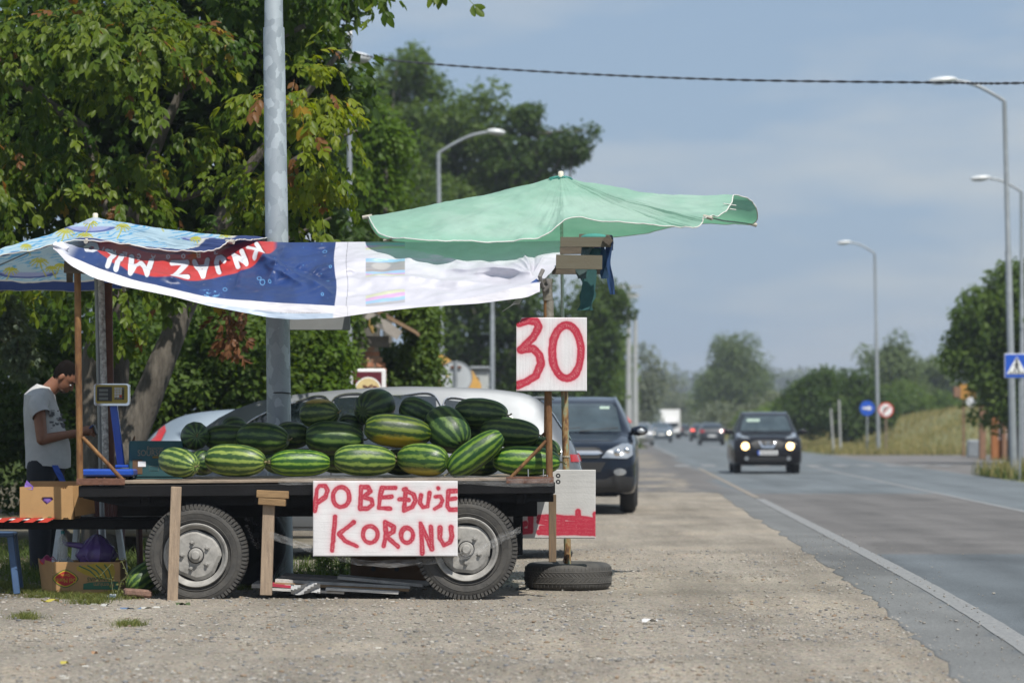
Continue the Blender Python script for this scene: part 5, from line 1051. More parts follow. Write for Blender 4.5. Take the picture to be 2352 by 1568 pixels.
gl = [(846, 497, 22.7), (856, 515, 22.1), (880, 540, 21.8), (950, 552, 21.45), (1060, 556, 21.4), (1150, 556, 21.4), (1230, 548, 21.4), (1270, 530, 21.4), (1312, 503, 21.45), (1400, 508, 21.45), (1500, 515, 21.4), (1560, 520, 21.4), (1598, 524, 21.35), (1613, 512, 21.4), (1616, 500, 21.45),
      (1634, 498, 21.7), (1664, 487, 22.1), (1680, 466, 22.5), (1688, 447, 22.8), (1722, 456, 23.0), (1738, 480, 23.1), (1735, 508, 23.3), (1690, 514, 23.6), (1600, 514, 23.8), (1480, 534, 23.85), (1330, 554, 23.9), (1150, 566, 23.9), (980, 562, 23.8), (885, 550, 23.5), (852, 520, 23.0)]
gl = [(x, y, 22.45+(Y-21.4)*.72) for x, y, Y in gl]
def g_extra(r_, A, G_):
    mb = MB()
    for i in range(14):
        a = i*.45; mb.tube([A+Vector((.03*math.cos(a), -.03*abs(math.sin(a)), -.012)), A+Vector((.09*math.cos(a), -.03, -.03+.01*math.sin(i*3)))], [.013, .006], 5)
    o = mb.build('torn_crown_cloth', mat('teal_rag', (.04, .22, .18), .8), r_); o['kind'] = 'stuff'
    for (x, y) in ((1518, 497),): MB().bbox(tuple(P(x, y, 23.9)), (.03, .004, .012), .001).build('patch', Mhemw, r_)
    for (y0, y1) in ((468, 472), (478, 482)): MB().tube([P(1662, y0, 23.1), P(1690, y1, 23.3)], .005, 6).build('tie_tape', Mhemw, r_)
M_pt, t_, b_p = newmat('flaking_green_pipe'); b_p.inputs['Roughness'].default_value = .7
c_ = N(t_, 'ShaderNodeTexCoord'); mp_ = N(t_, 'ShaderNodeMapping'); mp_.inputs['Scale'].default_value = (1, 1, .35); n_ = N(t_, 'ShaderNodeTexNoise'); n_.inputs['Scale'].default_value = 26; n_.inputs['Detail'].default_value = 6; n_.inputs['Roughness'].default_value = .7
r_ = N(t_, 'ShaderNodeValToRGB'); e = r_.color_ramp.elements; e[0].position = .40; e[0].color = (.09, .045, .02, 1); e[1].position = .60; e[1].color = (.20, .25, .17, 1); x = e.new(.47); x.color = (.25, .13, .045, 1); x = e.new(.53); x.color = (.27, .21, .10, 1)
t_.links.new(c_.outputs['Object'], mp_.inputs[0]); t_.links.new(mp_.outputs[0], n_.inputs['Vector']); t_.links.new(n_.outputs['Fac'], r_.inputs[0]); t_.links.new(r_.outputs[0], b_p.inputs['Base Color'])
gu = umbrella('market_umbrella', 'faded green market umbrella on a rusty pipe standing in a tyre', (1288, 404, 23.1), gl, 720, 90, ink_green, M_gcloth, [0, .485, .71, .93], ([P(1304, 1305, 22.9), P(1297, 905, 22.95), P(1296.5, 890, 22.95)], .027, M_pt, Mhemw), 3, g_extra)
MB().tube([P(1296, 905, 22.95), P(1291, 640, 23.0), P(1289, 406, 23.1)], .0125, 12).build('upper_pole', mat('flaking_white_pole', (.50, .55, .48), .7, scale=40, col2=(.30, .34, .28)), gu, smooth=50)
mb = MB()
for i in range(26): a = i*.55; mb.tube([P(1300, 1046+.15*i, 22.93)+Vector((.028*math.cos(a), .028*math.sin(a), 0)), P(1300, 1046+.15*(i+1), 22.93)+Vector((.028*math.cos(a+.55), .028*math.sin(a+.55), 0))], .003, 5)
mb.build('twine', mat('twine', (.42, .38, .30), .9), gu)
MB().tube([P(1297, 1292-i*3, 22.9)+Vector((-.012*math.sin(i*.8), -.03, 0)) for i in range(8)], .004, 6).build('wire_loop', M_rustdark, gu, smooth=True)
# print for the beach umbrella
def palm(cx, cy, s, fl=1):
    st = [[(cx, cy), (cx+3*s*fl, cy+8*s), (cx+8*s*fl, cy+17*s)]]
    for a in range(0, 360, 36): r = 8.5*s; st.append([(cx, cy), (cx+r*.6*math.cos(math.radians(a)), cy+r*.35*math.sin(math.radians(a))-1*s), (cx+r*1.25*math.cos(math.radians(a)), cy+r*.6*math.sin(math.radians(a))+2*s)])
    return st
palms = []
for q in ((150, 533, 2.0, -1), (195, 541, 1.7, 1), (282, 520, 1.6, -1), (208, 512, 1.5, -1), (520, 541, 1.5, 1), (368, 515, 1.0, 1), (450, 548, 1.2, 1), (90, 600, 2.0, 1), (118, 616, 1.3, 1), (138, 610, 1.3, -1), (25, 620, 1.6, -1), (60, 565, 1.2, 1), (-40, 560, 2, 1), (600, 545, 1, 1)): palms += palm(*q)
def ink_beach(PX, PY, t, a, G_):
    C = np.zeros(PX.shape+(3,)); C[:] = (.40, .55, .64)
    w = np.sin((PY*1.0+PX*.22)*.85+6*fbm(PX*.025, PY*.08, 3, 7)*3); C = lerp3(C, (.12, .36, .60), sm(w, .15, .7)*sm(fbm(PX*.02, PY*.05, 2, 9), .35, .5))
    for (cx, cy, rx, ry) in ((205, 520, 62, 14), (455, 545, 40, 9), (60, 625, 75, 14), (340, 512, 40, 6)):
        e_ = np.hypot((PX-cx)/rx, (PY-cy)/ry); C = lerp3(C, (.30, .34, .55), sm(-e_, -1, -.9)*sm(PY-cy, -2, 2)); C = lerp3(C, (.08, .12, .32), sm(-e_, -1.02, -.98)*sm(e_, .72, .8)*sm(PY-cy, 0, 3))
    dd = sdist(PX, PY, palms); C = lerp3(C, (.42, .42, .06), sm(-dd, -1.7, -.9))
    C = lerp3(C, (.56, .56, .52), sm(t, .80, .81)); return lerp3(C, (.030, .055, .17), sm(t, .825, .835))
bl = [(612, 549, 22.9), (580, 549, 22.3), (545, 551, 21.9), (526, 554, 21.6), (512, 566, 21.5), (478, 578, 21.45), (422, 576, 21.4), (337, 568, 21.4), (281, 560, 21.4), (197, 552, 21.4), (120, 564, 21.4), (60, 577, 21.4), (0, 588, 21.45), (-70, 602, 21.6), (-140, 610, 21.9), (-168, 625, 22.4), (-165, 640, 23.0),
      (-120, 656, 23.6), (-50, 667, 23.9), (80, 668, 24.0), (200, 668, 24.1), (330, 655, 24.1), (450, 620, 23.9), (540, 580, 23.5)]
bl = [(x, y, 22.3+(Y-21.4)*.80) for x, y, Y in bl]
def b_extra(r_, A, G_):
    mb = MB(); mb.lathe([(.02, .0), (.06, -.012), (.115, -.045), (.12, -.055)], tuple(A), 'Z', 28); mb.build('crown_cap', mat('cap_cloth', (.20, .26, .34), .8, scale=20, col2=(.40, .44, .46)), r_, smooth=True)
umbrella('beach_umbrella', 'blue and white beach umbrella printed with yellow palms over the left end of the stall', (219, 500, 23.2), bl, 900, 130, ink_beach, M_bcloth, [0, .125, .375, .58, .70, .86], ([P(236, 1255, 23.75), P(219, 505, 23.2)], .019, M_galv, Mhemw), 8, b_extra)
# tyre that holds the green umbrella
tc_ = P(1305, 1318, 22.88); tyr = thing('standing_tyre', 'worn car tyre lying flat as the foot of the green umbrella', 'tyre', (tc_.x, 22.88, 0)); w = .205; Rr = .333
mb = MB(); mb.lathe([(r, h) for r, h in tyre_prof(Rr, .205, w)], (tc_.x, 22.88, w/2+.003), 'Z', 110); mb.build('carcass', M_rubber2 if 0 else M_rubber, tyr, smooth=50)
mb = MB(); n = 64
for i in range(n):
    a = 2*math.pi*i/n; da = 2*math.pi/n
    for (z0, z1, sk, th) in ((.068, .098, .35, .006), (.108, .138, -.35, .006)):
        q = [(tc_.x+(Rr+.0015)*math.cos(a+da*sk*u*3), 22.88+(Rr+.0015)*math.sin(a+da*sk*u*3), z0+(z1-z0)*u) for u in (0, .5, 1)]
        mb.tube(q, .0022, 4)
    mb.tube([(tc_.x+(Rr-.001)*math.cos(a), 22.88+(Rr-.001)*math.sin(a), .155), (tc_.x+(Rr-.004)*math.cos(a), 22.88+(Rr-.004)*math.sin(a), .178)], .0018, 4); mb.tube([(tc_.x+(Rr-.001)*math.cos(a), 22.88+(Rr-.001)*math.sin(a), .05), (tc_.x+(Rr-.004)*math.cos(a), 22.88+(Rr-.004)*math.sin(a), .03)], .0018, 4)
o = mb.build('tread', mat('dusty_sipes', (.11, .105, .095), .9), tyr); o['kind'] = 'stuff'
for z in (.06, .103, .146): mb = MB(); mb.lathe([(Rr-.003, z-.003), (Rr+.0022, z-.001), (Rr+.0022, z+.001), (Rr-.003, z+.003)], (tc_.x, 22.88, 0), 'Z', 90); mb.build('tread_groove', mat('dusty_sipes', (.1, .1, .1)), tyr, smooth=60)
mb = MB(); mb.lathe([(0, .02), (.21, .02)], (tc_.x, 22.88, 0), 'Z', 40); mb.build('fill', M_card, tyr)

# ================================================================== BANNER
def banner():
    Tp = np.array([(122, 560), (190, 553), (300, 553), (450, 553), (560, 553), (620, 555), (665, 557), (770, 556), (900, 555), (1000, 556), (1150, 556), (1291, 553)], float)
    Bf = np.array([(122, 566), (157.5, 587), (225, 615), (309, 643.5), (394, 663), (464, 680), (529, 687), (647, 695), (770, 702), (854, 704), (994, 699), (1130, 675), (1199, 657), (1232, 650)], float)
    Bo = np.array([(122, 568), (157.5, 607), (214, 638), (281, 657), (394, 680), (478, 702), (619, 729), (675, 734), (770, 730), (867, 716), (968, 705), (1100, 697), (1215, 682), (1240, 668)], float)
    n, m1, m2 = 1100, 130, 30
    u = np.linspace(0, 1, n); x0 = 122+(1291-122)*u
    xt = x0; yt = np.interp(xt, Tp[:, 0], Tp[:, 1]); xb = 122+(1240-122)*u; yb = np.interp(xb, Bf[:, 0], Bf[:, 1]); yb = np.convolve(np.pad(yb, 12, 'edge'), np.ones(25)/25, 'valid'); yo = np.interp(xb, Bo[:, 0], Bo[:, 1]); yo = np.convolve(np.pad(yo, 12, 'edge'), np.ones(25)/25, 'valid')
    v = np.linspace(0, 1, m1); PX = xt[:, None]*(1-v)+xb[:, None]*v+(-14*np.sin(math.pi*v)*sm(u, .96, 1)[:, None]*-1.2); PYy = yt[:, None]*(1-v)+yb[:, None]*v
    Yd = 23.15-(23.15-21.38)*(v[None]**1.0)*np.ones((n, 1)); Yd = Yd-(23.15-21.5)*(1-v[None])*(1-sm(u, 0, .05))[:, None]
    Yd = Yd-.35*np.sin(math.pi*v)[None]*0
    # creases
    Wk = np.zeros_like(PX); X, Y_ = PX, PYy
    def crease(x0_, y0_, x1_, y1_, wid, amp, sharp=1):
        nonlocal Wk
        dx, dy = x1_-x0_, y1_-y0_; L = math.hypot(dx, dy); t = ((X-x0_)*dx+(Y_-y0_)*dy)/(L*L); s_ = ((X-x0_)*dy-(Y_-y0_)*dx)/L; s_ = s_+3*(fbm(X*.02, Y_*.02, 2, int(x0_) % 40)-.5)*3
        Wk += amp*np.exp(-np.abs(s_/wid)**1.3)*sm(t, -.15, .25)*sm(-t, -1.1, -.75)
    gx_, gy_ = 1222, 632                 # gathered knot at the right corner
    for a, L, w, amp in ((186, 210, 6, .03), (193, 340, 8, .035), (176, 150, 5, .022), (201, 120, 5, -.02), (214, 60, 4, .02), (168, 110, 5, .018), (235, 60, 4, .022), (250, 70, 5, .03), (275, 62, 5, -.02), (300, 55, 4, .02), (181, 420, 9, -.02), (150, 60, 4, .02)):
        crease(gx_, gy_, gx_+L*math.cos(math.radians(a)), gy_+L*math.sin(math.radians(a))*.8 if a > 180 else gy_-abs(L*math.sin(math.radians(a)))*.35, w, amp)
    crease(560, 575, 770, 680, 12, .06); crease(610, 590, 765, 640, 9, -.035); crease(660, 560, 610, 660, 8, .02); crease(560, 600, 540, 680, 6, .018); crease(615, 612, 700, 660, 7, .03); crease(480, 600, 560, 590, 6, .012)
    crease(640, 640, 690, 600, 6, .02); crease(700, 640, 735, 610, 6, .018); crease(770, 640, 1180, 655, 10, .035); crease(770, 612, 900, 640, 8, .022); crease(900, 668, 1190, 650, 8, -.02); crease(130, 565, 470, 672, 10, .05); crease(200, 590, 330, 560, 8, .015)
    Wk *= 2.2; Wk += (fbm(X*.009, Y_*.035+X*.004, 3, 31)-.5)*.20+(fbm(X*.03+Y_*.02, Y_*.07, 2, 33)-.5)*.035
    fold = sm(-np.abs(Y_-(598+.0*X)), -3, 0)*sm(X, 700, 800)*.008; Wk += fold
    edge = (np.minimum(sm(v, 0, .12), 1)*(1-.75*sm(v, .85, 1)))[None]; Yd = Yd-Wk*edge
    Zc = CAMH-(PYy-HY)*Yd/F; Zc = Zc+Wk*.25*edge; Xc = (PX-CX)*Yd/F
    A1 = np.stack([Xc, Yd, Zc], -1)
    # printed colours
    C = np.zeros(PX.shape+(3,)); C[:] = (.60, .595, .66)
    bx_ = 770+3*np.sin(Y_*.05); blue = sm(-(X-bx_), -.8, .8); C = lerp3(C, (.020, .052, .19), blue)
    sh = sm(fbm(X*.02, Y_*.02, 3, 3), .4, .7)[..., None]*blue[..., None]; C = C*(1-.25*sh)
    ex, ey = (X-415), (Y_-500); ro = np.hypot(ex/np.where(ex > 0, 250, 232), ey/148); ri = np.hypot(ex/190, ey/84)
    red = sm(-ro, -1.005, -.99)*sm(ri, .99, 1.01)*sm(-X, -640, -625); C = lerp3(C, (.52, .045, .040), red); C = lerp3(C, (.30, .02, .02), red*sm(-np.abs(ri-1.1), -.05, -.02)*0)
    C = lerp3(C, (.22, .015, .02), sm(-ri, -1.0, -.98)*sm(ri, .86, .88)*(ey > 40)); C = lerp3(C, (.012, .025, .10), sm(-ri, -.87, -.85)*sm(-X, -600, -590)*sm(Y_, 545, 549))
    C = lerp3(C, (.50, .04, .04), sm(-np.abs(X-608), -14, -12)*sm(-Y_, -575, -570))
    G = {'K': ([[(0, 0), (0, 1)], [(1, 1), (0, .42)], [(.25, .55), (1, 0)]]), 'N': [[(0, 0), (0, 1), (1, 0), (1, 1)]], 'J': [[(1, 1), (1, .2), (.7, 0), (.3, 0), (0, .25)]], 'A': [[(0, 0), (.5, 1), (1, 0)], [(.2, .35), (.8, .35)]], 'Z': [[(0, 1), (1, 1), (0, 0), (1, 0)]],
         'M': [[(0, 0), (.08, 1), (.5, .25), (.92, 1), (1, 0)]], 'I': [[(.5, 0), (.5, 1)]], 'L': [[(0, 1), (0, 0), (1, 0)]], 'O': [[(.5, 0), (.1, .2), (.1, .8), (.5, 1), (.9, .8), (.9, .2), (.5, 0)]], 'B': [[(0, 0), (0, 1), (.7, 1), (.8, .75), (.6, .52), (0, .5)], [(.6, .52), (.9, .3), (.7, 0), (0, 0)]],
         'G': [[(.9, .8), (.5, 1), (.1, .7), (.1, .3), (.5, 0), (.9, .2), (.9, .5), (.6, .5)]], 'C': [[(.9, .8), (.5, 1), (.1, .7), (.1, .3), (.5, 0), (.9, .2)], [(.3, 1.3), (.5, 1.18), (.7, 1.3)]], 'E': [[(1, 1), (0, 1), (0, 0), (1, 0)], [(0, .5), (.8, .5)]], '3': [[(.1, .9), (.5, 1), (.9, .8), (.5, .5), (.9, .2), (.5, 0), (.1, .1)]]}
    G['O'] = [[(.5, 0), (.1, .25), (.1, .75), (.5, 1), (.9, .75), (.9, .25), (.5, 0)]]
    def put(ch, cx, cy, w, h, rot, hw, col, al=1.0):
        nonlocal C
        ca, sa = math.cos(math.radians(rot)), math.sin(math.radians(rot)); st = []
        for s_ in G[ch]: st.append([(cx+((.5-a)*w)*ca-((b_-.5)*h)*sa, cy+((.5-a)*w)*sa+((b_-.5)*h)*ca) for a, b_ in s_])
        msk = (np.abs(X-cx) < w+12) & (np.abs(Y_-cy) < h+12); idx = np.where(msk); d_ = sdist(X[idx], Y_[idx], st); k_ = sm(-d_, -hw-.8, -hw+.8)*al; C[idx] = C[idx]*(1-k_[:, None])+np.array(col)*k_[:, None]
    for dx_, col, al in ((2.5, (.22, .015, .015), .8), (0, (.72, .74, .78), 1)):
        for ch, cx, cy, w, h, r__, hw in (('K', 587, 579, 22, 30, -30, 3.6), ('N', 551, 596, 20, 28, -22, 3.6), ('J', 508, 609, 18, 34, -14, 3.8), ('A', 464, 616, 30, 36, -8, 4.0), ('Z', 413, 621, 34, 36, -2, 4.2), ('M', 322, 613, 46, 38, 9, 4.6), ('I', 273, 604, 10, 34, 22, 4.8), ('L', 247, 594, 18, 30, 30, 4.2), ('O', 210, 572, 26, 28, 44, 4.0)):
            put(ch, cx+dx_*1.0, cy-dx_, w, h, r__, hw+1.5, col, al)
    for ch, cx, cy, r__ in (('3', 495, 579, -12), ('O', 478-55+52-20, 584, -6), ('B', 455, 585, -4), ('O', 421, 588, -2), ('G', 386, 590, 0), ('A', 352, 589, 4), ('C', 319, 587, 7), ('E', 286, 584, 11), ('N', 260, 579, 16), ('I', 237, 572, 20)):
        if ch == 'O' and cx > 430: continue
        put(ch, cx, cy, 8.5, 10, r__, 1.15, (.70, .62, .64))
    # white fading tip at the left, bubbles on the blue
    C = lerp3(C, (.66, .68, .76), sm(-(X+(Y_-560)*.9), -205, -160)*sm(-ro*0-1+1, -1, 0)); rsb = np.random.RandomState(5)
    for k in range(34):
        bx0, by0 = rsb.uniform(430, 765), rsb.uniform(560, 692)
        if np.hypot((bx0-415)/250, (by0-500)/148) < 1.04: continue
        r0_ = rsb.choice([1.0, 1.3, 2.2, 3.6, 4.4], p=[.4, .32, .12, .1, .06]); msk = (np.abs(X-bx0) < 9) & (np.abs(Y_-by0) < 9); idx = np.where(msk); dd = np.hypot((X[idx]-bx0)/1.25, Y_[idx]-by0)
        k_ = (sm(-np.abs(dd-r0_), -1.0, -.2) if r0_ > 2 else sm(-dd, -r0_, 0))*.75; C[idx] = C[idx]*(1-k_[:, None])+np.array((.16, .42, .75))*k_[:, None]
    spl = sm(fbm(X*.12, Y_*.3, 4, 41), .5, .62)*sm(-np.hypot((X-478)/36, (Y_-676)/9), -1, -.6); C = lerp3(C, (.18, .45, .75), spl*.8)
    C = lerp3(C, (.10, .10, .11), sm(-np.abs(X-797-2*np.sin(Y_*.06)), -.9, -.3)*.8)
    for y0_, y1_, ks in ((553, 574, ((.30, .30, .30), (.25, .42, .60), (.55, .35, .58), (.55, .56, .35))), (598, 638, ((.22, .45, .65), (.25, .25, .25), (.25, .25, .25), (.28, .26, .25), (.28, .48, .70), (.60, .36, .62), (.58, .60, .40))), (678, 704, ((.58, .60, .40), (.60, .36, .60), (.28, .50, .72), (.4, .4, .42)))):
        ln = len(ks); yy = Y_+(X-850)*(.14 if y0_ == 678 else -.0)
        for i, c_ in enumerate(ks):
            a_, b2 = y0_+(y1_-y0_)*i/ln, y0_+(y1_-y0_)*(i+1)/ln; k_ = sm(yy, a_-.6, a_+.6)*sm(-yy, -b2-.6, -b2+.6)*sm(X, 839, 841)*sm(-X, -931, -929); C = lerp3(C, c_, k_*.85)
    pk = sm(-np.hypot((X-875)/26, (Y_-610)/7), -1, -.7); C = lerp3(C, (.5, .48, .46), pk*.7); C = lerp3(C, (.36, .34, .31), sm(fbm(X*.09, Y_*.25, 4, 51), .72, .85)*.22)
    # turned-under hem
    w_ = np.linspace(0, 1, m2)[1:]; PX2 = xb[:, None]+0*w_; PY2 = yb[:, None]*(1-w_)+yo[:, None]*w_; ye_ = np.convolve(np.pad(Yd[:, -1], 30, 'edge'), np.ones(61)/61, 'valid'); Y2 = (Yd[:, -1][:, None]*(1-sm(w_, 0, .35))+ye_[:, None]*sm(w_, 0, .35))-.05*w_+.012*(fbm(PX2*.02, PY2*.1, 3, 61)-.5)
    A2 = np.stack([(PX2-CX)*Y2/F, Y2, CAMH-(PY2-HY)*Y2/F], -1); C2 = np.zeros(PX2.shape+(3,)); C2[:] = (.62, .61, .66)
    C2 = lerp3(C2, (.36, .44, .56), sm(w_[None]+0*PX2, .60, .64)*sm(PX2, 400, 540)*sm(-PX2, -768, -762)); C2 = lerp3(C2, (.12, .12, .12), sm(-np.abs(PY2-718), -1.3, -.5)*sm(PX2, 640, 645)*sm(-PX2, -738, -733)*(np.sin(PX2*1.7) > -.3)*.7)
    C2 = lerp3(C2, (.25, .25, .25), sm(-np.abs(PX2-798), -.8, -.3)*.6)
    A = np.concatenate([A1, A2], 1); Cc = np.concatenate([C, C2], 1); m = m1+m2-1
    t = thing('banner', 'vinyl banner hung as the stall roof, half blue with an upside-down red logo, half white', 'banner', P(706, 735, 21.6))
    fast_mesh('sheet', A.reshape(-1, 3), gridfaces(n, m), printmat('vinyl_print', .42, .14, bump=.0, spec=.45), t, {'ink': Cc.reshape(-1, 3)}, smooth=True)
    # the taped white tip on the left and the torn blue end on the right
    q = MB(); q.ell(tuple(T(139, 568, -.06)), (.062, .04, .036), RY(.35), 16, 10); q.v = [(x+.006*math.sin(z*150), y, z+.006*math.sin(x*120)) for x, y, z in q.v]; q.build('taped_tip', mat('vinyl_white', (.70, .70, .76), .4), t, smooth=True)
    K = []
    for (a, b_, c_) in (((1232, 640), (1215, 652), (1200, 668)), ((1240, 645), (1222, 662), (1198, 682)), ((1248, 640), (1236, 658), (1222, 668))): K.append([T(*a, -.05), T(*b_, -.06), T(*c_, -.05)])
    q = MB(); q.add([K[0][0], K[0][1], K[0][2], K[1][2], K[1][1], K[1][0], K[2][2], K[2][1], K[2][0]], [(0, 1, 4, 5), (1, 2, 3, 4), (5, 4, 7, 8), (4, 3, 6, 7)]); q.build('torn_corner', mat('vinyl_blue', (.03, .075, .25), .45), t)
    q = MB()
    for k in range(5): q.tube([T(1200+k, 672+k, -.05), T(1184+k*2, 690+k*2, -.05), T(1172+k*2, 703-k, -.05), T(1154+k*3, 715-k*2, -.05)], .0014, 4)
    o = q.build('frayed_threads', Mhemw, t); o['kind'] = 'stuff'
    q = MB(); q.tube([T(1247, 620, -.03), T(1240, 635, -.06), T(1246, 658, -.03), T(1256, 662, 0)], .016, 8); q.tube([T(1255, 640, -.03), T(1262, 655, -.03), T(1250, 668, -.02)], .014, 8); q.build('tie_cloth', mat('dirty_rag', (.16, .15, .14), .9, scale=20), t, smooth=True)
banner()
q = thing('strap_bundle', 'dark green and blue strips of cloth hanging from the right roof timbers', 'straps', T(1366, 640, .2))
for i, (pts, w, c_) in enumerate((([(1352, 562), (1345, 580), (1335, 620), (1337, 640)], .085, (.06, .10, .10)), ([(1365, 570), (1362, 600), (1355, 640), (1345, 700), (1340, 712)], .10, (.022, .085, .085)), ([(1352, 640), (1350, 680), (1343, 713)], .12, (.02, .08, .08)),
    ([(1372, 555), (1368, 590), (1358, 650)], .05, (.015, .03, .10)), ([(1378, 555), (1385, 600), (1389, 640)], .06, (.01, .045, .10)), ([(1402, 550), (1396, 590), (1400, 630), (1407, 676)], .05, (.012, .045, .13)), ([(1396, 560), (1401, 540), (1404, 575)], .04, (.02, .03, .05)))):
    c = crom(pts, 16); A = np.zeros((16, 4, 3))
    for j in range(4): A[:, j] = [T(x+(j-1.5)/3*w*S0*(.85+.15*math.sin(k*.8+i)), y, .12+.07*i*.6+.012*math.sin(j*1.7+k*.5)) for k, (x, y) in enumerate(c)]
    MB().grid(A).build('strap', mat('strap_%s' % 'abcdefg'[i], c_, .85, scale=30), q, smooth=True)
MB().ell(tuple(T(1365, 545, .2)), (.10, .05, .028)).build('knot', mat('teal_rag', (.04, .22, .18)), q, smooth=True)

# ================================================================== SPRAYED FOAM SIGNS
M_foam = printmat('foam_print', .9, bump=.10, bscale=110, spec=.2); M_foamside = mat('foam_edge', (.66, .65, .62), .9, scale=20, bump=.4)
def foam_sign(name, label, cat, x0, y0, x1, y1, thick, dy, ink, tilt=0.0, nib=None, n=420, m=None, group=None):
    w = (x1-x0); h = (y1-y0); m = m or int(n*h/w); s = F/(YF+dy); c = P((x0+x1)/2, (y0+y1)/2, YF+dy); t = thing(name, label, cat, (c.x, YF+dy, P(0, y1, YF+dy).z), group)
    px = np.linspace(x0, x1, n); py = np.linspace(y0, y1, m); PX, PY = np.meshgrid(px, py, indexing='ij'); C = ink(PX, PY)
    a = tilt; X = c.x+((PX-(x0+x1)/2)*math.cos(a)-(PY-(y0+y1)/2)*math.sin(a))/s; Z = c.z-((PY-(y0+y1)/2)*math.cos(a)+(PX-(x0+x1)/2)*math.sin(a))/s
    rag = 1-sm(np.minimum(np.minimum(PX-x0, x1-PX), np.minimum(PY-y0, y1-PY)), 0, 2.2); Yy = YF+dy+.004*rag+(fbm(PX*.25, PY*.25, 3, 4)-.5)*.0008
    V = np.stack([X, Yy, Z], -1); Fc = gridfaces(n, m)
    if nib is not None:
        k = nib(PX, PY).ravel(); Fc = Fc[~(k[Fc].any(1))]
    fast_mesh('front_face', V.reshape(-1, 3), Fc, M_foam, t, {'ink': C.reshape(-1, 3)}, smooth=True)
    q = [(x0, y0), (x1, y0), (x1, y1), (x0, y1)] if nib is None else [(x0+14, y0), (x1, y0), (x1, y1), (x0, y1), (x0, y0+14), (x0+7, y0+10)]
    W_ = [(c.x+((x-(x0+x1)/2)*math.cos(a)-(y-(y0+y1)/2)*math.sin(a))/s, c.z-((y-(y0+y1)/2)*math.cos(a)+(x-(x0+x1)/2)*math.sin(a))/s) for x, y in q]
    MB().prism(W_, YF+dy+.0045, YF+dy+thick).build('foam_board', M_foamside, t); return t
def spray(PX, PY, strokes, hw, seed, base=(.70, .69, .70), soft=9.0, vert=False, grain=1.0):
    C = np.zeros(PX.shape+(3,)); C[:] = base; lines = fbm(PX*(.02 if not vert else .9), PY*(.9 if not vert else .02), 3, seed); C *= (1-.10*sm(lines, .5, .75))[..., None]
    d_ = sdist(PX, PY, strokes); d_ = d_+(fbm(PX*.15, PY*.15, 3, seed)-.5)*1.8+(fbm(PX*.035, PY*.035, 2, seed+9)-.5)*3.2
    halo = np.exp(-np.maximum(d_-hw, 0)/soft*1.7)*(.35+.5*vn(PX*1.2, PY*1.2, seed)); C = lerp3(C, (.66, .12, .17), halo*.62)
    core = sm(-d_, -hw-2.0, -hw+1.6); g_ = vn(PX*1.5, PY*1.5, seed+2)*.6+vn(PX*.8, PY*.8, seed+5)*.4; C = lerp3(C, (.43, .032, .06), core); C = lerp3(C, (.60, .26, .27), core*sm(g_, .5, .75)*sm(-d_, -hw*.75, 0)*grain); return C
z6 = lambda L: [[(529.2+x*.275, 1087.8+y*.275) for x, y in s_] for s_ in L]
ST = z6([[(706, 312), (712, 230), (722, 130), (745, 98), (790, 100), (812, 135), (795, 190), (722, 240)], ellst(925, 192, 68, 84), [(1085, 290), (1092, 110), (1150, 112), (1168, 145), (1110, 192), (1178, 215), (1190, 255), (1150, 288), (1085, 290)], [(1375, 115), (1268, 116), (1250, 200), (1238, 284), (1335, 290)], [(1250, 198), (1345, 190)],
      [(1465, 125), (1450, 308)], [(1450, 130), (1530, 170), (1548, 220), (1520, 275), (1450, 305)], [(1412, 210), (1488, 218)], [(1592, 178), (1584, 240), (1608, 280), (1648, 270), (1664, 160)], [(1735, 122)], [(1715, 190), (1755, 188), (1772, 222), (1752, 265), (1708, 290)], [(1888, 142), (1822, 145), (1814, 200), (1812, 270), (1832, 298), (1890, 296)], [(1815, 215), (1880, 206)],
      [(875, 358), (862, 500), (850, 640)], [(1030, 405), (960, 458), (905, 500), (960, 560), (1058, 605)], ellst(1168, 505, 62, 70), [(1290, 398), (1300, 500), (1280, 600)], [(1290, 398), (1362, 440), (1358, 482), (1300, 520), (1400, 605)], ellst(1475, 512, 50, 62), [(1603, 662), (1597, 540), (1588, 412), (1683, 625), (1672, 440)], [(1752, 448), (1748, 535), (1785, 595), (1832, 570), (1850, 520), (1842, 445)]])
foam_sign('slogan_sign', 'wide white foam board sprayed POBEDJUJE KORONU in red, hung on the trailer rail', 'sign', 719, 1104, 1051, 1277, .035, -.07, lambda X, Y: spray(X, Y, ST, 5.2, 6, soft=8), 0, n=560)
z3 = lambda L: [[(1117.2+x*.2813, 499.8+y*.2813) for x, y in s_] for s_ in L]
ST30 = z3([[(268, 862), (340, 842), (405, 850), (428, 890), (385, 975), (282, 1078), (380, 1065), (432, 1120), (445, 1190), (405, 1290), (330, 1338), (258, 1368)], ellst(655, 1095, 118, 218, 28)])
foam_sign('price_sign', 'square white foam board sprayed 30 in red, tied to the right corner post', 'sign', 1186, 729, 1348, 898, .05, -.06, lambda X, Y: spray(X, Y, ST30, 9.2, 9, soft=11, vert=True), .0, nib=lambda X, Y: (np.hypot((X-1186)/12, (Y-729)/12)+(.3*(fbm(X*.4, Y*.4, 2, 3)-.5)) < 1), n=330)
zb = lambda L: [[(1087.8+x*.2437, 1029+y*.2437) for x, y in s_] for s_ in L]
STb = zb([[(540, 605), (535, 780), (450, 785), (448, 725), (490, 708)], [(620, 650), (760, 648), (1150, 672)], [(620, 690), (700, 705), (1150, 715)], [(640, 750), (1150, 760)], [(620, 790), (1150, 798)], [(985, 595), (985, 640)], [(1145, 620), (1145, 800)], [(720, 660), (740, 790)], [(840, 670), (850, 790)], [(980, 690), (960, 790)], [(1060, 690), (1060, 790)]])
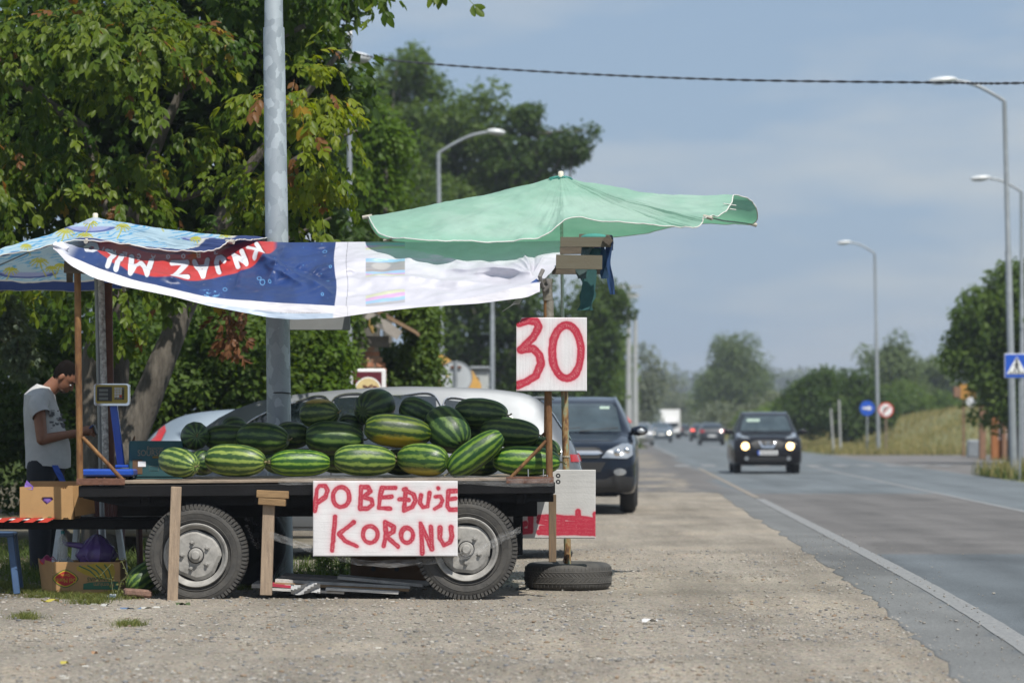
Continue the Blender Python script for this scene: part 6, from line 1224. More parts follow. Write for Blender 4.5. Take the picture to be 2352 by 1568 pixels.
foam_sign('spare_sign', 'foam board with an overpainted red band, standing behind the green umbrella pipe', 'sign', 1186, 1078, 1368, 1236, .03, .95, lambda X, Y: spray(X, Y, STb, 6.5, 12, base=(.50, .50, .49), soft=4, grain=.4), .003, n=360)
cl_ = thing('bulldog_clip', 'small black clip with two round eyes at the right end of the trailer rail', 'clip', T(1281, 1105, -.02))
for y_ in (1092, 1106): mb = MB(); mb.lathe([(.007, 0), (.017, 0), (.017, .02), (.007, .02), (.007, 0)], T(1282, y_, -.02), 'Y', 20); mb.build('eye', M_clip, cl_, smooth=30)

# ================================================================== SCALE, CRATES, SMALL THINGS
M_bluep = mat('blue_paint', (.008, .06, .36), .4, var=.15, coat=.3); ys = YF+.45
sc = thing('price_scale', 'blue platform scale with a yellow keypad display on a blue column', 'scale', P(250, 1098, ys)); zs = deckz(P(250, 0, ys).x)
pz = lambda px, py, dy=0: P(px, py, ys+dy)
o = MB().bbox(((pz(193, 0).x+pz(311, 0).x)/2, ys+.05, zs+.055), (.385, .42, .05), .012).build('platform', M_bluep, sc); MB().bbox(((pz(200, 0).x+pz(300, 0).x)/2, ys+.05, zs+.015), (.30, .34, .028), .004).build('base', M_black, sc)
MB().bar(pz(279, 1072, .15), pz(261, 930, .13), .055, .05, .006).build('column', M_bluep, sc); MB().bbox(tuple(pz(281, 1070, .14)), (.10, .06, .02), .004).build('column_foot', M_bluep, sc)
mbz = MB(); c0 = pz(257, 906, .08); hw, hh = 41/ (F/ys), 25.5/(F/ys)
rr_ = []
for (sx, sz) in ((-1, -1), (1, -1), (1, 1), (-1, 1)):
    for k in range(5):
        a = math.atan2(sz, sx)+(k-2)*math.radians(20); rr_.append((c0.x+sx*(hw-.02)+.02*math.cos(a)+(-.006 if sx < 0 else .006)*(1-abs(sz))*0, c0.z+sz*(hh-.02)+.02*math.sin(a)))
hd = MB().prism(rr_, c0.y-.012, c0.y+.05).build('display_head', M_chrome, sc)
MB().prism([(c0.x+(x-c0.x)*.90, c0.z+.004+(z-c0.z)*.84) for x, z in rr_], c0.y-.017, c0.y-.0125).build('keypad_face', mat('mustard_panel', (.26, .20, .025), .5, var=.06), hd)
uv = lambda zx, zy: (pz(zx*.2437, 0, .08).x, P(0, 764.4+zy*.2437, ys+.08).z)
def fp(x0, y0, x1, y1, name, m, d0=-.021, par=hd):
    a = uv(x0, y0); b_ = uv(x1, y1); return MB().bbox(((a[0]+b_[0])/2, c0.y+d0, (a[1]+b_[1])/2), (abs(b_[0]-a[0]), .005, abs(a[1]-b_[1])), .001).build(name, m, par)
fp(918, 508, 1058, 642, 'display_window', M_clip)
for y_ in (528, 565, 605): fp(938, y_, 1022, y_+26, 'lcd_line', mat('lcd_grey', (.10, .11, .10), .3), -.024)
M_key = mat('key_white', (.5, .5, .48), .5); M_keyr = mat('key_red', (.45, .03, .03), .5)
for j, row in enumerate(('789C', '456', '123', '0.')):
    for i in range(4):
        x_, y_ = 1092+i*24, 524+j*24; a = uv(x_, y_); red = (j == 3 and i == 2)
        if i < 3 and not red:
            mb = MB(); mb.lathe([(0, 0), (.0088, 0), (.0088, .003), (0, .003)], (a[0], c0.y-.0215, a[1]), 'Y', 14); mb.build('key', M_key, hd)
        else: fp(x_-10, y_-10, x_+10, y_+10, 'key', M_keyr if red else M_clip)
        if i < len(row): text(row[i], .014, M_clip if i < 3 else M_key, hd, (a[0], c0.y-.0225-.002, a[1]), (R90, 0, 0), 'key_digit', .0004)
for i, tx in enumerate(('M1', 'M2', 'M3', '')):
    fp(1082+i*24, 609, 1101+i*24, 628, 'key', M_clip); a = uv(1091+i*24, 618)
    if tx: text(tx, .011, M_key, hd, (a[0], c0.y-.025, a[1]), (R90, 0, 0), 'key_digit', .0004)
# teal carton behind the scale
M_teal = mat('teal_carton', (.018, .075, .085), .8, var=.2, scale=6); M_tprint = mat('teal_print', (.20, .17, .12), .8); M_brown = mat('dark_brown_card', (.14, .075, .035), .85, var=.2)
tb_ = thing('fruit_carton', 'teal fruit carton with cream lettering on the deck beside the scale', 'carton', P(355, 1098, ys+.1)); y_ = ys+.1; zt_ = deckz(P(355, 0, y_).x)
a, b_ = P(297, 0, y_).x, P(419, 0, y_).x; h_ = P(0, 1012, y_).z
for nm, c, sz in (('front_panel', ((a+b_)/2, y_, (zt_+h_)/2+.01), (b_-a, .008, h_-zt_-.02)), ('side_panel', (a, y_+.15, (zt_+h_)/2), (.008, .3, h_-zt_-.04)), ('side_panel', (b_, y_+.15, (zt_+h_)/2), (.008, .3, h_-zt_-.04)), ('back_panel', ((a+b_)/2, y_+.3, (zt_+h_)/2), (b_-a, .008, h_-zt_-.02)), ('bottom_panel', ((a+b_)/2, y_+.15, zt_+.008), (b_-a, .3, .008))): MB().bbox(c, sz, .002).build(nm, M_teal, tb_)
pp_ = lambda zx, zy: P((500+zx/2.613)/1.7007, (1450+zy/2.613)/1.7007, y_)
text('SOURSOS S', .062, M_tprint, tb_, pp_(275, 835)+Vector((0, -.006, 0)), (R90, 0, 0), 'carton_lettering', .0006, sx=.82); text('Exporter', .036, M_tprint, tb_, pp_(280, 783)+Vector((0, -.006, 0)), (R90, 0, 0), 'carton_lettering', .0006, sx=.95); text('SITIA', .026, M_tprint, tb_, pp_(480, 742)+Vector((0, -.006, 0)), (R90, 0, 0), 'carton_lettering', .0006) if 0 else None
q = pp_(98, 975); MB().bbox((q.x, y_-.005, q.z), (.072, .003, .105), .0005).build('tan_panel', M_brown, tb_)
q = pp_(143, 945); MB().bbox((q.x, y_-.008, q.z), (.058, .003, .04), .0005).build('price_label', M_white, tb_); text('CLASS 1 CAL.', .013, M_clip, tb_, (pp_(98, 0).x, y_-.0075, pp_(0, 900).z), (R90, 0, 0), 'carton_lettering', .0003)
q = pp_(285, 875); MB().bbox((q.x, y_-.005, q.z), (.05, .004, .016), .006).build('hand_hole', mat('ochre_gap', (.16, .11, .02), .8), tb_)
sb = pp_(265, 990); mb = MB(); MB().bbox((sb.x, y_-.0052, sb.z), (.07, .001, .034), .0003).build('print_frame', M_tprint, tb_); MB().bbox((sb.x, y_-.006, sb.z), (.067, .0012, .031), .0003).build('print_field', M_teal, tb_)
mb = MB(); mb.tube([P(300, 1035, y_+.1), P(304, 1014, y_+.1), P(309, 1002, y_+.08), P(307, 1020, y_+.08)], .006, 6); mb.build('torn_flap', M_brown, tb_)
# open carton on the drawbar
def carton(name, label, x0, x1, y0, y1, Y, dep, m, parts=True, skew=0):
    a, b_ = P(x0, 0, Y).x, P(x1, 0, Y).x; z0, z1 = P(0, y1, Y).z, P(0, y0, Y).z; t = thing(name, label, 'carton', ((a+b_)/2, Y, z0)); w = b_-a; h = z1-z0
    for nm, c, sz in (('side_panel', (a, Y+dep/2, z0+h/2), (.007, dep, h)), ('side_panel', (b_, Y+dep/2, z0+h/2+.0), (.007, dep, h)), ('back_panel', ((a+b_)/2, Y+dep, z0+h/2), (w, .007, h)), ('bottom_panel', ((a+b_)/2, Y+dep/2, z0+.004), (w, dep, .007))): MB().bbox(c, sz, .002).build(nm, m, t)
    return t, a, b_, z0, z1
M_purple = mat('purple_film', (.22, .12, .45), .3, var=.3, scale=20); M_plast, t_, b_x = newmat('violet_bag'); b_x.inputs['Base Color'].default_value = (.10, .055, .22, 1); b_x.inputs['Roughness'].default_value = .25; b_x.inputs['Alpha'].default_value = .8
Yc = 22.02; t, a, b_, z0, z1 = carton('open_carton', 'open plain brown carton with purple plastic peeking out, on the drawbar', 46, 168, 1118, 1192, Yc, .36, M_card)
w = b_-a; h = z1-z0; hole = [(a+w*.40, z0+h*.62), (a+w*.42, z0+h*.69), (a+w*.61, z0+h*.69), (a+w*.63, z0+h*.62), (a+w*.56, z0+h*.53), (a+w*.50, z0+h*.46)]
bm = bmesh.new()   # front panel with hand hole and rim cut-outs
outer = [(a, z0), (a+w*.10, z0), (a+w*.13, z0+h*.05), (a+w*.21, z0+h*.05), (a+w*.24, z0), (a+w*.80, z0), (a+w*.83, z0+h*.06), (a+w*.9, z0+h*.06), (a+w*.93, z0), (b_, z0), (b_, z1+.012), (b_-w*.10, z1+.010), (b_-w*.12, z1-.012), (b_-w*.2, z1-.012), (b_-w*.25, z1+.002), (a+w*.4, z1+.004), (a, z1-.002)]
vo_ = [bm.verts.new((x, Yc, z)) for x, z in outer]; vh = [bm.verts.new((x, Yc, z)) for x, z in hole]
eo = [bm.edges.new((vo_[i], vo_[(i+1) % len(vo_)])) for i in range(len(vo_))]; eh = [bm.edges.new((vh[i], vh[(i+1) % len(vh)])) for i in range(len(vh))]
bmesh.ops.triangle_fill(bm, edges=eo+eh, use_beauty=True); bmesh.ops.solidify(bm, geom=bm.faces[:], thickness=.007)
me = bpy.data.meshes.new('front_panel'); bm.to_mesh(me); bm.free(); me.transform(Matrix.Translation(-Vector(t.location))); link_mesh('front_panel', me, M_card, t)
MB().bbox(((a+b_)/2, Yc+.33, z1+.012), (w*.9, .006, .05), .002).build('back_flap', M_card, t); mb = MB(); mb.add([(b_, Yc, z1+.01), (b_+.13, Yc+.12, z1+.02), (b_+.14, Yc+.16, z0+.04), (b_+.01, Yc+.02, z0+.02)], [(0, 1, 2, 3)]); mb.build('side_flap', M_card, t)
mb = MB()
for k in range(24): x_ = a+.006+k*(w*.94/24); mb.box((x_, Yc-.004, z1-.012), (.004, .002, .022))
o = mb.build('corrugated_rim', M_card, t); o['kind'] = 'stuff'
pb = thing('plastic_bag', 'scrap of purple plastic poking from the open brown carton', 'bag', (a+w*.2, Yc, z1-.02)); mb = MB(); mb.add([(a+w*.08, Yc-.006, z1-.01), (a+w*.24, Yc-.010, z1-.02), (a+w*.26, Yc-.012, z1+.002), (a+w*.18, Yc+.0, z1+.03), (a+w*.12, Yc+.01, z1+.05), (a+w*.09, Yc+.01, z1+.02)], [(0, 1, 2, 3, 4, 5)]); mb.build('scrap', M_purple, pb)
mb = MB(); mb.ell((a+w*.515, Yc+.02, z0+h*.60), (.04, .02, .034)); mb.v = [(x, y, z+.006*math.sin(x*160)) for x, y, z in mb.v]; mb.build('scrap', M_purple, pb, smooth=60)
mb = MB(); mb.lathe([(.0, 0), (.018, .0), (.020, .01), (.012, .02), (.012, .03)], (P(115, 0, Yc).x, Yc-.03, P(0, 1191, Yc).z), 'Y', 16); o = own_origin(mb.build('bottle_neck', mat('green_plastic', (.16, .20, .06), .2), smooth=60)); tag(o, 'green plastic bottle mouth sticking out below the open carton', 'bottle')
# banana box on the ground
Yb = 22.15; t, a, b_, z0, z1 = carton('banana_carton', 'brown banana carton with an upside-down red fruit logo on the ground, bags inside', 122, 276, 1290, 1366, Yb, .34, M_card)
w = b_-a; h = z1-z0; al = a-.115; mb = MB(); mb.bbox(((a+b_)/2, Yb, z0+h/2), (w, .007, h), .002); mb.build('front_panel', M_card, t)
mb = MB(); mb.add([(a-.004, Yb, z0), (al, Yb+.2, z0+.03), (al-.03, Yb+.2, z1+.02), (a-.004, Yb, z1)], [(0, 1, 2, 3)]); mb.build('end_panel', M_card, t)
px_ = lambda zx, zy: ((P((zx/1.808)/1.7007, 0, Yb).x), P(0, (1800+zy/1.808)/1.7007, Yb).z)
M_lr = mat('logo_red', (.42, .02, .02), .7); M_lyy = mat('logo_yellow', (.50, .38, .03), .7); M_lg = mat('logo_green', (.02, .10, .035), .7); M_lgd = mat('print_green', (.03, .13, .07), .7); M_ban = mat('banana_print', (.42, .30, .03), .75)
def blob(cx, cy, rx, ry, d_, name, m, bump_=.12):
    pts = []
    for i in range(48): a_ = 2*math.pi*i/48; k = 1+bump_*(abs(math.cos(a_*2))**2*.0+max(0, math.sin(a_))**12*.9+max(0, -math.sin(a_))**12*.5)-.10*abs(math.sin(2*a_)); x_, z_ = px_(cx+rx*k*math.cos(a_), cy-ry*k*math.sin(a_)); pts.append((x_, z_))
    return MB().prism(pts, Yb-d_-.001, Yb-d_).build(name, m, t)
def polyp(L, d_, name, m): pts = [px_(*q) for q in L]; return MB().prism(pts, Yb-d_-.001, Yb-d_).build(name, m, t)
polyp([(540, 745), (600, 735), (700, 715), (800, 725), (815, 780), (800, 840), (700, 830), (600, 800), (545, 770)], .0045, 'banana_print', M_ban); polyp([(585, 930), (700, 925), (830, 905), (830, 928), (720, 945), (590, 945)], .0045, 'banana_print', M_ban)
for k in range(4): polyp([(560+k*60, 735-k*3), (640+k*45, 770), (700+k*30, 830), (694+k*30, 832), (632+k*45, 776), (555+k*60, 742-k*3)], .0062, 'banana_outline', M_lgd)
blob(463, 830, 92, 60, .005, 'logo_rim', M_lg); blob(463, 830, 86, 55, .0065, 'logo_band', M_lyy); blob(463, 830, 77, 47, .008, 'logo_field', M_lr)
polyp([(590, 865), (640, 855), (836, 848), (836, 905), (588, 905)], .0062, 'print_band', M_lgd)
x_, z_ = px_(463, 840); text('Del Monte', .046, M_lyy, t, (x_, Yb-.0102, z_), (R90, math.pi, 0), 'carton_lettering', .0004, sx=.82); x_, z_ = px_(463, 805); text('Quality', .024, M_lyy, t, (x_, Yb-.0102, z_), (R90, math.pi, 0), 'carton_lettering', .0004)
x_, z_ = px_(735, 872); text('Premium', .045, M_card, t, (x_, Yb-.008, z_), (R90, math.pi, 0), 'carton_lettering', .0004, sx=.95); x_, z_ = px_(705, 832); text('BANANAS', .042, M_lg, t, (x_, Yb-.008, z_), (R90, math.pi, 0), 'carton_lettering', .0004, sx=.98)
# bags and bottles in it
vb = thing('plastic_bag', 'tied translucent violet bag standing in the banana carton', 'bag', P(222, 1290, 22.3)); mb = MB()
cc = P(222, 1262, 22.32); n = 24; prof = [(.0, -.10), (.12, -.10), (.15, -.04), (.13, .02), (.07, .08), (.025, .115), (.0, .12)]
mb.lathe([(r, h) for r, h in prof], tuple(cc), 'Z', 30); mb.v = [(cc.x+(x-cc.x)*(1+.25*math.sin(7*math.atan2(y-cc.y, x-cc.x)+z*30)*.5), cc.y+(y-cc.y)*(1+.12*math.sin(9*math.atan2(y-cc.y, x-cc.x))), z) for x, y, z in mb.v]; mb.build('bag_body', M_plast, vb, smooth=60)
mb = MB(); q_ = [P(205, 1258, 22.28), P(180, 1252, 22.28), P(150, 1248, 22.28), P(143, 1240, 22.28)]; mb.tube(q_, [.03, .024, .018, .006], 8); mb.build('bag_handle', M_plast, vb, smooth=60)
M_clear, t_, b_x = newmat('clear_plastic'); b_x.inputs['Base Color'].default_value = (.7, .75, .75, 1); b_x.inputs['Roughness'].default_value = .1; b_x.inputs['Alpha'].default_value = .32
bo = thing('plastic_bottle', 'clear plastic bottle with a teal cap in the banana carton', 'bottle', P(144, 1290, 22.25)); c = P(144, 1288, 22.25)
MB().lathe([(0, 0), (.038, 0), (.040, .02), (.040, .13), (.030, .17), (.013, .19), (.013, .205)], tuple(c), 'Z', 20).build('bottle_body', M_clear, bo, smooth=60); MB().lathe([(0, .226), (.015, .226), (.015, .202), (0, .202)], tuple(c), 'Z', 16).build('cap', mat('teal_cap', (.02, .2, .24), .4), bo, smooth=40)
for px, py, r, c_, lb, nm in ((112, 1289, .05, (.30, .02, .10), 'crumpled magenta wrapper at the left of the banana carton', 'wrapper'), (98, 1291, .022, (.65, .06, .02), 'orange-red lid in the left corner of the banana carton', 'lid'), (120, 1293, .05, (.55, .55, .57), 'crumpled white plastic in the banana carton', 'wrapper'), (155, 1291, .045, (.30, .32, .30), 'crumpled clear film beside the violet bag', 'wrapper')):
    c = P(px, py, 22.3); mb = MB(); mb.ell(tuple(c), (r*1.3, r, r*.8), n=14, m=10); mb.v = [(x+.3*r*math.sin(z*90), y, z+.3*r*math.sin(x*110)) for x, y, z in mb.v]; o = own_origin(mb.build(nm, mat(nm+'_'+lb.split()[1].replace('-', '_'), c_, .35), smooth=50)); tag(o, lb, nm)
# brown carton and boards below the trailer
Yk = 22.5; t, a, b_, z0, z1 = carton('brown_carton', 'dark brown carton with two round holes under the trailer behind the slogan sign', 806, 978, 1268, 1334, Yk, .36, M_brown)
MB().bbox(((a+b_)/2, Yk, (z0+z1)/2), (b_-a, .007, z1-z0), .002).build('front_panel', M_brown, t)
for px in (882, 913+20): c = P(px*.0+(900+({882: 1195, 933: 1390}[px])/2.138)/1.7007, 1306, Yk); mb = MB(); mb.lathe([(0, 0), (.018, 0), (.018, .003), (0, .003)], (c.x, Yk-.0075, c.z), 'Y', 24); mb.build('air_hole', M_clip, t)
M_foamw = mat('dirty_foam', (.52, .51, .49), .9, scale=9, var=.3, bump=.4); M_plankb = mat('board_brown', (.30, .19, .10), .8, scale=9, var=.3); M_redb = mat('board_red', (.40, .03, .06), .8)
for i, (x0, y0, x1, y1, th, dy, dp, m_, lb) in enumerate(((578, 1345, 700, 1348, 9, .22, .5, M_foamw, 'white foam slab at the left foot of the stack, tip behind the T prop'), (605, 1352, 790, 1361, 5, .14, .4, M_foamw, 'thin white slab lying lowest in the stack'), (612, 1342, 700, 1350, 6, .20, .4, M_redb, 'red-faced foam strip in the board stack'),
    (645, 1324, 900, 1339, 6, .42, .4, mat('board_grey', (.22, .20, .19), .9), 'grey board lying highest at the back of the stack'), (632, 1333, 942, 1349, 7, .30, .4, M_foamw, 'long white-edged board across the middle of the stack'), (630, 1340, 940, 1355, 6, .26, .4, M_plankb, 'brown board in the middle of the stack'), (748, 1352, 915, 1361, 6, .10, .35, M_foamw, 'short white board lying in front of the stack'),
    (775, 1326, 970, 1344, 7, .36, .3, M_foamw, 'white-edged board on top at the right, sloping down'), (860, 1334, 985, 1341, 6, .5, .3, M_foamw, 'pale strip board by the right trailer wheel'))):
    Yy = YF+dy; A, B = P(x0, y0, Yy), P(x1, y1, Yy); A.z = max(A.z, .012); B.z = max(B.z, .012); A.y += dp/2; B.y += dp/2; o = own_origin(MB().bar(A, B, th/S0, dp).build('board', m_)); tag(o, lb, 'board', 'boards stacked under the trailer')
mb = MB(); A = np.zeros((10, 8, 3))
for i in range(10):
    for j in range(8): p = T(668+i*7.5, 1340+j*3.2+3*math.sin(i*.7), .06+.02*math.sin(i*1.3+j)); p.z = max(p.z, .01); A[i, j] = p
o = own_origin(MB().grid(A).build('torn_sheet', mat('paper_grey', (.42, .42, .42), .8, var=.2), smooth=True)); tag(o, 'torn grey-white paper sheet draped over the front of the board stack', 'paper')
# bricks by the melon, litter
M_brick = mat('brick_red', (.30, .15, .10), .9, var=.4, scale=14, bump=.4)
o = own_origin(MB().bbox(tuple(P(316, 1367, 21.6)+Vector((0, 0, .02))), (.20, .11, .055), .014, RZ(.3) @ RY(.08)).build('loose_brick', mat('dusty_brick', (.20, .12, .09), .95, var=.5, scale=16, bump=.6))); tag(o, 'broken red brick under the lone watermelon on the ground', 'brick')
def litter(px, py, w, h, c_, lb, rot=0, name='litter_scrap', cat='litter', group='litter on the gravel'):
    p = G(px, py); n = 6; A = np.zeros((n, 4, 3))
    for i in range(n):
        for j in range(4):
            u, v = (i/(n-1)-.5)*w, (j/3-.5)*h; A[i, j] = (p.x+u*math.cos(rot)-v*math.sin(rot), p.y+u*math.sin(rot)+v*math.cos(rot), p.z+.018+.012*math.sin(i*1.3+j*.9+px)*min(1, w/.05))
    o = own_origin(MB().grid(A).build(name, mat('scrap_%d' % (int(c_[0]*100)), c_, .7, var=.15), smooth=True)); tag(o, lb, cat, group)
litter(245, 1376, .12, .10, (.10, .17, .30), 'crumpled blue plastic scrap in front of the banana carton', .2); litter(1493, 1430, .10, .05, (.62, .62, .62), 'small white paper scrap on the open gravel right of the tyre', .1); litter(345, 1402, .13, .07, (.5, .49, .45), 'torn white card beside the prop board foot', .4); litter(300, 1404, .14, .04, (.10, .08, .06), 'dark bark strip near the torn white card', .1)
litter(242, 1395, .06, .03, (.40, .40, .38), 'pale scrap below the blue plastic scrap', .7); litter(115, 1384, .13, .012, (.42, .36, .06), 'thin yellow straw on the dirt at the left', -.1); litter(420, 1392, .10, .05, (.07, .10, .04), 'withered green leaf beside the prop board', .3); litter(218, 1505, .035, .03, (.38, .22, .12), 'curled brown leaf on the foreground gravel', .5); litter(148, 1528, .035, .03, (.42, .36, .10), 'yellowed leaf at the lower left', .9)
litter(262, 1372, .05, .05, (.30, .34, .40), 'grey-blue cellophane scrap beside the ground watermelon', 1.0)
rs_ = np.random.RandomState(77)
def fxc(rs, n): y = 14+rs.rand(n)*11; x = rs.uniform(-.17*y, .02*y); return np.stack([x, y], 1)
pos_ = fxc(rs_, 240); Vv = []
for (x, y) in pos_:
    a = rs_.rand()*6.28; L, w_ = rs_.uniform(.010, .026), rs_.uniform(.002, .004); z = float(ground_h(np.array(x), np.array(y)))+.012; ca, sa = math.cos(a), math.sin(a)
    for (u, v) in ((-L, -w_), (L, -w_), (L, w_), (-L, w_)): Vv.append((x+u*ca-v*sa, y+u*sa+v*ca, z+rs_.uniform(0, .004)))
o = fast_mesh('straw_bits', np.array(Vv), np.arange(len(Vv)).reshape(-1, 4), mat('pale_chip', (.62, .61, .57), .8)); tag(o, 'pale chips and straw bits strewn over the gravel', 'litter', kind='stuff')
# chairs at the left
M_cb = mat('blue_chair_plastic', (.05, .10, .20), .5); M_cw = mat('white_chair_plastic', (.55, .57, .58), .4)
def chair(label, px, Y, m_, rz=0, back=True, zs=1.0):
    c = P(px, HY, Y); t = thing('plastic_chair', label, 'chair', (c.x, Y, 0), None, rz)
    MB().bbox((0, 0, .44), (.42, .42, .03), .012).build('seat', m_, t, local=True)
    for sx in (-1, 1):
        for sy in (-1, 1): MB().bar((sx*.23, sy*.22, 0), (sx*.18, sy*.18, .43), .05, .04, .006).build('leg', m_, t, local=True)
        if not back: continue
        MB().bar((sx*.20, .2, .44), (sx*.22, .27, .86), .05, .03, .006).build('back_post', m_, t, local=True); MB().bar((sx*.22, -.17, .63), (sx*.22, .22, .65), .05, .03, .006).build('arm', m_, t, local=True)
    if not back: return t
    for k in range(5): MB().bbox((-.14+.07*k, .235+.0, .65), (.045, .018, .38), .004, RX(-.13)).build('back_slat', m_, t, local=True)
    MB().bbox((0, .268, .86), (.46, .03, .06), .01).build('top_rail', m_, t, local=True)
chair('blue plastic stool at the far left edge, mostly outside the picture', -28, 22.4, M_cb, .1, False); chair('white plastic chair tucked under the trailer behind the banana carton', 205, 24.4, M_cw, 2.9, False); chair('dark plastic chair in the shade behind the left trailer wheel', 300, 24.9, mat('maroon_plastic', (.06, .012, .010), .4), 2.2)

# ================================================================== THE MAN
def remesh(o, vs, smooth=4):
    m1 = o.modifiers.new('skin', 'REMESH'); m1.mode = 'VOXEL'; m1.voxel_size = vs; m1.use_smooth_shade = True
    m2 = o.modifiers.new('soft', 'SMOOTH'); m2.iterations = smooth; m2.factor = .5
YM = 25.0; SM_ = F/YM
def Q(px, py, dy=0.0): return P(px, py, YM+dy)*1.0
def cap(mb, a, b_, r0, r1, fl=None):
    a, b_ = Vector(a), Vector(b_); d_ = (b_-a).normalized(); n = 6; k = 4; pts = [a-d_*r0*math.sin(math.pi/2*(1-i/k)) for i in range(k)]; rs1 = [max(.001, r0*math.cos(math.pi/2*(1-i/k))) for i in range(k)]
    pts += [a, b_]; rs1 += [r0, r1]; pts += [b_+d_*r1*math.sin(math.pi/2*(i+1)/k) for i in range(k)]; rs1 += [max(.001, r1*math.cos(math.pi/2*(i+1)/k)) for i in range(k)]; mb.tube(pts, rs1, 18)
man = thing('person', 'man in a grey t-shirt and dark trousers looking down at a wallet behind the stall', 'person', (P(112, HY, YM).x, YM, 0))
M_skin = mat('skin', (.24, .105, .06), .55, var=.12, scale=20); M_shirt = mat('grey_tshirt', (.46, .455, .45), .9, var=.12, scale=12, bump=.15, bscale=200); M_trous = mat('dark_trousers', (.012, .014, .020), .85, var=.3); M_hair = mat('dark_hair', (.007, .005, .004), .9, var=.4, scale=60, spec=.1)
b1 = MB(); z_ = lambda zx, zy, dy=0.0: Q(zx*.2437, 764.4+zy*.2437, dy)
# head: skull, face, jaw, nose, neck
hc = z_(600, 390); Rh = RY(math.radians(32))
hc = Q(150, 865); Rh = RY(math.radians(42)); HR = [(.127, -.01, .015, .012), (.118, -.065, .05, .048), (.095, -.094, .076, .067), (.05, -.107, .094, .077), (.012, -.105, .101, .078), (-.018, -.098, .091, .074), (-.045, -.086, .096, .070), (-.07, -.072, .094, .064), (-.092, -.055, .090, .055), (-.112, -.035, .080, .042), (-.124, -.015, .058, .018)]
def headloft(mb, k=1.0, lo=0, hi=99, off=(0, 0, 0)):
    rings = crom(HR, 34); n = 26; vs = []
    for (z, xb, xf, w) in rings:
        cx_, rx = (xf+xb)/2, (xf-xb)/2
        for i in range(n): a = 2*math.pi*i/n; ca, sa = math.cos(a), math.sin(a); vs.append(hc+Vector(off)+Rh @ Vector((cx_+rx*k*math.copysign(abs(ca)**.9, ca), w*k*math.copysign(abs(sa)**.9, sa), z*k)))
    fs = [(i*n+j, i*n+(j+1) % n, (i+1)*n+(j+1) % n, (i+1)*n+j) for i in range(33) for j in range(n)]+[tuple(range(n)), tuple(range(34*n-1, 33*n-1, -1))]; mb.add(vs, fs)
headloft(b1); hl_ = lambda x, y, z: hc+Rh @ Vector((x, y, z)); b1.ell(hl_(.088, 0, .008), (.018, .05, .012), Rh, 12, 8)
cap(b1, hl_(.090, 0, -.005), hl_(.110, 0, -.045), .008, .015); b1.ell(hl_(.093, 0, -.072), (.012, .024, .008), Rh, 10, 8); b1.ell(hl_(.091, 0, -.086), (.012, .022, .008), Rh, 10, 8)
cap(b1, z_(545, 455), z_(425, 580), .062, .070); 
for s_ in (-1, 1): b1.ell(hl_(-.012, s_*.078, -.015), (.020, .012, .034), Rh, 12, 8)
# torso core and arms
cap(b1, z_(405, 760), z_(440, 1150), .12, .14)
for s_, sh, el, ha in ((-1, (360, 660), (395, 1005), (735, 935)), (1, (400, 660), (450, 990), (760, 945))):
    yo_ = .20*s_; cap(b1, z_(*sh, yo_), z_(*el, yo_*1.15), .056, .046); cap(b1, z_(*el, yo_*1.15), z_(*ha, yo_*.45), .046, .028)
    h0 = z_(*ha, yo_*.45); h1 = h0+Vector((.075, 0, .012)); cap(b1, h0, h1, .026, .030); b1.ell(h0.lerp(h1, .7), (.045, .022, .032), None, 12, 8)
    for f in range(4):
        fa = h1+Vector((.005, 0, .022-.015*f)); L = (.034, .040, .037, .029)[f]; fb = fa+Vector((L, -s_*.006, .006-.006*f)); fc = fb+Vector((L*.55, -s_*.018, -.006)); cap(b1, fa, fb, .0088, .0082); cap(b1, fb, fc, .0082, .0070)
    ta = h0+Vector((.03, 0, .030)); tb2 = ta+Vector((.035, -s_*.012, .016)); cap(b1, ta, tb2, .0105, .0095); cap(b1, tb2, tb2+Vector((.030, -s_*.010, .002)), .0095, .008)
for s_ in (-1, 1): cap(b1, z_(430, 1200, .10*s_), z_(425, 1650, .12*s_), .085, .055); cap(b1, z_(425, 1650, .12*s_), Q(103 if s_ < 0 else 120, 1310, .13*s_), .055, .036)
body = b1.build('body', M_skin, man); remesh(body, .006, 3)
for s_ in (-1, 1):
    MB().ell(hl_(.083, s_*.032, -.020), (.010, .014, .008), Rh, 10, 8).build('eye', M_white, body); MB().tube([hl_(.100, s_*.014, .006), hl_(.098, s_*.032, .012), hl_(.080, s_*.056, .006)], .006, 6).build('eyebrow', M_hair, body)
hb = MB(); headloft(hb, 1.055); hb.v = [(x, y, z) for x, y, z in hb.v]
bm = bmesh.new(); me = bpy.data.meshes.new('hair'); me.from_pydata([tuple(Vector(v)-Vector(man.location)) for v in hb.v], [], hb.f); bm.from_mesh(me)
cutp = hc-Vector(man.location); nrm_ = Rh @ Vector((-.78, 0, .63)).normalized(); dele = [v for v in bm.verts if (v.co-cutp).dot(nrm_) < -.006]; bmesh.ops.delete(bm, geom=dele, context='VERTS'); bm.to_mesh(me); bm.free(); link_mesh('hair', me, M_hair, man); auto_smooth(me, 180)
MB().ell(hl_(.050, 0, -.100), (.040, .050, .024), Rh, 14, 10).build('beard', mat('stubble', (.07, .04, .025), .8), man, smooth=True)
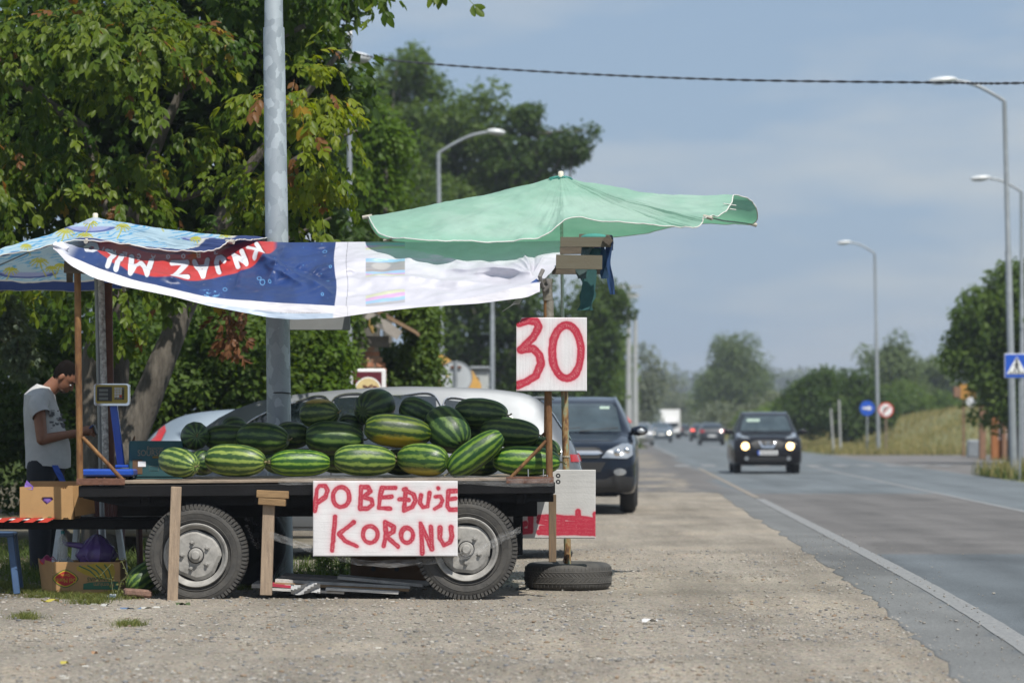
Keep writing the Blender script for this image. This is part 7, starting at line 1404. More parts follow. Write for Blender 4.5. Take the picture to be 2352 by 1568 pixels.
# t-shirt
sh = MB(); ring = []
prof = [((430, 500), (.072, .080)), ((405, 540), (.100, .125)), ((380, 600), (.128, .19)), ((388, 720), (.145, .205)), ((405, 830), (.160, .20)), ((425, 930), (.172, .195)), ((447, 1030), (.186, .20)), ((452, 1130), (.188, .205)), ((452, 1262), (.186, .21))]
A = np.zeros((40, len(prof), 3))
for j, (c, (rx, ry)) in enumerate(prof):
    cc_ = z_(*c)
    for i in range(40): a = 2*math.pi*i/39; wr = 1+.02*math.sin(a*5+j*1.7)+.012*math.sin(a*11+j); A[i, j] = (cc_.x+rx*math.cos(a)*wr, cc_.y+ry*math.sin(a)*wr, cc_.z+(.02*math.cos(a)*-1 if j < 3 else 0)+(.012*math.sin(a*3) if j > 7 else 0))
sh.grid(A); shirt = sh.build('t_shirt', M_shirt, man, smooth=True)
for s_ in (-1, 1):
    m_ = MB(); q0, q1, q2 = z_(378, 640, .15*s_), z_(352, 700, .20*s_), z_(388, 775, .235*s_); m_.tube([q0+Vector((0, -.02*s_, .02)), q0, q1, q2], [.055, .085, .085, .078], 20, False); m_.build('sleeve', M_shirt, shirt, smooth=True)
pm = MB()
for k in range(26):
    zx, zy = 510+rs_.rand()*100+0, 720+rs_.rand()*190; 
    c = z_(zx, zy, 0); dxn = (zx-420)/150; yy_ = -.2*math.sqrt(max(.05, 1-min(.97, (zx-405)/175*.97)**2)); pm.box((c.x, YM+yy_-.008, c.z), (.012+.03*rs_.rand(), .004, .006+.02*rs_.rand()), RZ(.9*min(1, dxn)))
o = pm.build('shirt_print', mat('shirt_ink', (.12, .12, .13), .9), shirt); o['kind'] = 'stuff'
tr_ = MB(); hp = z_(445, 1235)
tr_.ell(hp, (.165, .175, .13), None, 24, 14)
for s_ in (-1, 1): cap(tr_, z_(430+40*s_, 1270, .09*s_), z_(430+55*s_, 1650, .12*s_), .125, .105); cap(tr_, z_(430+55*s_, 1650, .12*s_), Q(112+20*s_, 1296, .13*s_), .105, .085)
tt = tr_.build('trousers', M_trous, man); remesh(tt, .012, 5)
mb = MB(); mb.add([z_(488, 1245, -.205), z_(545, 1245, -.20), z_(590, 1330, -.20), z_(620, 1400, -.19), z_(625, 1500, -.17), z_(570, 1500, -.215), z_(560, 1390, -.22), z_(510, 1300, -.215)], [(0, 1, 2, 7), (7, 2, 3, 6), (6, 3, 4, 5)]); mb.build('side_stripe', mat('blue_stripe', (.02, .07, .36), .7), tt)
for s_ in (-1, 1): c = Q(112+20*s_, 1318, .13*s_); c.z = .045; mb = MB(); mb.ell(c+Vector((.05, 0, 0)), (.14, .05, .045), None, 16, 10); mb.build('shoe', M_clip, man, smooth=True)
wt = thing('wallet', 'open dark wallet with a blue card held in the hands of the man', 'wallet', z_(850, 905)); MB().bar(z_(815, 925, -.05), z_(885, 868, -.05), .016, .10, .003).build('card_side', mat('wallet_blue', (.02, .04, .16), .4), wt); MB().bar(z_(885, 868, -.05), z_(912, 955, -.05), .014, .10, .003).build('flap', M_clip, wt); MB().bar(z_(725, 985, -.04), z_(820, 1005, -.04), .03, .08, .004).build('pocket', M_clip, wt)
# ================================================================== VEHICLES
def paintmat(name, col, metal=.55, rough=.28):
    m, t, b = newmat(name); b.inputs['Metallic'].default_value = metal; b.inputs['Roughness'].default_value = rough; b.inputs['Coat Weight'].default_value = .8 if metal > .3 else .25; b.inputs['Specular IOR Level'].default_value = .5 if metal > .3 else .3; b.inputs['Coat Roughness'].default_value = .05
    c = N(t, 'ShaderNodeTexCoord'); n = N(t, 'ShaderNodeTexNoise'); n.inputs['Scale'].default_value = 3; n.inputs['Detail'].default_value = 6; t.links.new(c.outputs['Object'], n.inputs['Vector'])
    mx_ = N(t, 'ShaderNodeMix'); mx_.data_type = 'RGBA'; mx_.inputs[6].default_value = (*col, 1); mx_.inputs[7].default_value = (*[min(1, x*.88+.002) for x in col], 1); t.links.new(n.outputs['Fac'], mx_.inputs[0]); t.links.new(mx_.outputs[2], b.inputs['Base Color'])
    mr = N(t, 'ShaderNodeMapRange'); mr.inputs[3].default_value = rough-.06; mr.inputs[4].default_value = rough+.14; t.links.new(n.outputs['Fac'], mr.inputs[0]); t.links.new(mr.outputs[0], b.inputs['Roughness']); return m
M_glass = mat('car_glass', (.018, .026, .032), .06, var=.2, spec=.9); M_glass.node_tree.nodes['Principled BSDF'].inputs['Coat Weight'].default_value = 1
M_wind = mat('windscreen', (.05, .07, .08), .05, var=.5, scale=2.5, spec=.9)
M_trim = mat('car_trim', (.02, .02, .021), .6); M_seam = mat('panel_seam', (.01, .01, .01), .9)
M_lens, t_, b_x = newmat('headlamp_lens'); b_x.inputs['Base Color'].default_value = (.42, .44, .46, 1); b_x.inputs['Metallic'].default_value = .6; b_x.inputs['Roughness'].default_value = .12; b_x.inputs['Coat Weight'].default_value = 1
M_tail = mat('tail_lamp', (.42, .012, .012), .15, var=.3, coat=1); M_lit = emat('lit_headlamp', (1.0, .66, .28), 5); M_lit2 = emat('lit_headlamp_far', (1.0, .90, .70), 9); M_litt = emat('lit_tail_lamp', (1.0, .10, .06), 2.0)
class Car:
    def __init__(s, name, label, cat, loc, heading, st, paint, group=None):
        s.t = thing(name, label, cat, loc, group, heading); s.t.rotation_euler = (0, 0, heading)
        S_ = []
        for (x, zb, zm, zl, zt_, wl, wm, wb, wt) in st:
            S_.append([(x, 0, zb), (x, wl*.7, zb), (x, wl, zb+.05), (x, wm, zm), (x, wm*.99, (zm+zl)/2+.03), (x, wb, zl), (x, wt, zt_-min(.05, (zt_-zl)*.3)), (x, wt*.80, zt_-.008), (x, 0, zt_)])
        A = np.array(S_, float); k, m, _ = A.shape; n1, n2 = (k-1)*6+1, (m-1)*5+1
        B = np.stack([crom(A[:, j], n1) for j in range(m)], 1); B = np.stack([crom(B[i], n2) for i in range(n1)], 0)
        B[..., 1] = np.maximum(B[..., 1], 0); full = np.concatenate([B, (B*np.array([1, -1, 1]))[:, ::-1][:, 1:]], 1)
        mb = MB().grid(full); n, mm = full.shape[:2]; mb.f.append(tuple(range(mm))); mb.f.append(tuple((n-1)*mm+j for j in range(mm-1, -1, -1)))
        s.bvh = BVHTree.FromPolygons([Vector(v) for v in mb.v], mb.f); s.body = mb.build('body', paint, s.t, smooth=42, local=True); s.paint = paint
    def hit(s, a, b, ax):
        o, d_ = {'x+': (Vector((9, a, b)), Vector((-1, 0, 0))), 'x-': (Vector((-9, a, b)), Vector((1, 0, 0))), 'y+': (Vector((a, 9, b)), Vector((0, -1, 0))), 'y-': (Vector((a, -9, b)), Vector((0, 1, 0)))}[ax]
        h, nn_, i, d2 = s.bvh.ray_cast(o, d_)
        if h is None:
            h, nn_, i, d2 = s.bvh.find_nearest(o+d_*(9-{'x': 2.0, 'y': .8}[ax[0]]))
        return h, nn_, -d_
    def patch(s, name, poly, ax, m, off=.006, th=.012, parent=None, cuts=3):
        bm = bmesh.new(); vs = [bm.verts.new((a, b, 0)) for a, b in poly]; ed = [bm.edges.new((vs[i], vs[(i+1) % len(vs)])) for i in range(len(vs))]
        bmesh.ops.triangle_fill(bm, edges=ed, use_beauty=True); bmesh.ops.subdivide_edges(bm, edges=bm.edges[:], cuts=cuts, use_grid_fill=True)
        for v in bm.verts:
            h, nn_, od = s.hit(v.co.x, v.co.y, ax); v.co = h+od*off
        for f in bm.faces: f.normal_update()
        od = s.hit(poly[0][0], poly[0][1], ax)[2]
        g = bmesh.ops.extrude_face_region(bm, geom=bm.faces[:]); 
        for v in [e for e in g['geom'] if isinstance(e, bmesh.types.BMVert)]: v.co += od*th
        bmesh.ops.recalc_face_normals(bm, faces=bm.faces[:]); me = bpy.data.meshes.new(name); bm.to_mesh(me); bm.free(); o = link_mesh(name, me, m, parent or s.t); auto_smooth(me, 35); return o
    def wheel(s, x, y, r=.32, w=.21, par=None):
        sd = 1 if y > 0 else -1; mb = MB(); mb.lathe([(a, h) for a, h in tyre_prof(r, r*.66, w, 10)], (x, y, r), 'Y', 40); o = mb.build('wheel', M_rubber2, s.t, smooth=50, local=True)
        mb = MB(); yo = sd*w*.42; mb.lathe([(r*.67, yo), (r*.63, yo-.01*sd), (r*.60, yo-.06*sd)], (x, y, r), 'Y', 32)
        for k in range(5):
            a = math.radians(18+72*k); ca, sa = math.cos(a), math.sin(a); mb.bar((x+r*.12*ca, y+yo-.02*sd, r+r*.12*sa), (x+r*.63*ca, y+yo-.015*sd, r+r*.63*sa), .06, .03)
        mb.lathe([(0, yo), (.05, yo), (.06, yo-.03*sd)], (x, y, r), 'Y', 16); mb.build('rim', M_galv, o, local=True); MB().lathe([(0, yo-.08*sd), (r*.62, yo-.08*sd)], (x, y, r), 'Y', 24).build('brake_disc', M_trim, o, local=True)
    def arch(s, x, r, side):
        poly = [(x+r*math.cos(a), max(.20, .32+r*math.sin(a))) for a in np.linspace(-.35, math.pi+.35, 18)]; s.patch('wheel_arch', poly, 'y+' if side > 0 else 'y-', M_seam, .002, .004, cuts=1)
    def mirror(s, x, y, z, m):
        sd = 1 if y > 0 else -1; mb = MB(); mb.ell((x, y+.10*sd, z), (.09, .13, .075), None, 14, 10); mb.tube([(x-.02, y-.10*sd, z-.05), (x, y+.03*sd, z-.03)], .028, 8); return mb.build('door_mirror', m, s.t, smooth=60, local=True)
    def box(s, name, c, size, m, bev=.006): return MB().bbox(c, size, bev).build(name, m, s.t, local=True)
def stations(L, H, W, kind):
    h, w = H, W/2; f = L/2
    if kind == 'suv': return [(f, .42, .6, .74, .80, w*.66, w*.76, w*.72, w*.56), (f-.06, .32, .62, .86, .93, w*.84, w*.91, w*.85, w*.66), (f-.25, .27, .66, .95, 1.03, w*.95, w*.985, w*.93, w*.75), (f-.75, .25, .7, 1.02, 1.12, w*.96, w, w*.95, w*.80), (f-1.12, .25, .7, 1.06, 1.18, w*.96, w, w*.96, w*.80), (f-1.42, .25, .7, 1.07, h*.84, w*.96, w, w*.96, w*.75), (f-1.72, .25, .7, 1.07, h*.95, w*.96, w, w*.96, w*.70), (f-2.3, .25, .7, 1.07, h*.995, w*.96, w, w*.96, w*.68), (f-3.2, .25, .7, 1.08, h*.995, w*.96, w, w*.96, w*.67), (-f+.45, .26, .7, 1.09, h*.955, w*.95, w*.99, w*.95, w*.66), (-f+.15, .28, .7, 1.08, h*.82, w*.93, w*.97, w*.93, w*.68), (-f+.04, .32, .65, .98, 1.06, w*.85, w*.93, w*.88, w*.75), (-f, .42, .6, .85, .92, w*.7, w*.8, w*.78, w*.65)]
    if kind == 'estate': return [(f, .36, .48, .58, .63, w*.60, w*.70, w*.68, w*.52), (f-.08, .24, .52, .70, .77, w*.80, w*.88, w*.83, w*.66), (f-.35, .20, .58, .84, .92, w*.93, w*.97, w*.92, w*.74), (f-.95, .19, .62, .94, 1.04, w*.95, w, w*.94, w*.78), (f-1.08, .19, .62, .98, 1.25, w*.95, w, w*.94, w*.74), (f-1.43, .19, .62, .99, 1.445, w*.95, w, w*.94, w*.68), (f-1.90, .19, .62, 1.0, 1.545, w*.95, w, w*.94, w*.66), (f-2.7, .19, .62, 1.0, 1.61, w*.95, w, w*.94, w*.66), (f-3.3, .19, .62, 1.01, 1.615, w*.95, w, w*.94, w*.66), (f-3.9, .20, .62, 1.03, 1.585, w*.95, w*.99, w*.93, w*.64), (-f+.42, .21, .62, 1.04, 1.50, w*.94, w*.98, w*.92, w*.64), (-f+.20, .23, .62, 1.03, 1.22, w*.92, w*.97, w*.92, w*.70), (-f+.09, .26, .6, .98, 1.06, w*.86, w*.93, w*.88, w*.74), (-f, .36, .55, .74, .80, w*.74, w*.82, w*.78, w*.66)]
    if kind == 'hatch': return [(f, .36, .5, .64, .70, w*.62, w*.74, w*.70, w*.54), (f-.07, .26, .54, .78, .86, w*.84, w*.92, w*.86, w*.68), (f-.3, .22, .6, .90, .99, w*.94, w*.98, w*.93, w*.76), (f-.85, .21, .64, .99, 1.07, w*.95, w, w*.94, w*.80), (f-1.05, .21, .64, 1.0, 1.18, w*.95, w, w*.94, w*.78), (f-1.45, .21, .64, 1.01, h*.92, w*.95, w, w*.93, w*.70), (f-1.85, .21, .64, 1.01, h*.99, w*.95, w, w*.93, w*.68), (f-2.6, .21, .64, 1.02, h, w*.95, w, w*.93, w*.67), (-f+.75, .22, .64, 1.03, h*.97, w*.95, w*.99, w*.92, w*.66), (-f+.40, .23, .64, 1.03, h*.90, w*.94, w*.98, w*.92, w*.66), (-f+.15, .26, .62, 1.0, 1.10, w*.90, w*.95, w*.90, w*.74), (-f, .36, .56, .80, .88, w*.76, w*.84, w*.80, w*.66)]
def ell_poly(cx, cy, rx, ry, n=20, rot=0): return [(cx+rx*math.cos(2*math.pi*i/n)*math.cos(rot)-ry*math.sin(2*math.pi*i/n)*math.sin(rot), cy+rx*math.cos(2*math.pi*i/n)*math.sin(rot)+ry*math.sin(2*math.pi*i/n)*math.cos(rot)) for i in range(n)]
def mir(L): return [(-a, b) for a, b in L][::-1]
def std_side(c, L, H, win, sides=(1, -1), wb=None):
    f = L/2
    for sd in sides:
        ax = 'y+' if sd > 0 else 'y-'
        for k, w_ in enumerate(win): c.patch('side_window', w_, ax, M_glass)
def seam(c, pts, ax):
    mb = MB(); q = crom(pts, 24); P_ = [c.hit(a, b, ax) for a, b in q]; mb.tube([h+od*.002 for h, n_, od in P_], .005, 5); mb.build('door_seam', M_seam, c.t, local=True)
# silver estate car parked behind the stall, pointing left
M_silver = paintmat('silver_paint', (.16, .172, .185), .45, .42)
Lc = 4.65; yc_ = 28.9; xc_ = (782-CX)/241.0
c = Car('estate_car', 'silver estate car parked right behind the melon trailer, nose to the left', 'car', (xc_, yc_, 0), math.pi+math.radians(-1.5), stations(Lc, 1.62, 1.80, 'estate'), M_silver)
# its left flank faces the camera: local +y points to the camera when heading is 180 degrees
W1 = [(.98, 1.04), (.98, 1.12), (.80, 1.31), (.45, 1.46), (.10, 1.51), (.06, 1.04)]; W2 = [(.0, 1.04), (.03, 1.515), (-.55, 1.54), (-.93, 1.53), (-.98, 1.06)]; W3 = [(-1.06, 1.08), (-1.02, 1.50), (-1.38, 1.46), (-1.60, 1.36), (-1.66, 1.29), (-1.52, 1.12)]
for w_ in (W1, W2, W3): c.patch('side_window', w_, 'y+', M_glass); c.patch('side_window', w_, 'y-', M_glass)
for zz in (W1, W2, W3):
    mb = MB(); q = zz+[zz[0]]; mb.tube([c.hit(a, b_, 'y+')[0]+Vector((0, .016, 0)) for a, b_ in crom(q, 50)], .009, 6); mb.build('window_trim', M_chrome, c.t, smooth=60, local=True)
seam(c, [(.04, .25), (.04, .7), (.03, 1.03)], 'y+'); seam(c, [(-.98, 1.04), (-.98, .7), (-.85, .45)], 'y+'); seam(c, [(1.02, 1.0), (1.02, .6), (1.0, .28)], 'y+'); seam(c, [(1.7, .33), (0, .30), (-1.1, .33)], 'y+')
c.patch('sill_strip', [(.95, .22), (.95, .27), (-1.0, .27), (-1.0, .22)], 'y+', M_chrome, .004, .012); c.patch('side_moulding', [(.98, .50), (.98, .56), (-1.0, .58), (-1.0, .52)], 'y+', M_silver, .006, .018)
for x_ in (-.62, .32): h, n_, od = c.hit(x_, .90, 'y+'); c.box('door_handle', (h.x, h.y+.025, h.z), (.20, .035, .03), M_silver, .01)
for x_ in (1.42, -1.38):
    for sd in (1, -1): c.arch(x_, .37, sd); c.wheel(x_, sd*.80, .325)
c.patch('rear_window', [(-.56, 1.12), (-.50, 1.44), (.50, 1.44), (.56, 1.12)], 'x-', M_glass); c.patch('tail_lamp', [(.58, .91), (.58, .98), (.83, .985), (.84, .915)], 'x-', M_tail); c.patch('tail_lamp', [(-.84, .915), (-.83, .985), (-.58, .98), (-.58, .91)], 'x-', M_tail)
c.box('roof_spoiler', (-1.93, 0, 1.515), (.22, 1.05, .03), M_silver, .01)
c.patch('windscreen', [(-.60, 1.05), (-.55, 1.42), (.55, 1.42), (.60, 1.05)], 'x+', M_wind); c.patch('headlamp', [(.45, .62), (.50, .78), (.84, .80), (.80, .66)], 'x+', M_lens); c.patch('headlamp', [(1.85, .66), (1.80, .80), (2.2, .74), (2.22, .62)], 'y+', M_lens); c.mirror(1.0, .85, 1.03, M_silver)
c.patch('number_plate', [(-.26, .55), (-.26, .66), (.26, .66), (.26, .55)], 'x-', M_signw)
# dark suv facing us
M_navy = paintmat('navy_paint', (.004, .008, .018), .0, .14)
Ys = 42.3; c = Car('suv', 'dark navy off-road car parked facing us behind the silver estate', 'car', (P(1317, HY, Ys).x+.0345*2.25, Ys+2.27, 0), math.atan2(-1, -.0345)-math.radians(1.0), stations(4.52, 1.69, 1.86, 'suv'), M_navy)
c.patch('windscreen', [(-.70, 1.17), (-.62, 1.52), (-.55, 1.58), (.55, 1.58), (.62, 1.52), (.70, 1.17)], 'x+', M_wind, cuts=4)
hl = [(.44, .80), (.52, .90), (.72, 1.00), (.87, 1.01), (.88, .84), (.80, .79)]; 
for q_ in (hl, mir(hl)):
    o = c.patch('headlamp', q_, 'x+', M_lens, .004, .02)
    sg_ = 1 if q_[0][0] > 0 else -1
    for (a, b_, r_) in ((.66, .87, .055), (.79, .90, .05)): h, n_, od = c.hit(sg_*a, b_, 'x+'); MB().ell(h+Vector((.028, 0, 0)), (.03, r_, r_)).build('lamp_bowl', M_chrome, o, smooth=True, local=True)
c.patch('grille', [(-.40, .80), (-.46, .88), (-.40, .95), (.40, .95), (.46, .88), (.40, .80)], 'x+', M_trim); c.patch('grille_bar', [(-.46, .865), (-.40, .90), (.40, .90), (.46, .865), (.38, .845), (-.38, .845)], 'x+', M_chrome, .018, .02)
c.patch('lower_intake', [(-.42, .60), (-.50, .74), (.50, .74), (.42, .60)], 'x+', M_trim, .004, .008); c.patch('bumper', [(-.86, .34), (-.90, .52), (-.62, .56), (-.5, .50), (.5, .50), (.62, .56), (.90, .52), (.86, .34), (.4, .30), (-.4, .30)], 'x+', M_trim, .01, .02)
for sg_ in (1, -1): c.patch('fog_lamp', ell_poly(.70*sg_, .60, .09, .05), 'x+', M_lens, .01, .02)
c.patch('number_plate', [(-.26, .50), (-.26, .61), (.26, .61), (.26, .50)], 'x+', M_signw, .035, .01); c.patch('bonnet_crease', [(-.60, 1.035), (-.60, 1.045), (.60, 1.045), (.60, 1.035)], 'x+', M_seam, .002, .004)
for sg_ in (1, -1):
    mo = c.mirror(1.05, .86*sg_, 1.18, M_navy); h = Vector((1.12, .95*sg_, 1.175)); MB().ell(h+Vector((.02, .04*sg_, 0)), (.02, .06, .035)).build('turn_lens', M_lens, mo, smooth=True, local=True)
    for x_ in (1.38, -1.28): c.arch(x_, .40, sg_); c.wheel(x_, .80*sg_, .355, .235)
h = c.hit(.46, 1.52, 'x+')[0]; c.patch('windscreen_sticker', [(.38, 1.50), (.38, 1.54), (.52, 1.54), (.52, 1.50)], 'x+', mat('pale_sticker', (.35, .45, .38), .5), .022, .003, cuts=1)
for a in (.1, -.45): mb = MB(); mb.tube([c.hit(a+.55*u, 1.175+.05*u, 'x+')[0]+Vector((.03, 0, .0)) for u in (0, .5, 1)], .008, 5); mb.build('wiper', M_trim, c.t, local=True)
c.box('engine_undertray', (0, 0, .28), (3.6, 1.3, .08), M_trim)
# oncoming black crossover
M_blk = paintmat('black_paint', (.006, .005, .007), .0, .14)
Yj = 78.0; c = Car('crossover_car', 'small black crossover driving towards us with round headlamps lit', 'car', (P(1763, HY, Yj).x+.07, Yj+2.0, 0), math.atan2(-1, -.0345), stations(4.13, 1.63, 1.84, 'hatch'), M_blk)
c.patch('windscreen', [(-.68, 1.12), (-.61, 1.39), (-.53, 1.52), (.53, 1.52), (.61, 1.39), (.68, 1.12)], 'x+', M_wind, cuts=4)
for sg_ in (1, -1):
    o = c.patch('headlamp', ell_poly(.585*sg_, .725, .115, .105), 'x+', M_trim, .004, .02); h, n_, od = c.hit(.585*sg_, .725, 'x+'); MB().lathe([(0, 0), (.098, 0), (.098, -.02), (0, -.03)], h+Vector((.045, 0, 0)), 'X', 24).build('lit_bowl', M_lit, o, local=True)
    c.patch('position_lamp', [(.44*sg_, .93), (.60*sg_, 1.0), (.70*sg_, 1.085), (.77*sg_, 1.06), (.76*sg_, .98), (.64*sg_, .93)], 'x+', M_lens, .004, .025); mo = c.mirror(.98, .88*sg_, 1.10, M_blk); c.patch('fog_lamp', ell_poly(.55*sg_, .40, .055, .055), 'x+', M_lens, .006, .02)
    for x_ in (1.28, -1.25): c.arch(x_, .38, sg_); c.wheel(x_, .77*sg_, .335, .215)
V_ = [(-.24, .86), (-.20, .86), (-.125, .735), (.125, .735), (.20, .86), (.24, .86), (.165, .69), (.13, .675), (-.13, .675), (-.165, .69)]; c.patch('grille_badge_frame', V_, 'x+', M_chrome, .02, .02); c.patch('grille', [(-.45, .80), (-.36, .66), (.36, .66), (.45, .80), (.3, .88), (-.3, .88)], 'x+', M_trim, .004, .008)
h = c.hit(0, .80, 'x+')[0]; MB().lathe([(.045, 0), (.06, 0), (.06, .012), (.045, .012), (.045, 0)], h+Vector((.03, 0, 0)), 'X', 24).build('round_badge', M_chrome, c.t, local=True); MB().bbox(h+Vector((.038, 0, 0)), (.01, .14, .02), .002).build('badge_bar', M_chrome, c.t, local=True)
pl = c.patch('number_plate', [(-.26, .50), (-.26, .61), (.26, .61), (.26, .50)], 'x+', M_signw, .03, .01, cuts=1); c.patch('plate_band', [(-.26, .50), (-.26, .61), (-.215, .61), (-.215, .50)], 'x+', M_blue, .045, .004, parent=pl, cuts=1)
for k in range(7):
    y_ = -.175+.062*k; c.patch('plate_character', [(y_, .525), (y_, .585), (y_+.028, .585), (y_+.028, .525)], 'x+', M_signk, .0455, .003, parent=pl, cuts=1)
c.patch('lower_intake', [(-.52, .30), (-.46, .44), (.46, .44), (.52, .30)], 'x+', M_trim, .004, .008); c.patch('windscreen_sticker', [(-.50, 1.37), (-.48, 1.44), (-.15, 1.44), (-.16, 1.37)], 'x+', mat('pale_sticker', (.35, .45, .38)), .022, .003, cuts=1)
# silvery hatchback behind, tail to the left
M_ice = paintmat('ice_blue_paint', (.26, .32, .38), .5, .3); Yh = 34.8
c = Car('hatchback', 'ice blue hatchback with a slanted red tail lamp behind the leaning walnut trunks', 'car', (P(302, HY, 34).x+2.02, Yh, 0), 0.03, stations(4.05, 1.46, 1.7, 'hatch'), M_ice)
c.patch('tail_lamp', [(-2.01, .95), (-1.98, 1.0), (-1.78, 1.19), (-1.68, 1.26), (-1.66, 1.20), (-1.75, .98)], 'y-', M_tail, .004, .02)
for w_ in ([(.80, 1.04), (.35, 1.30), (.02, 1.345), (.0, 1.04)], [(-.06, 1.04), (-.03, 1.35), (-.55, 1.34), (-.85, 1.30), (-1.10, 1.2), (-1.25, 1.06)]): c.patch('side_window', w_, 'y-', M_glass)
for sg_ in (1, -1):
    for x_ in (1.25, -1.25): c.arch(x_, .35, sg_); c.wheel(x_, .75*sg_, .31)
c.patch('rear_window', [(-.55, 1.1), (-.45, 1.32), (.45, 1.32), (.55, 1.1)], 'x-', M_glass); c.patch('headlamp', [(.45, .72), (.45, .84), (.75, .88), (.75, .76)], 'x+', M_lens)
# distant traffic
def far_car(name, label, px, Y, toward, paint, lights, group, H=1.47, W_=1.75, kind='hatch'):
    c = Car(name, label, 'car', (P(px, HY, Y).x, Y+2, 0), math.atan2(-1, -.0345) if toward else math.atan2(1, .0345), stations(4.2, H, W_, kind), paint, group)
    ax = 'x+' if toward else 'x-'; c.patch('windscreen' if toward else 'rear_window', [(-.60, 1.10), (-.50, H-.12), (.50, H-.12), (.60, 1.10)], ax, M_glass if not toward else M_wind)
    for sg_ in (1, -1):
        if toward:
            o = c.patch('headlamp', ell_poly(.60*sg_, .72, .13, .08), ax, M_lens, .004, .02)
            if lights: h = c.hit(.60*sg_, .72, ax)[0]; MB().lathe([(0, 0), (.085, 0), (.085, -.02), (0, -.03)], h+Vector((.045, 0, 0)), 'X', 20).build('lit_bowl', M_lit2, o, local=True)
        else: c.patch('tail_lamp', [(.50*sg_, .85), (.52*sg_, .98), (.78*sg_, 1.0), (.80*sg_, .85)], ax, M_litt if lights else M_tail, .004, .02)
        for x_ in (1.25, -1.25): c.wheel(x_, .74*sg_, .32)
        c.mirror(.9, .86*sg_, 1.05, paint)
    c.patch('number_plate', [(-.26, .55), (-.26, .66), (.26, .66), (.26, .55)], ax, M_signw, .03, .01, cuts=1)
FG = 'distant traffic'; M_dk = paintmat('anthracite_paint', (.03, .034, .04), .4); M_sl2 = paintmat('steel_blue_paint', (.10, .13, .16), .5)
far_car('car', 'dark car driving away, nearest of the cars beyond the black crossover', 1638, 196, False, M_dk, False, FG); far_car('car', 'dark car just ahead of the nearest departing one', 1611, 245, False, M_dk, True, FG)
far_car('car', 'small dark car farthest up the right lane', 1580, 300, False, M_dk, False, FG); far_car('car', 'grey-blue car coming towards us with both headlamps on', 1521, 228, True, M_sl2, True, FG, 1.55, 1.85, 'suv'); far_car('car', 'grey car parked on the left verge beside the concrete poles', 1474, 190, True, paintmat('pale_grey_paint', (.3, .31, .32)), False, FG)
far_car('car', 'car with one lit lamp showing behind the grey-blue one', 1497, 290, True, M_sl2, True, FG)
Yv = 300; vn_ = thing('box_truck', 'white box truck far up the road', 'truck', (P(1541, HY, Yv).x, Yv, 0)); x_ = vn_.location.x
MB().bbox((x_, Yv+3, 1.75), (1.95, 4, 2.3), .04).build('cargo_box', M_white, vn_); MB().bbox((x_, Yv+.2, 1.1), (1.85, 1.6, 1.2), .15).build('cab', M_white, vn_); MB().bbox((x_, Yv-.62, 1.38), (1.5, .05, .5), .02).build('windscreen', M_glass, vn_)
for sx in (-1, 1):
    for yy in (.2, 4): mb = MB(); mb.lathe([(0, -.12), (.36, -.12), (.38, 0), (.36, .12), (0, .12)], (x_+sx*.8, Yv+yy, .38), 'X', 20); mb.build('wheel', M_rubber2, vn_)
# ================================================================== SHED, SIGN BOX, PLAYHOUSE
Ysh = 45.0; s = F/Ysh; sh_ = thing('ivy_shed', 'old brick well house under ivy with a broken plank roof', 'shed', (P(900, HY, Ysh).x, Ysh, 0)); q3 = lambda zx, zy, d_=0: P((1300+zx/3.485)/1.7007, (1150+zy/3.485)/1.7007, Ysh+d_)
M_mort = mat('mortar', (.36, .31, .25), .95, bump=.4); rows = 19; bm_ = []
for m_i in range(4): bm_.append(mat('shed_brick_%s' % 'abcd'[m_i], ((.42, .19, .11), (.36, .15, .09), (.45, .26, .17), (.40, .33, .25))[m_i], .9, scale=12, var=.3, bump=.4))
def edges_at(z):
    py = HY-(z-CAMH)*s; zy = (py*1.7007-1150)*3.485; l = np.interp(zy, [700, 850, 1000, 1250], [490, 420, 350, 330]); r__ = np.interp(zy, [700, 850, 960, 1010, 1250], [600, 660, 720, 735, 740]); return q3(l, 0).x, q3(r__, 0).x
zt0 = q3(0, 700).z; hb_ = zt0/30; brick_me = MB().bbox((0, 0, 0), (.22, .11, hb_*.82), .006)
for k in range(30):
    z = (k+.5)*hb_; l, r__ = edges_at(z); x = l-(.115 if k % 2 else 0)
    while x < r__-.03:
        x0, x1 = max(x, l), min(x+.225, r__)
        if x1-x0 > .05: MB().bbox(((x0+x1)/2, Ysh+random.uniform(-.006, .006), z), (x1-x0-.012, .12, hb_*.84), .005).build('brick', random.choice(bm_), sh_)
        x += .235
l0, r0_ = edges_at(.1); l1, r1_ = edges_at(zt0-.05); MB().prism([(l0+.01, 0), (r0_-.01, 0), (edges_at(zt0*.6)[1]-.01, zt0*.6), (r1_-.01, zt0-.02), (l1+.01, zt0-.02), (edges_at(zt0*.6)[0]+.01, zt0*.6)], Ysh-.045, Ysh+.3).build('mortar_core', M_mort, sh_)
MB().bar(q3(430, 640), q3(760, 640), .16, .2).build('lintel', mat('old_grey_timber', (.20, .18, .16), .9), sh_); MB().bar(q3(410, 620, -.1), q3(440, 700, -.1), .2, .2).build('timber_end', mat('old_grey_timber', (.2, .18, .16)), sh_)
MB().bar(q3(470, 265, -.3), q3(910, 560, -.3), .15, .08).build('barge_board', mat('grey_barge_board', (.33, .30, .27), .9, scale=8), sh_)
M_rp = [mat('roof_board_%s' % 'ab'[i], ((.26, .17, .10), (.20, .14, .09))[i], .9, scale=8, var=.3) for i in range(2)]
for k in range(7):
    o1 = Vector((0, .0+k*.16, .02*math.sin(k*2)))+Vector((0, -.28, 0)); MB().bar(q3(600+k*6, 240-k*3)+o1, q3(1165+(-1)**k*18, 540+(-1)**k*8)+o1, .035, .15).build('roof_board', M_rp[k % 2], sh_)
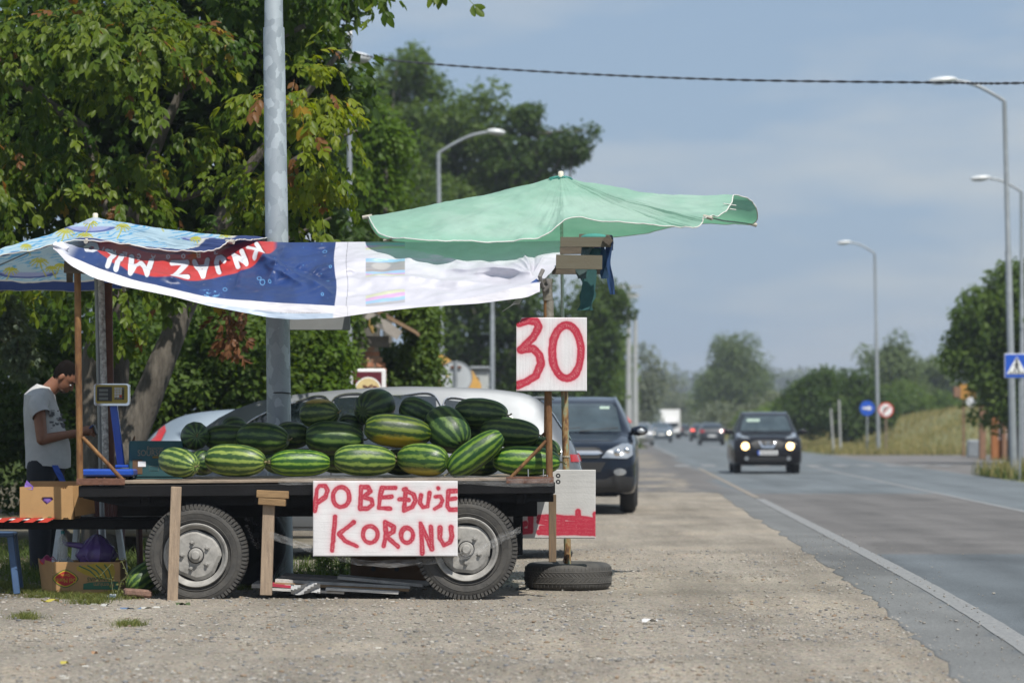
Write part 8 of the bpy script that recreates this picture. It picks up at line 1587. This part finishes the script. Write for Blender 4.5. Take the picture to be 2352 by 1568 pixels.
MB().bbox((q3(700, 0).x, Ysh+1.3, 1.2), (.9, .1, 2.4), .02).build('back_wall', mat('dark_gable', (.035, .03, .025), .95), sh_)
MB().tube([q3(520, 340, -.35), q3(500, 400, -.35), q3(560, 520, -.35)], .035, 6).build('dry_vine', mat('ochre_vine', (.30, .20, .06), .9), sh_, smooth=60)
def ivy(label, els, Y, n, seed, m=None, size=.09, nc=90):
    ee = [E2(*e, Y, .35) for e in els]; C, Rr = clumps(ee, nc, .16, .32, seed, .2); C[:, 2] = np.maximum(C[:, 2], .2); o = leafcloud('ivy', C, Rr, n, size, m or L_mid, None, seed); own_origin(o); return tag(o, label, 'ivy')
ivy('ivy curtain hanging over the right side of the brick well house', [(955, 820, 32, 80), (965, 860, 30, 60), (905, 890, 30, 26), (977, 780, 16, 60)], Ysh+.4, 9000, 301, L_mid)
ivy('dark ivy inside the arch of the well house', [(905, 830, 35, 70), (930, 870, 40, 50)], Ysh+.9, 4000, 302, L_dark)
ivy('thick ivy wall between the grey lamp pole and the brick pillar', [(775, 800, 42, 80), (750, 860, 55, 55), (800, 745, 24, 30)], Ysh-.3, 8000, 303, L_mid)
ivy('bright ivy on top of the well house roof', [(960, 715, 30, 25), (930, 690, 40, 14)], Ysh+.6, 3500, 304, L_bright)
# maroon sign box
Yb_ = 41; s = F/Yb_; sb_ = thing('sign_box', 'maroon light box sign with a cream disc seen over the silver roof', 'sign', (P(846, HY, Yb_).x, Yb_, 0)); c0 = P(846, 884, Yb_)
MB().bbox(tuple(c0), (80/s, .14, 74/s), .015).build('box_frame', M_white, sb_); MB().bbox((c0.x-.01, Yb_-.075, c0.z-.005), (66/s, .012, 62/s), .003).build('maroon_face', mat('maroon_face', (.10, .008, .018), .5), sb_)
dd = c0+Vector((0, -.085, -.075)); disc(MB(), dd, 31/s, 0).build('disc_rim', M_signw, sb_); disc(MB(), dd+Vector((0, -.006, 0)), 28/s, 0).build('cream_disc', mat('cream_disc', (.62, .50, .24), .6, scale=14, col2=(.55, .42, .20)), sb_)
mb = MB()
for (x0, y0, x1, y1, w) in ((-.02, -.12, .0, .04, .03), (.0, .04, -.07, .07, .018), (0, .04, .06, .08, .018), (0, .04, -.05, 0.0, .018), (0, .04, .05, .0, .018), (.06, -.10, .1, .06, .06), (-.09, -.08, -.06, .0, .03)): mb.bar((dd.x+x0, dd.y-.016, dd.z+y0), (dd.x+x1, dd.y-.016, dd.z+y1), w, .004)
o = mb.build('disc_print', mat('maroon_face', (.1, .008, .018)), sb_); o['kind'] = 'stuff'
for px in (812, 880): MB().tube([(P(px, HY, Yb_).x, Yb_, 0), (P(px, HY, Yb_).x, Yb_, c0.z-.15)], .025, 10).build('post', M_galv, sb_)
# round sign seen from behind
Yr = 60; s = F/Yr; rs__ = thing('round_sign', 'back of a round road sign on its post left of the umbrella pole', 'road sign', (P(1047, HY, Yr).x, Yr, 0)); c0 = P(1047, 866, Yr); disc(MB(), c0, 37/s, 0, 40).build('plate', mat('sign_back', (.50, .53, .55), .45, .2, var=.12, scale=3), rs__); mb = MB(); mb.lathe([(36/s, -.012), (38/s, -.012), (38/s, .02), (36/s, .02)], c0, 'Y', 40); mb.build('rim', M_galv, rs__, smooth=40)
MB().tube([(c0.x, Yr-.05, 0), (c0.x, Yr-.05, c0.z+.33)], .035, 12).build('post', M_galv, rs__); MB().bbox((c0.x, Yr-.03, c0.z+.2), (.22, .03, .05), .006).build('clamp', M_rustdark, rs__); MB().bbox((c0.x-.17, Yr-.015, c0.z+.02), (.05, .004, .03), .001).build('yellow_tag', mat('tag_yellow', (.6, .42, .02), .6), rs__)
# yellow playhouse and grey hut
Yp = 68; s = F/Yp; ph_ = thing('playhouse', 'yellow gabled playhouse with a blue sill beyond the silver car roof', 'playhouse', (P(1015, HY, Yp).x, Yp, 0)); M_yel = mat('playhouse_yellow', (.58, .34, .09), .7, var=.1)
a = lambda px, py: (P(px, 0, Yp).x, P(0, py, Yp).z)
MB().prism([(a(988, 0)[0], 0), (a(1040, 0)[0], 0), a(1040, 834), a(988, 834)], Yp, Yp+1.2).build('wall', M_yel, ph_); MB().prism([a(985, 834), a(1045, 834), a(1013, 813)], Yp-.06, Yp+1.3).build('gable', M_yel, ph_)
MB().prism([a(987, 862), a(1000, 862), a(1000, 846), a(994, 841), a(987, 846)], Yp-.03, Yp-.02).build('window', mat('peach_pane', (.50, .26, .14), .6), ph_); MB().bbox((a(995, 0)[0], Yp-.05, a(0, 884)[1]), (.16, .06, .16), .01).build('blue_sill', mat('playhouse_blue', (.02, .06, .35), .6), ph_)
ph2 = thing('playhouse', 'orange-yellow wing of a playhouse right of the round sign back', 'playhouse', (P(1092, HY, Yp).x, Yp+.8, 0)); MB().prism([(a(1076, 0)[0], 0), (a(1104, 0)[0], 0), a(1104, 880), a(1084, 850), a(1076, 850)], Yp+.8, Yp+1.6).build('wall', M_yel, ph2)
hut = thing('site_hut', 'pale grey hut behind the playhouse', 'hut', (P(1100, HY, Yp+4).x, Yp+4, 0)); Yq = Yp+4; MB().bbox((P(1102, HY, Yq).x, Yq+1, P(0, 848, Yq).z/2), (40/ (F/Yq), 2, P(0, 848, Yq).z), .03).build('wall', mat('hut_grey', (.42, .44, .43), .7), hut); MB().bbox((P(1102, HY, Yq).x, Yq+1, P(0, 846, Yq).z+.02), (46/(F/Yq), 2.2, .06), .01).build('roof', M_galv, hut); MB().bbox((P(1095, HY, Yq).x, Yq-.02, P(0, 880, Yq).z), (.12, .03, .3), .01).build('window', M_glass, hut)
# red and white promotional parasol
Yw = 72; s = F/Yw; pa = thing('parasol', 'small red and white parasol showing past the dark car roof', 'umbrella', (P(1417, HY, Yw).x, Yw, 0)); ap = P(1417, 934, Yw); n = 16
for k in range(n//2):
    a0, a1 = 2*math.pi*k/(n//2), 2*math.pi*(k+1)/(n//2); r_ = .36; zz_ = ap.z-.36; pts = [(ap.x, Yw, ap.z)]+[(ap.x+r_*math.cos(a_), Yw+r_*math.sin(a_), zz_) for a_ in (a0, (a0+a1)/2, a1)]; pts2 = [(x, y, z-.02) for x, y, z in pts]
    MB().add(pts+pts2, [(0, 1, 2), (0, 2, 3), (4, 6, 5), (4, 7, 6), (1, 5, 6, 2), (2, 6, 7, 3)]).build('panel', M_signr if k % 2 else M_signw, pa)
MB().tube([(ap.x, Yw, 0), (ap.x, Yw, ap.z)], .02, 8).build('pole', M_galv, pa); b0 = P(1436, 990, Yw-2); o = own_origin(MB().bbox((b0.x, Yw-2, .55), (.16, .3, 1.1), .02).build('promo_stand', mat('pink_white_board', (.62, .40, .38), .6, scale=3, col2=(.45, .12, .10)))); tag(o, 'narrow pink and white board standing past the dark car mirror', 'board')

# ================================================================== AIR
hz = MB().box((0, 1250, 24), (5400, 2700, 50.3)).build('haze', None); tag(hz, 'thin summer haze', 'haze', kind='stuff')
m = bpy.data.materials.new('haze_air'); m.use_nodes = True; t = m.node_tree; t.nodes.clear(); o_ = N(t, 'ShaderNodeOutputMaterial'); v = N(t, 'ShaderNodeVolumePrincipled')
v.inputs['Color'].default_value = (.80, .88, 1.0, 1); v.inputs['Density'].default_value = .00042; v.inputs['Anisotropy'].default_value = .2; t.links.new(v.outputs[0], o_.inputs['Volume']); hz.data.materials.append(m)
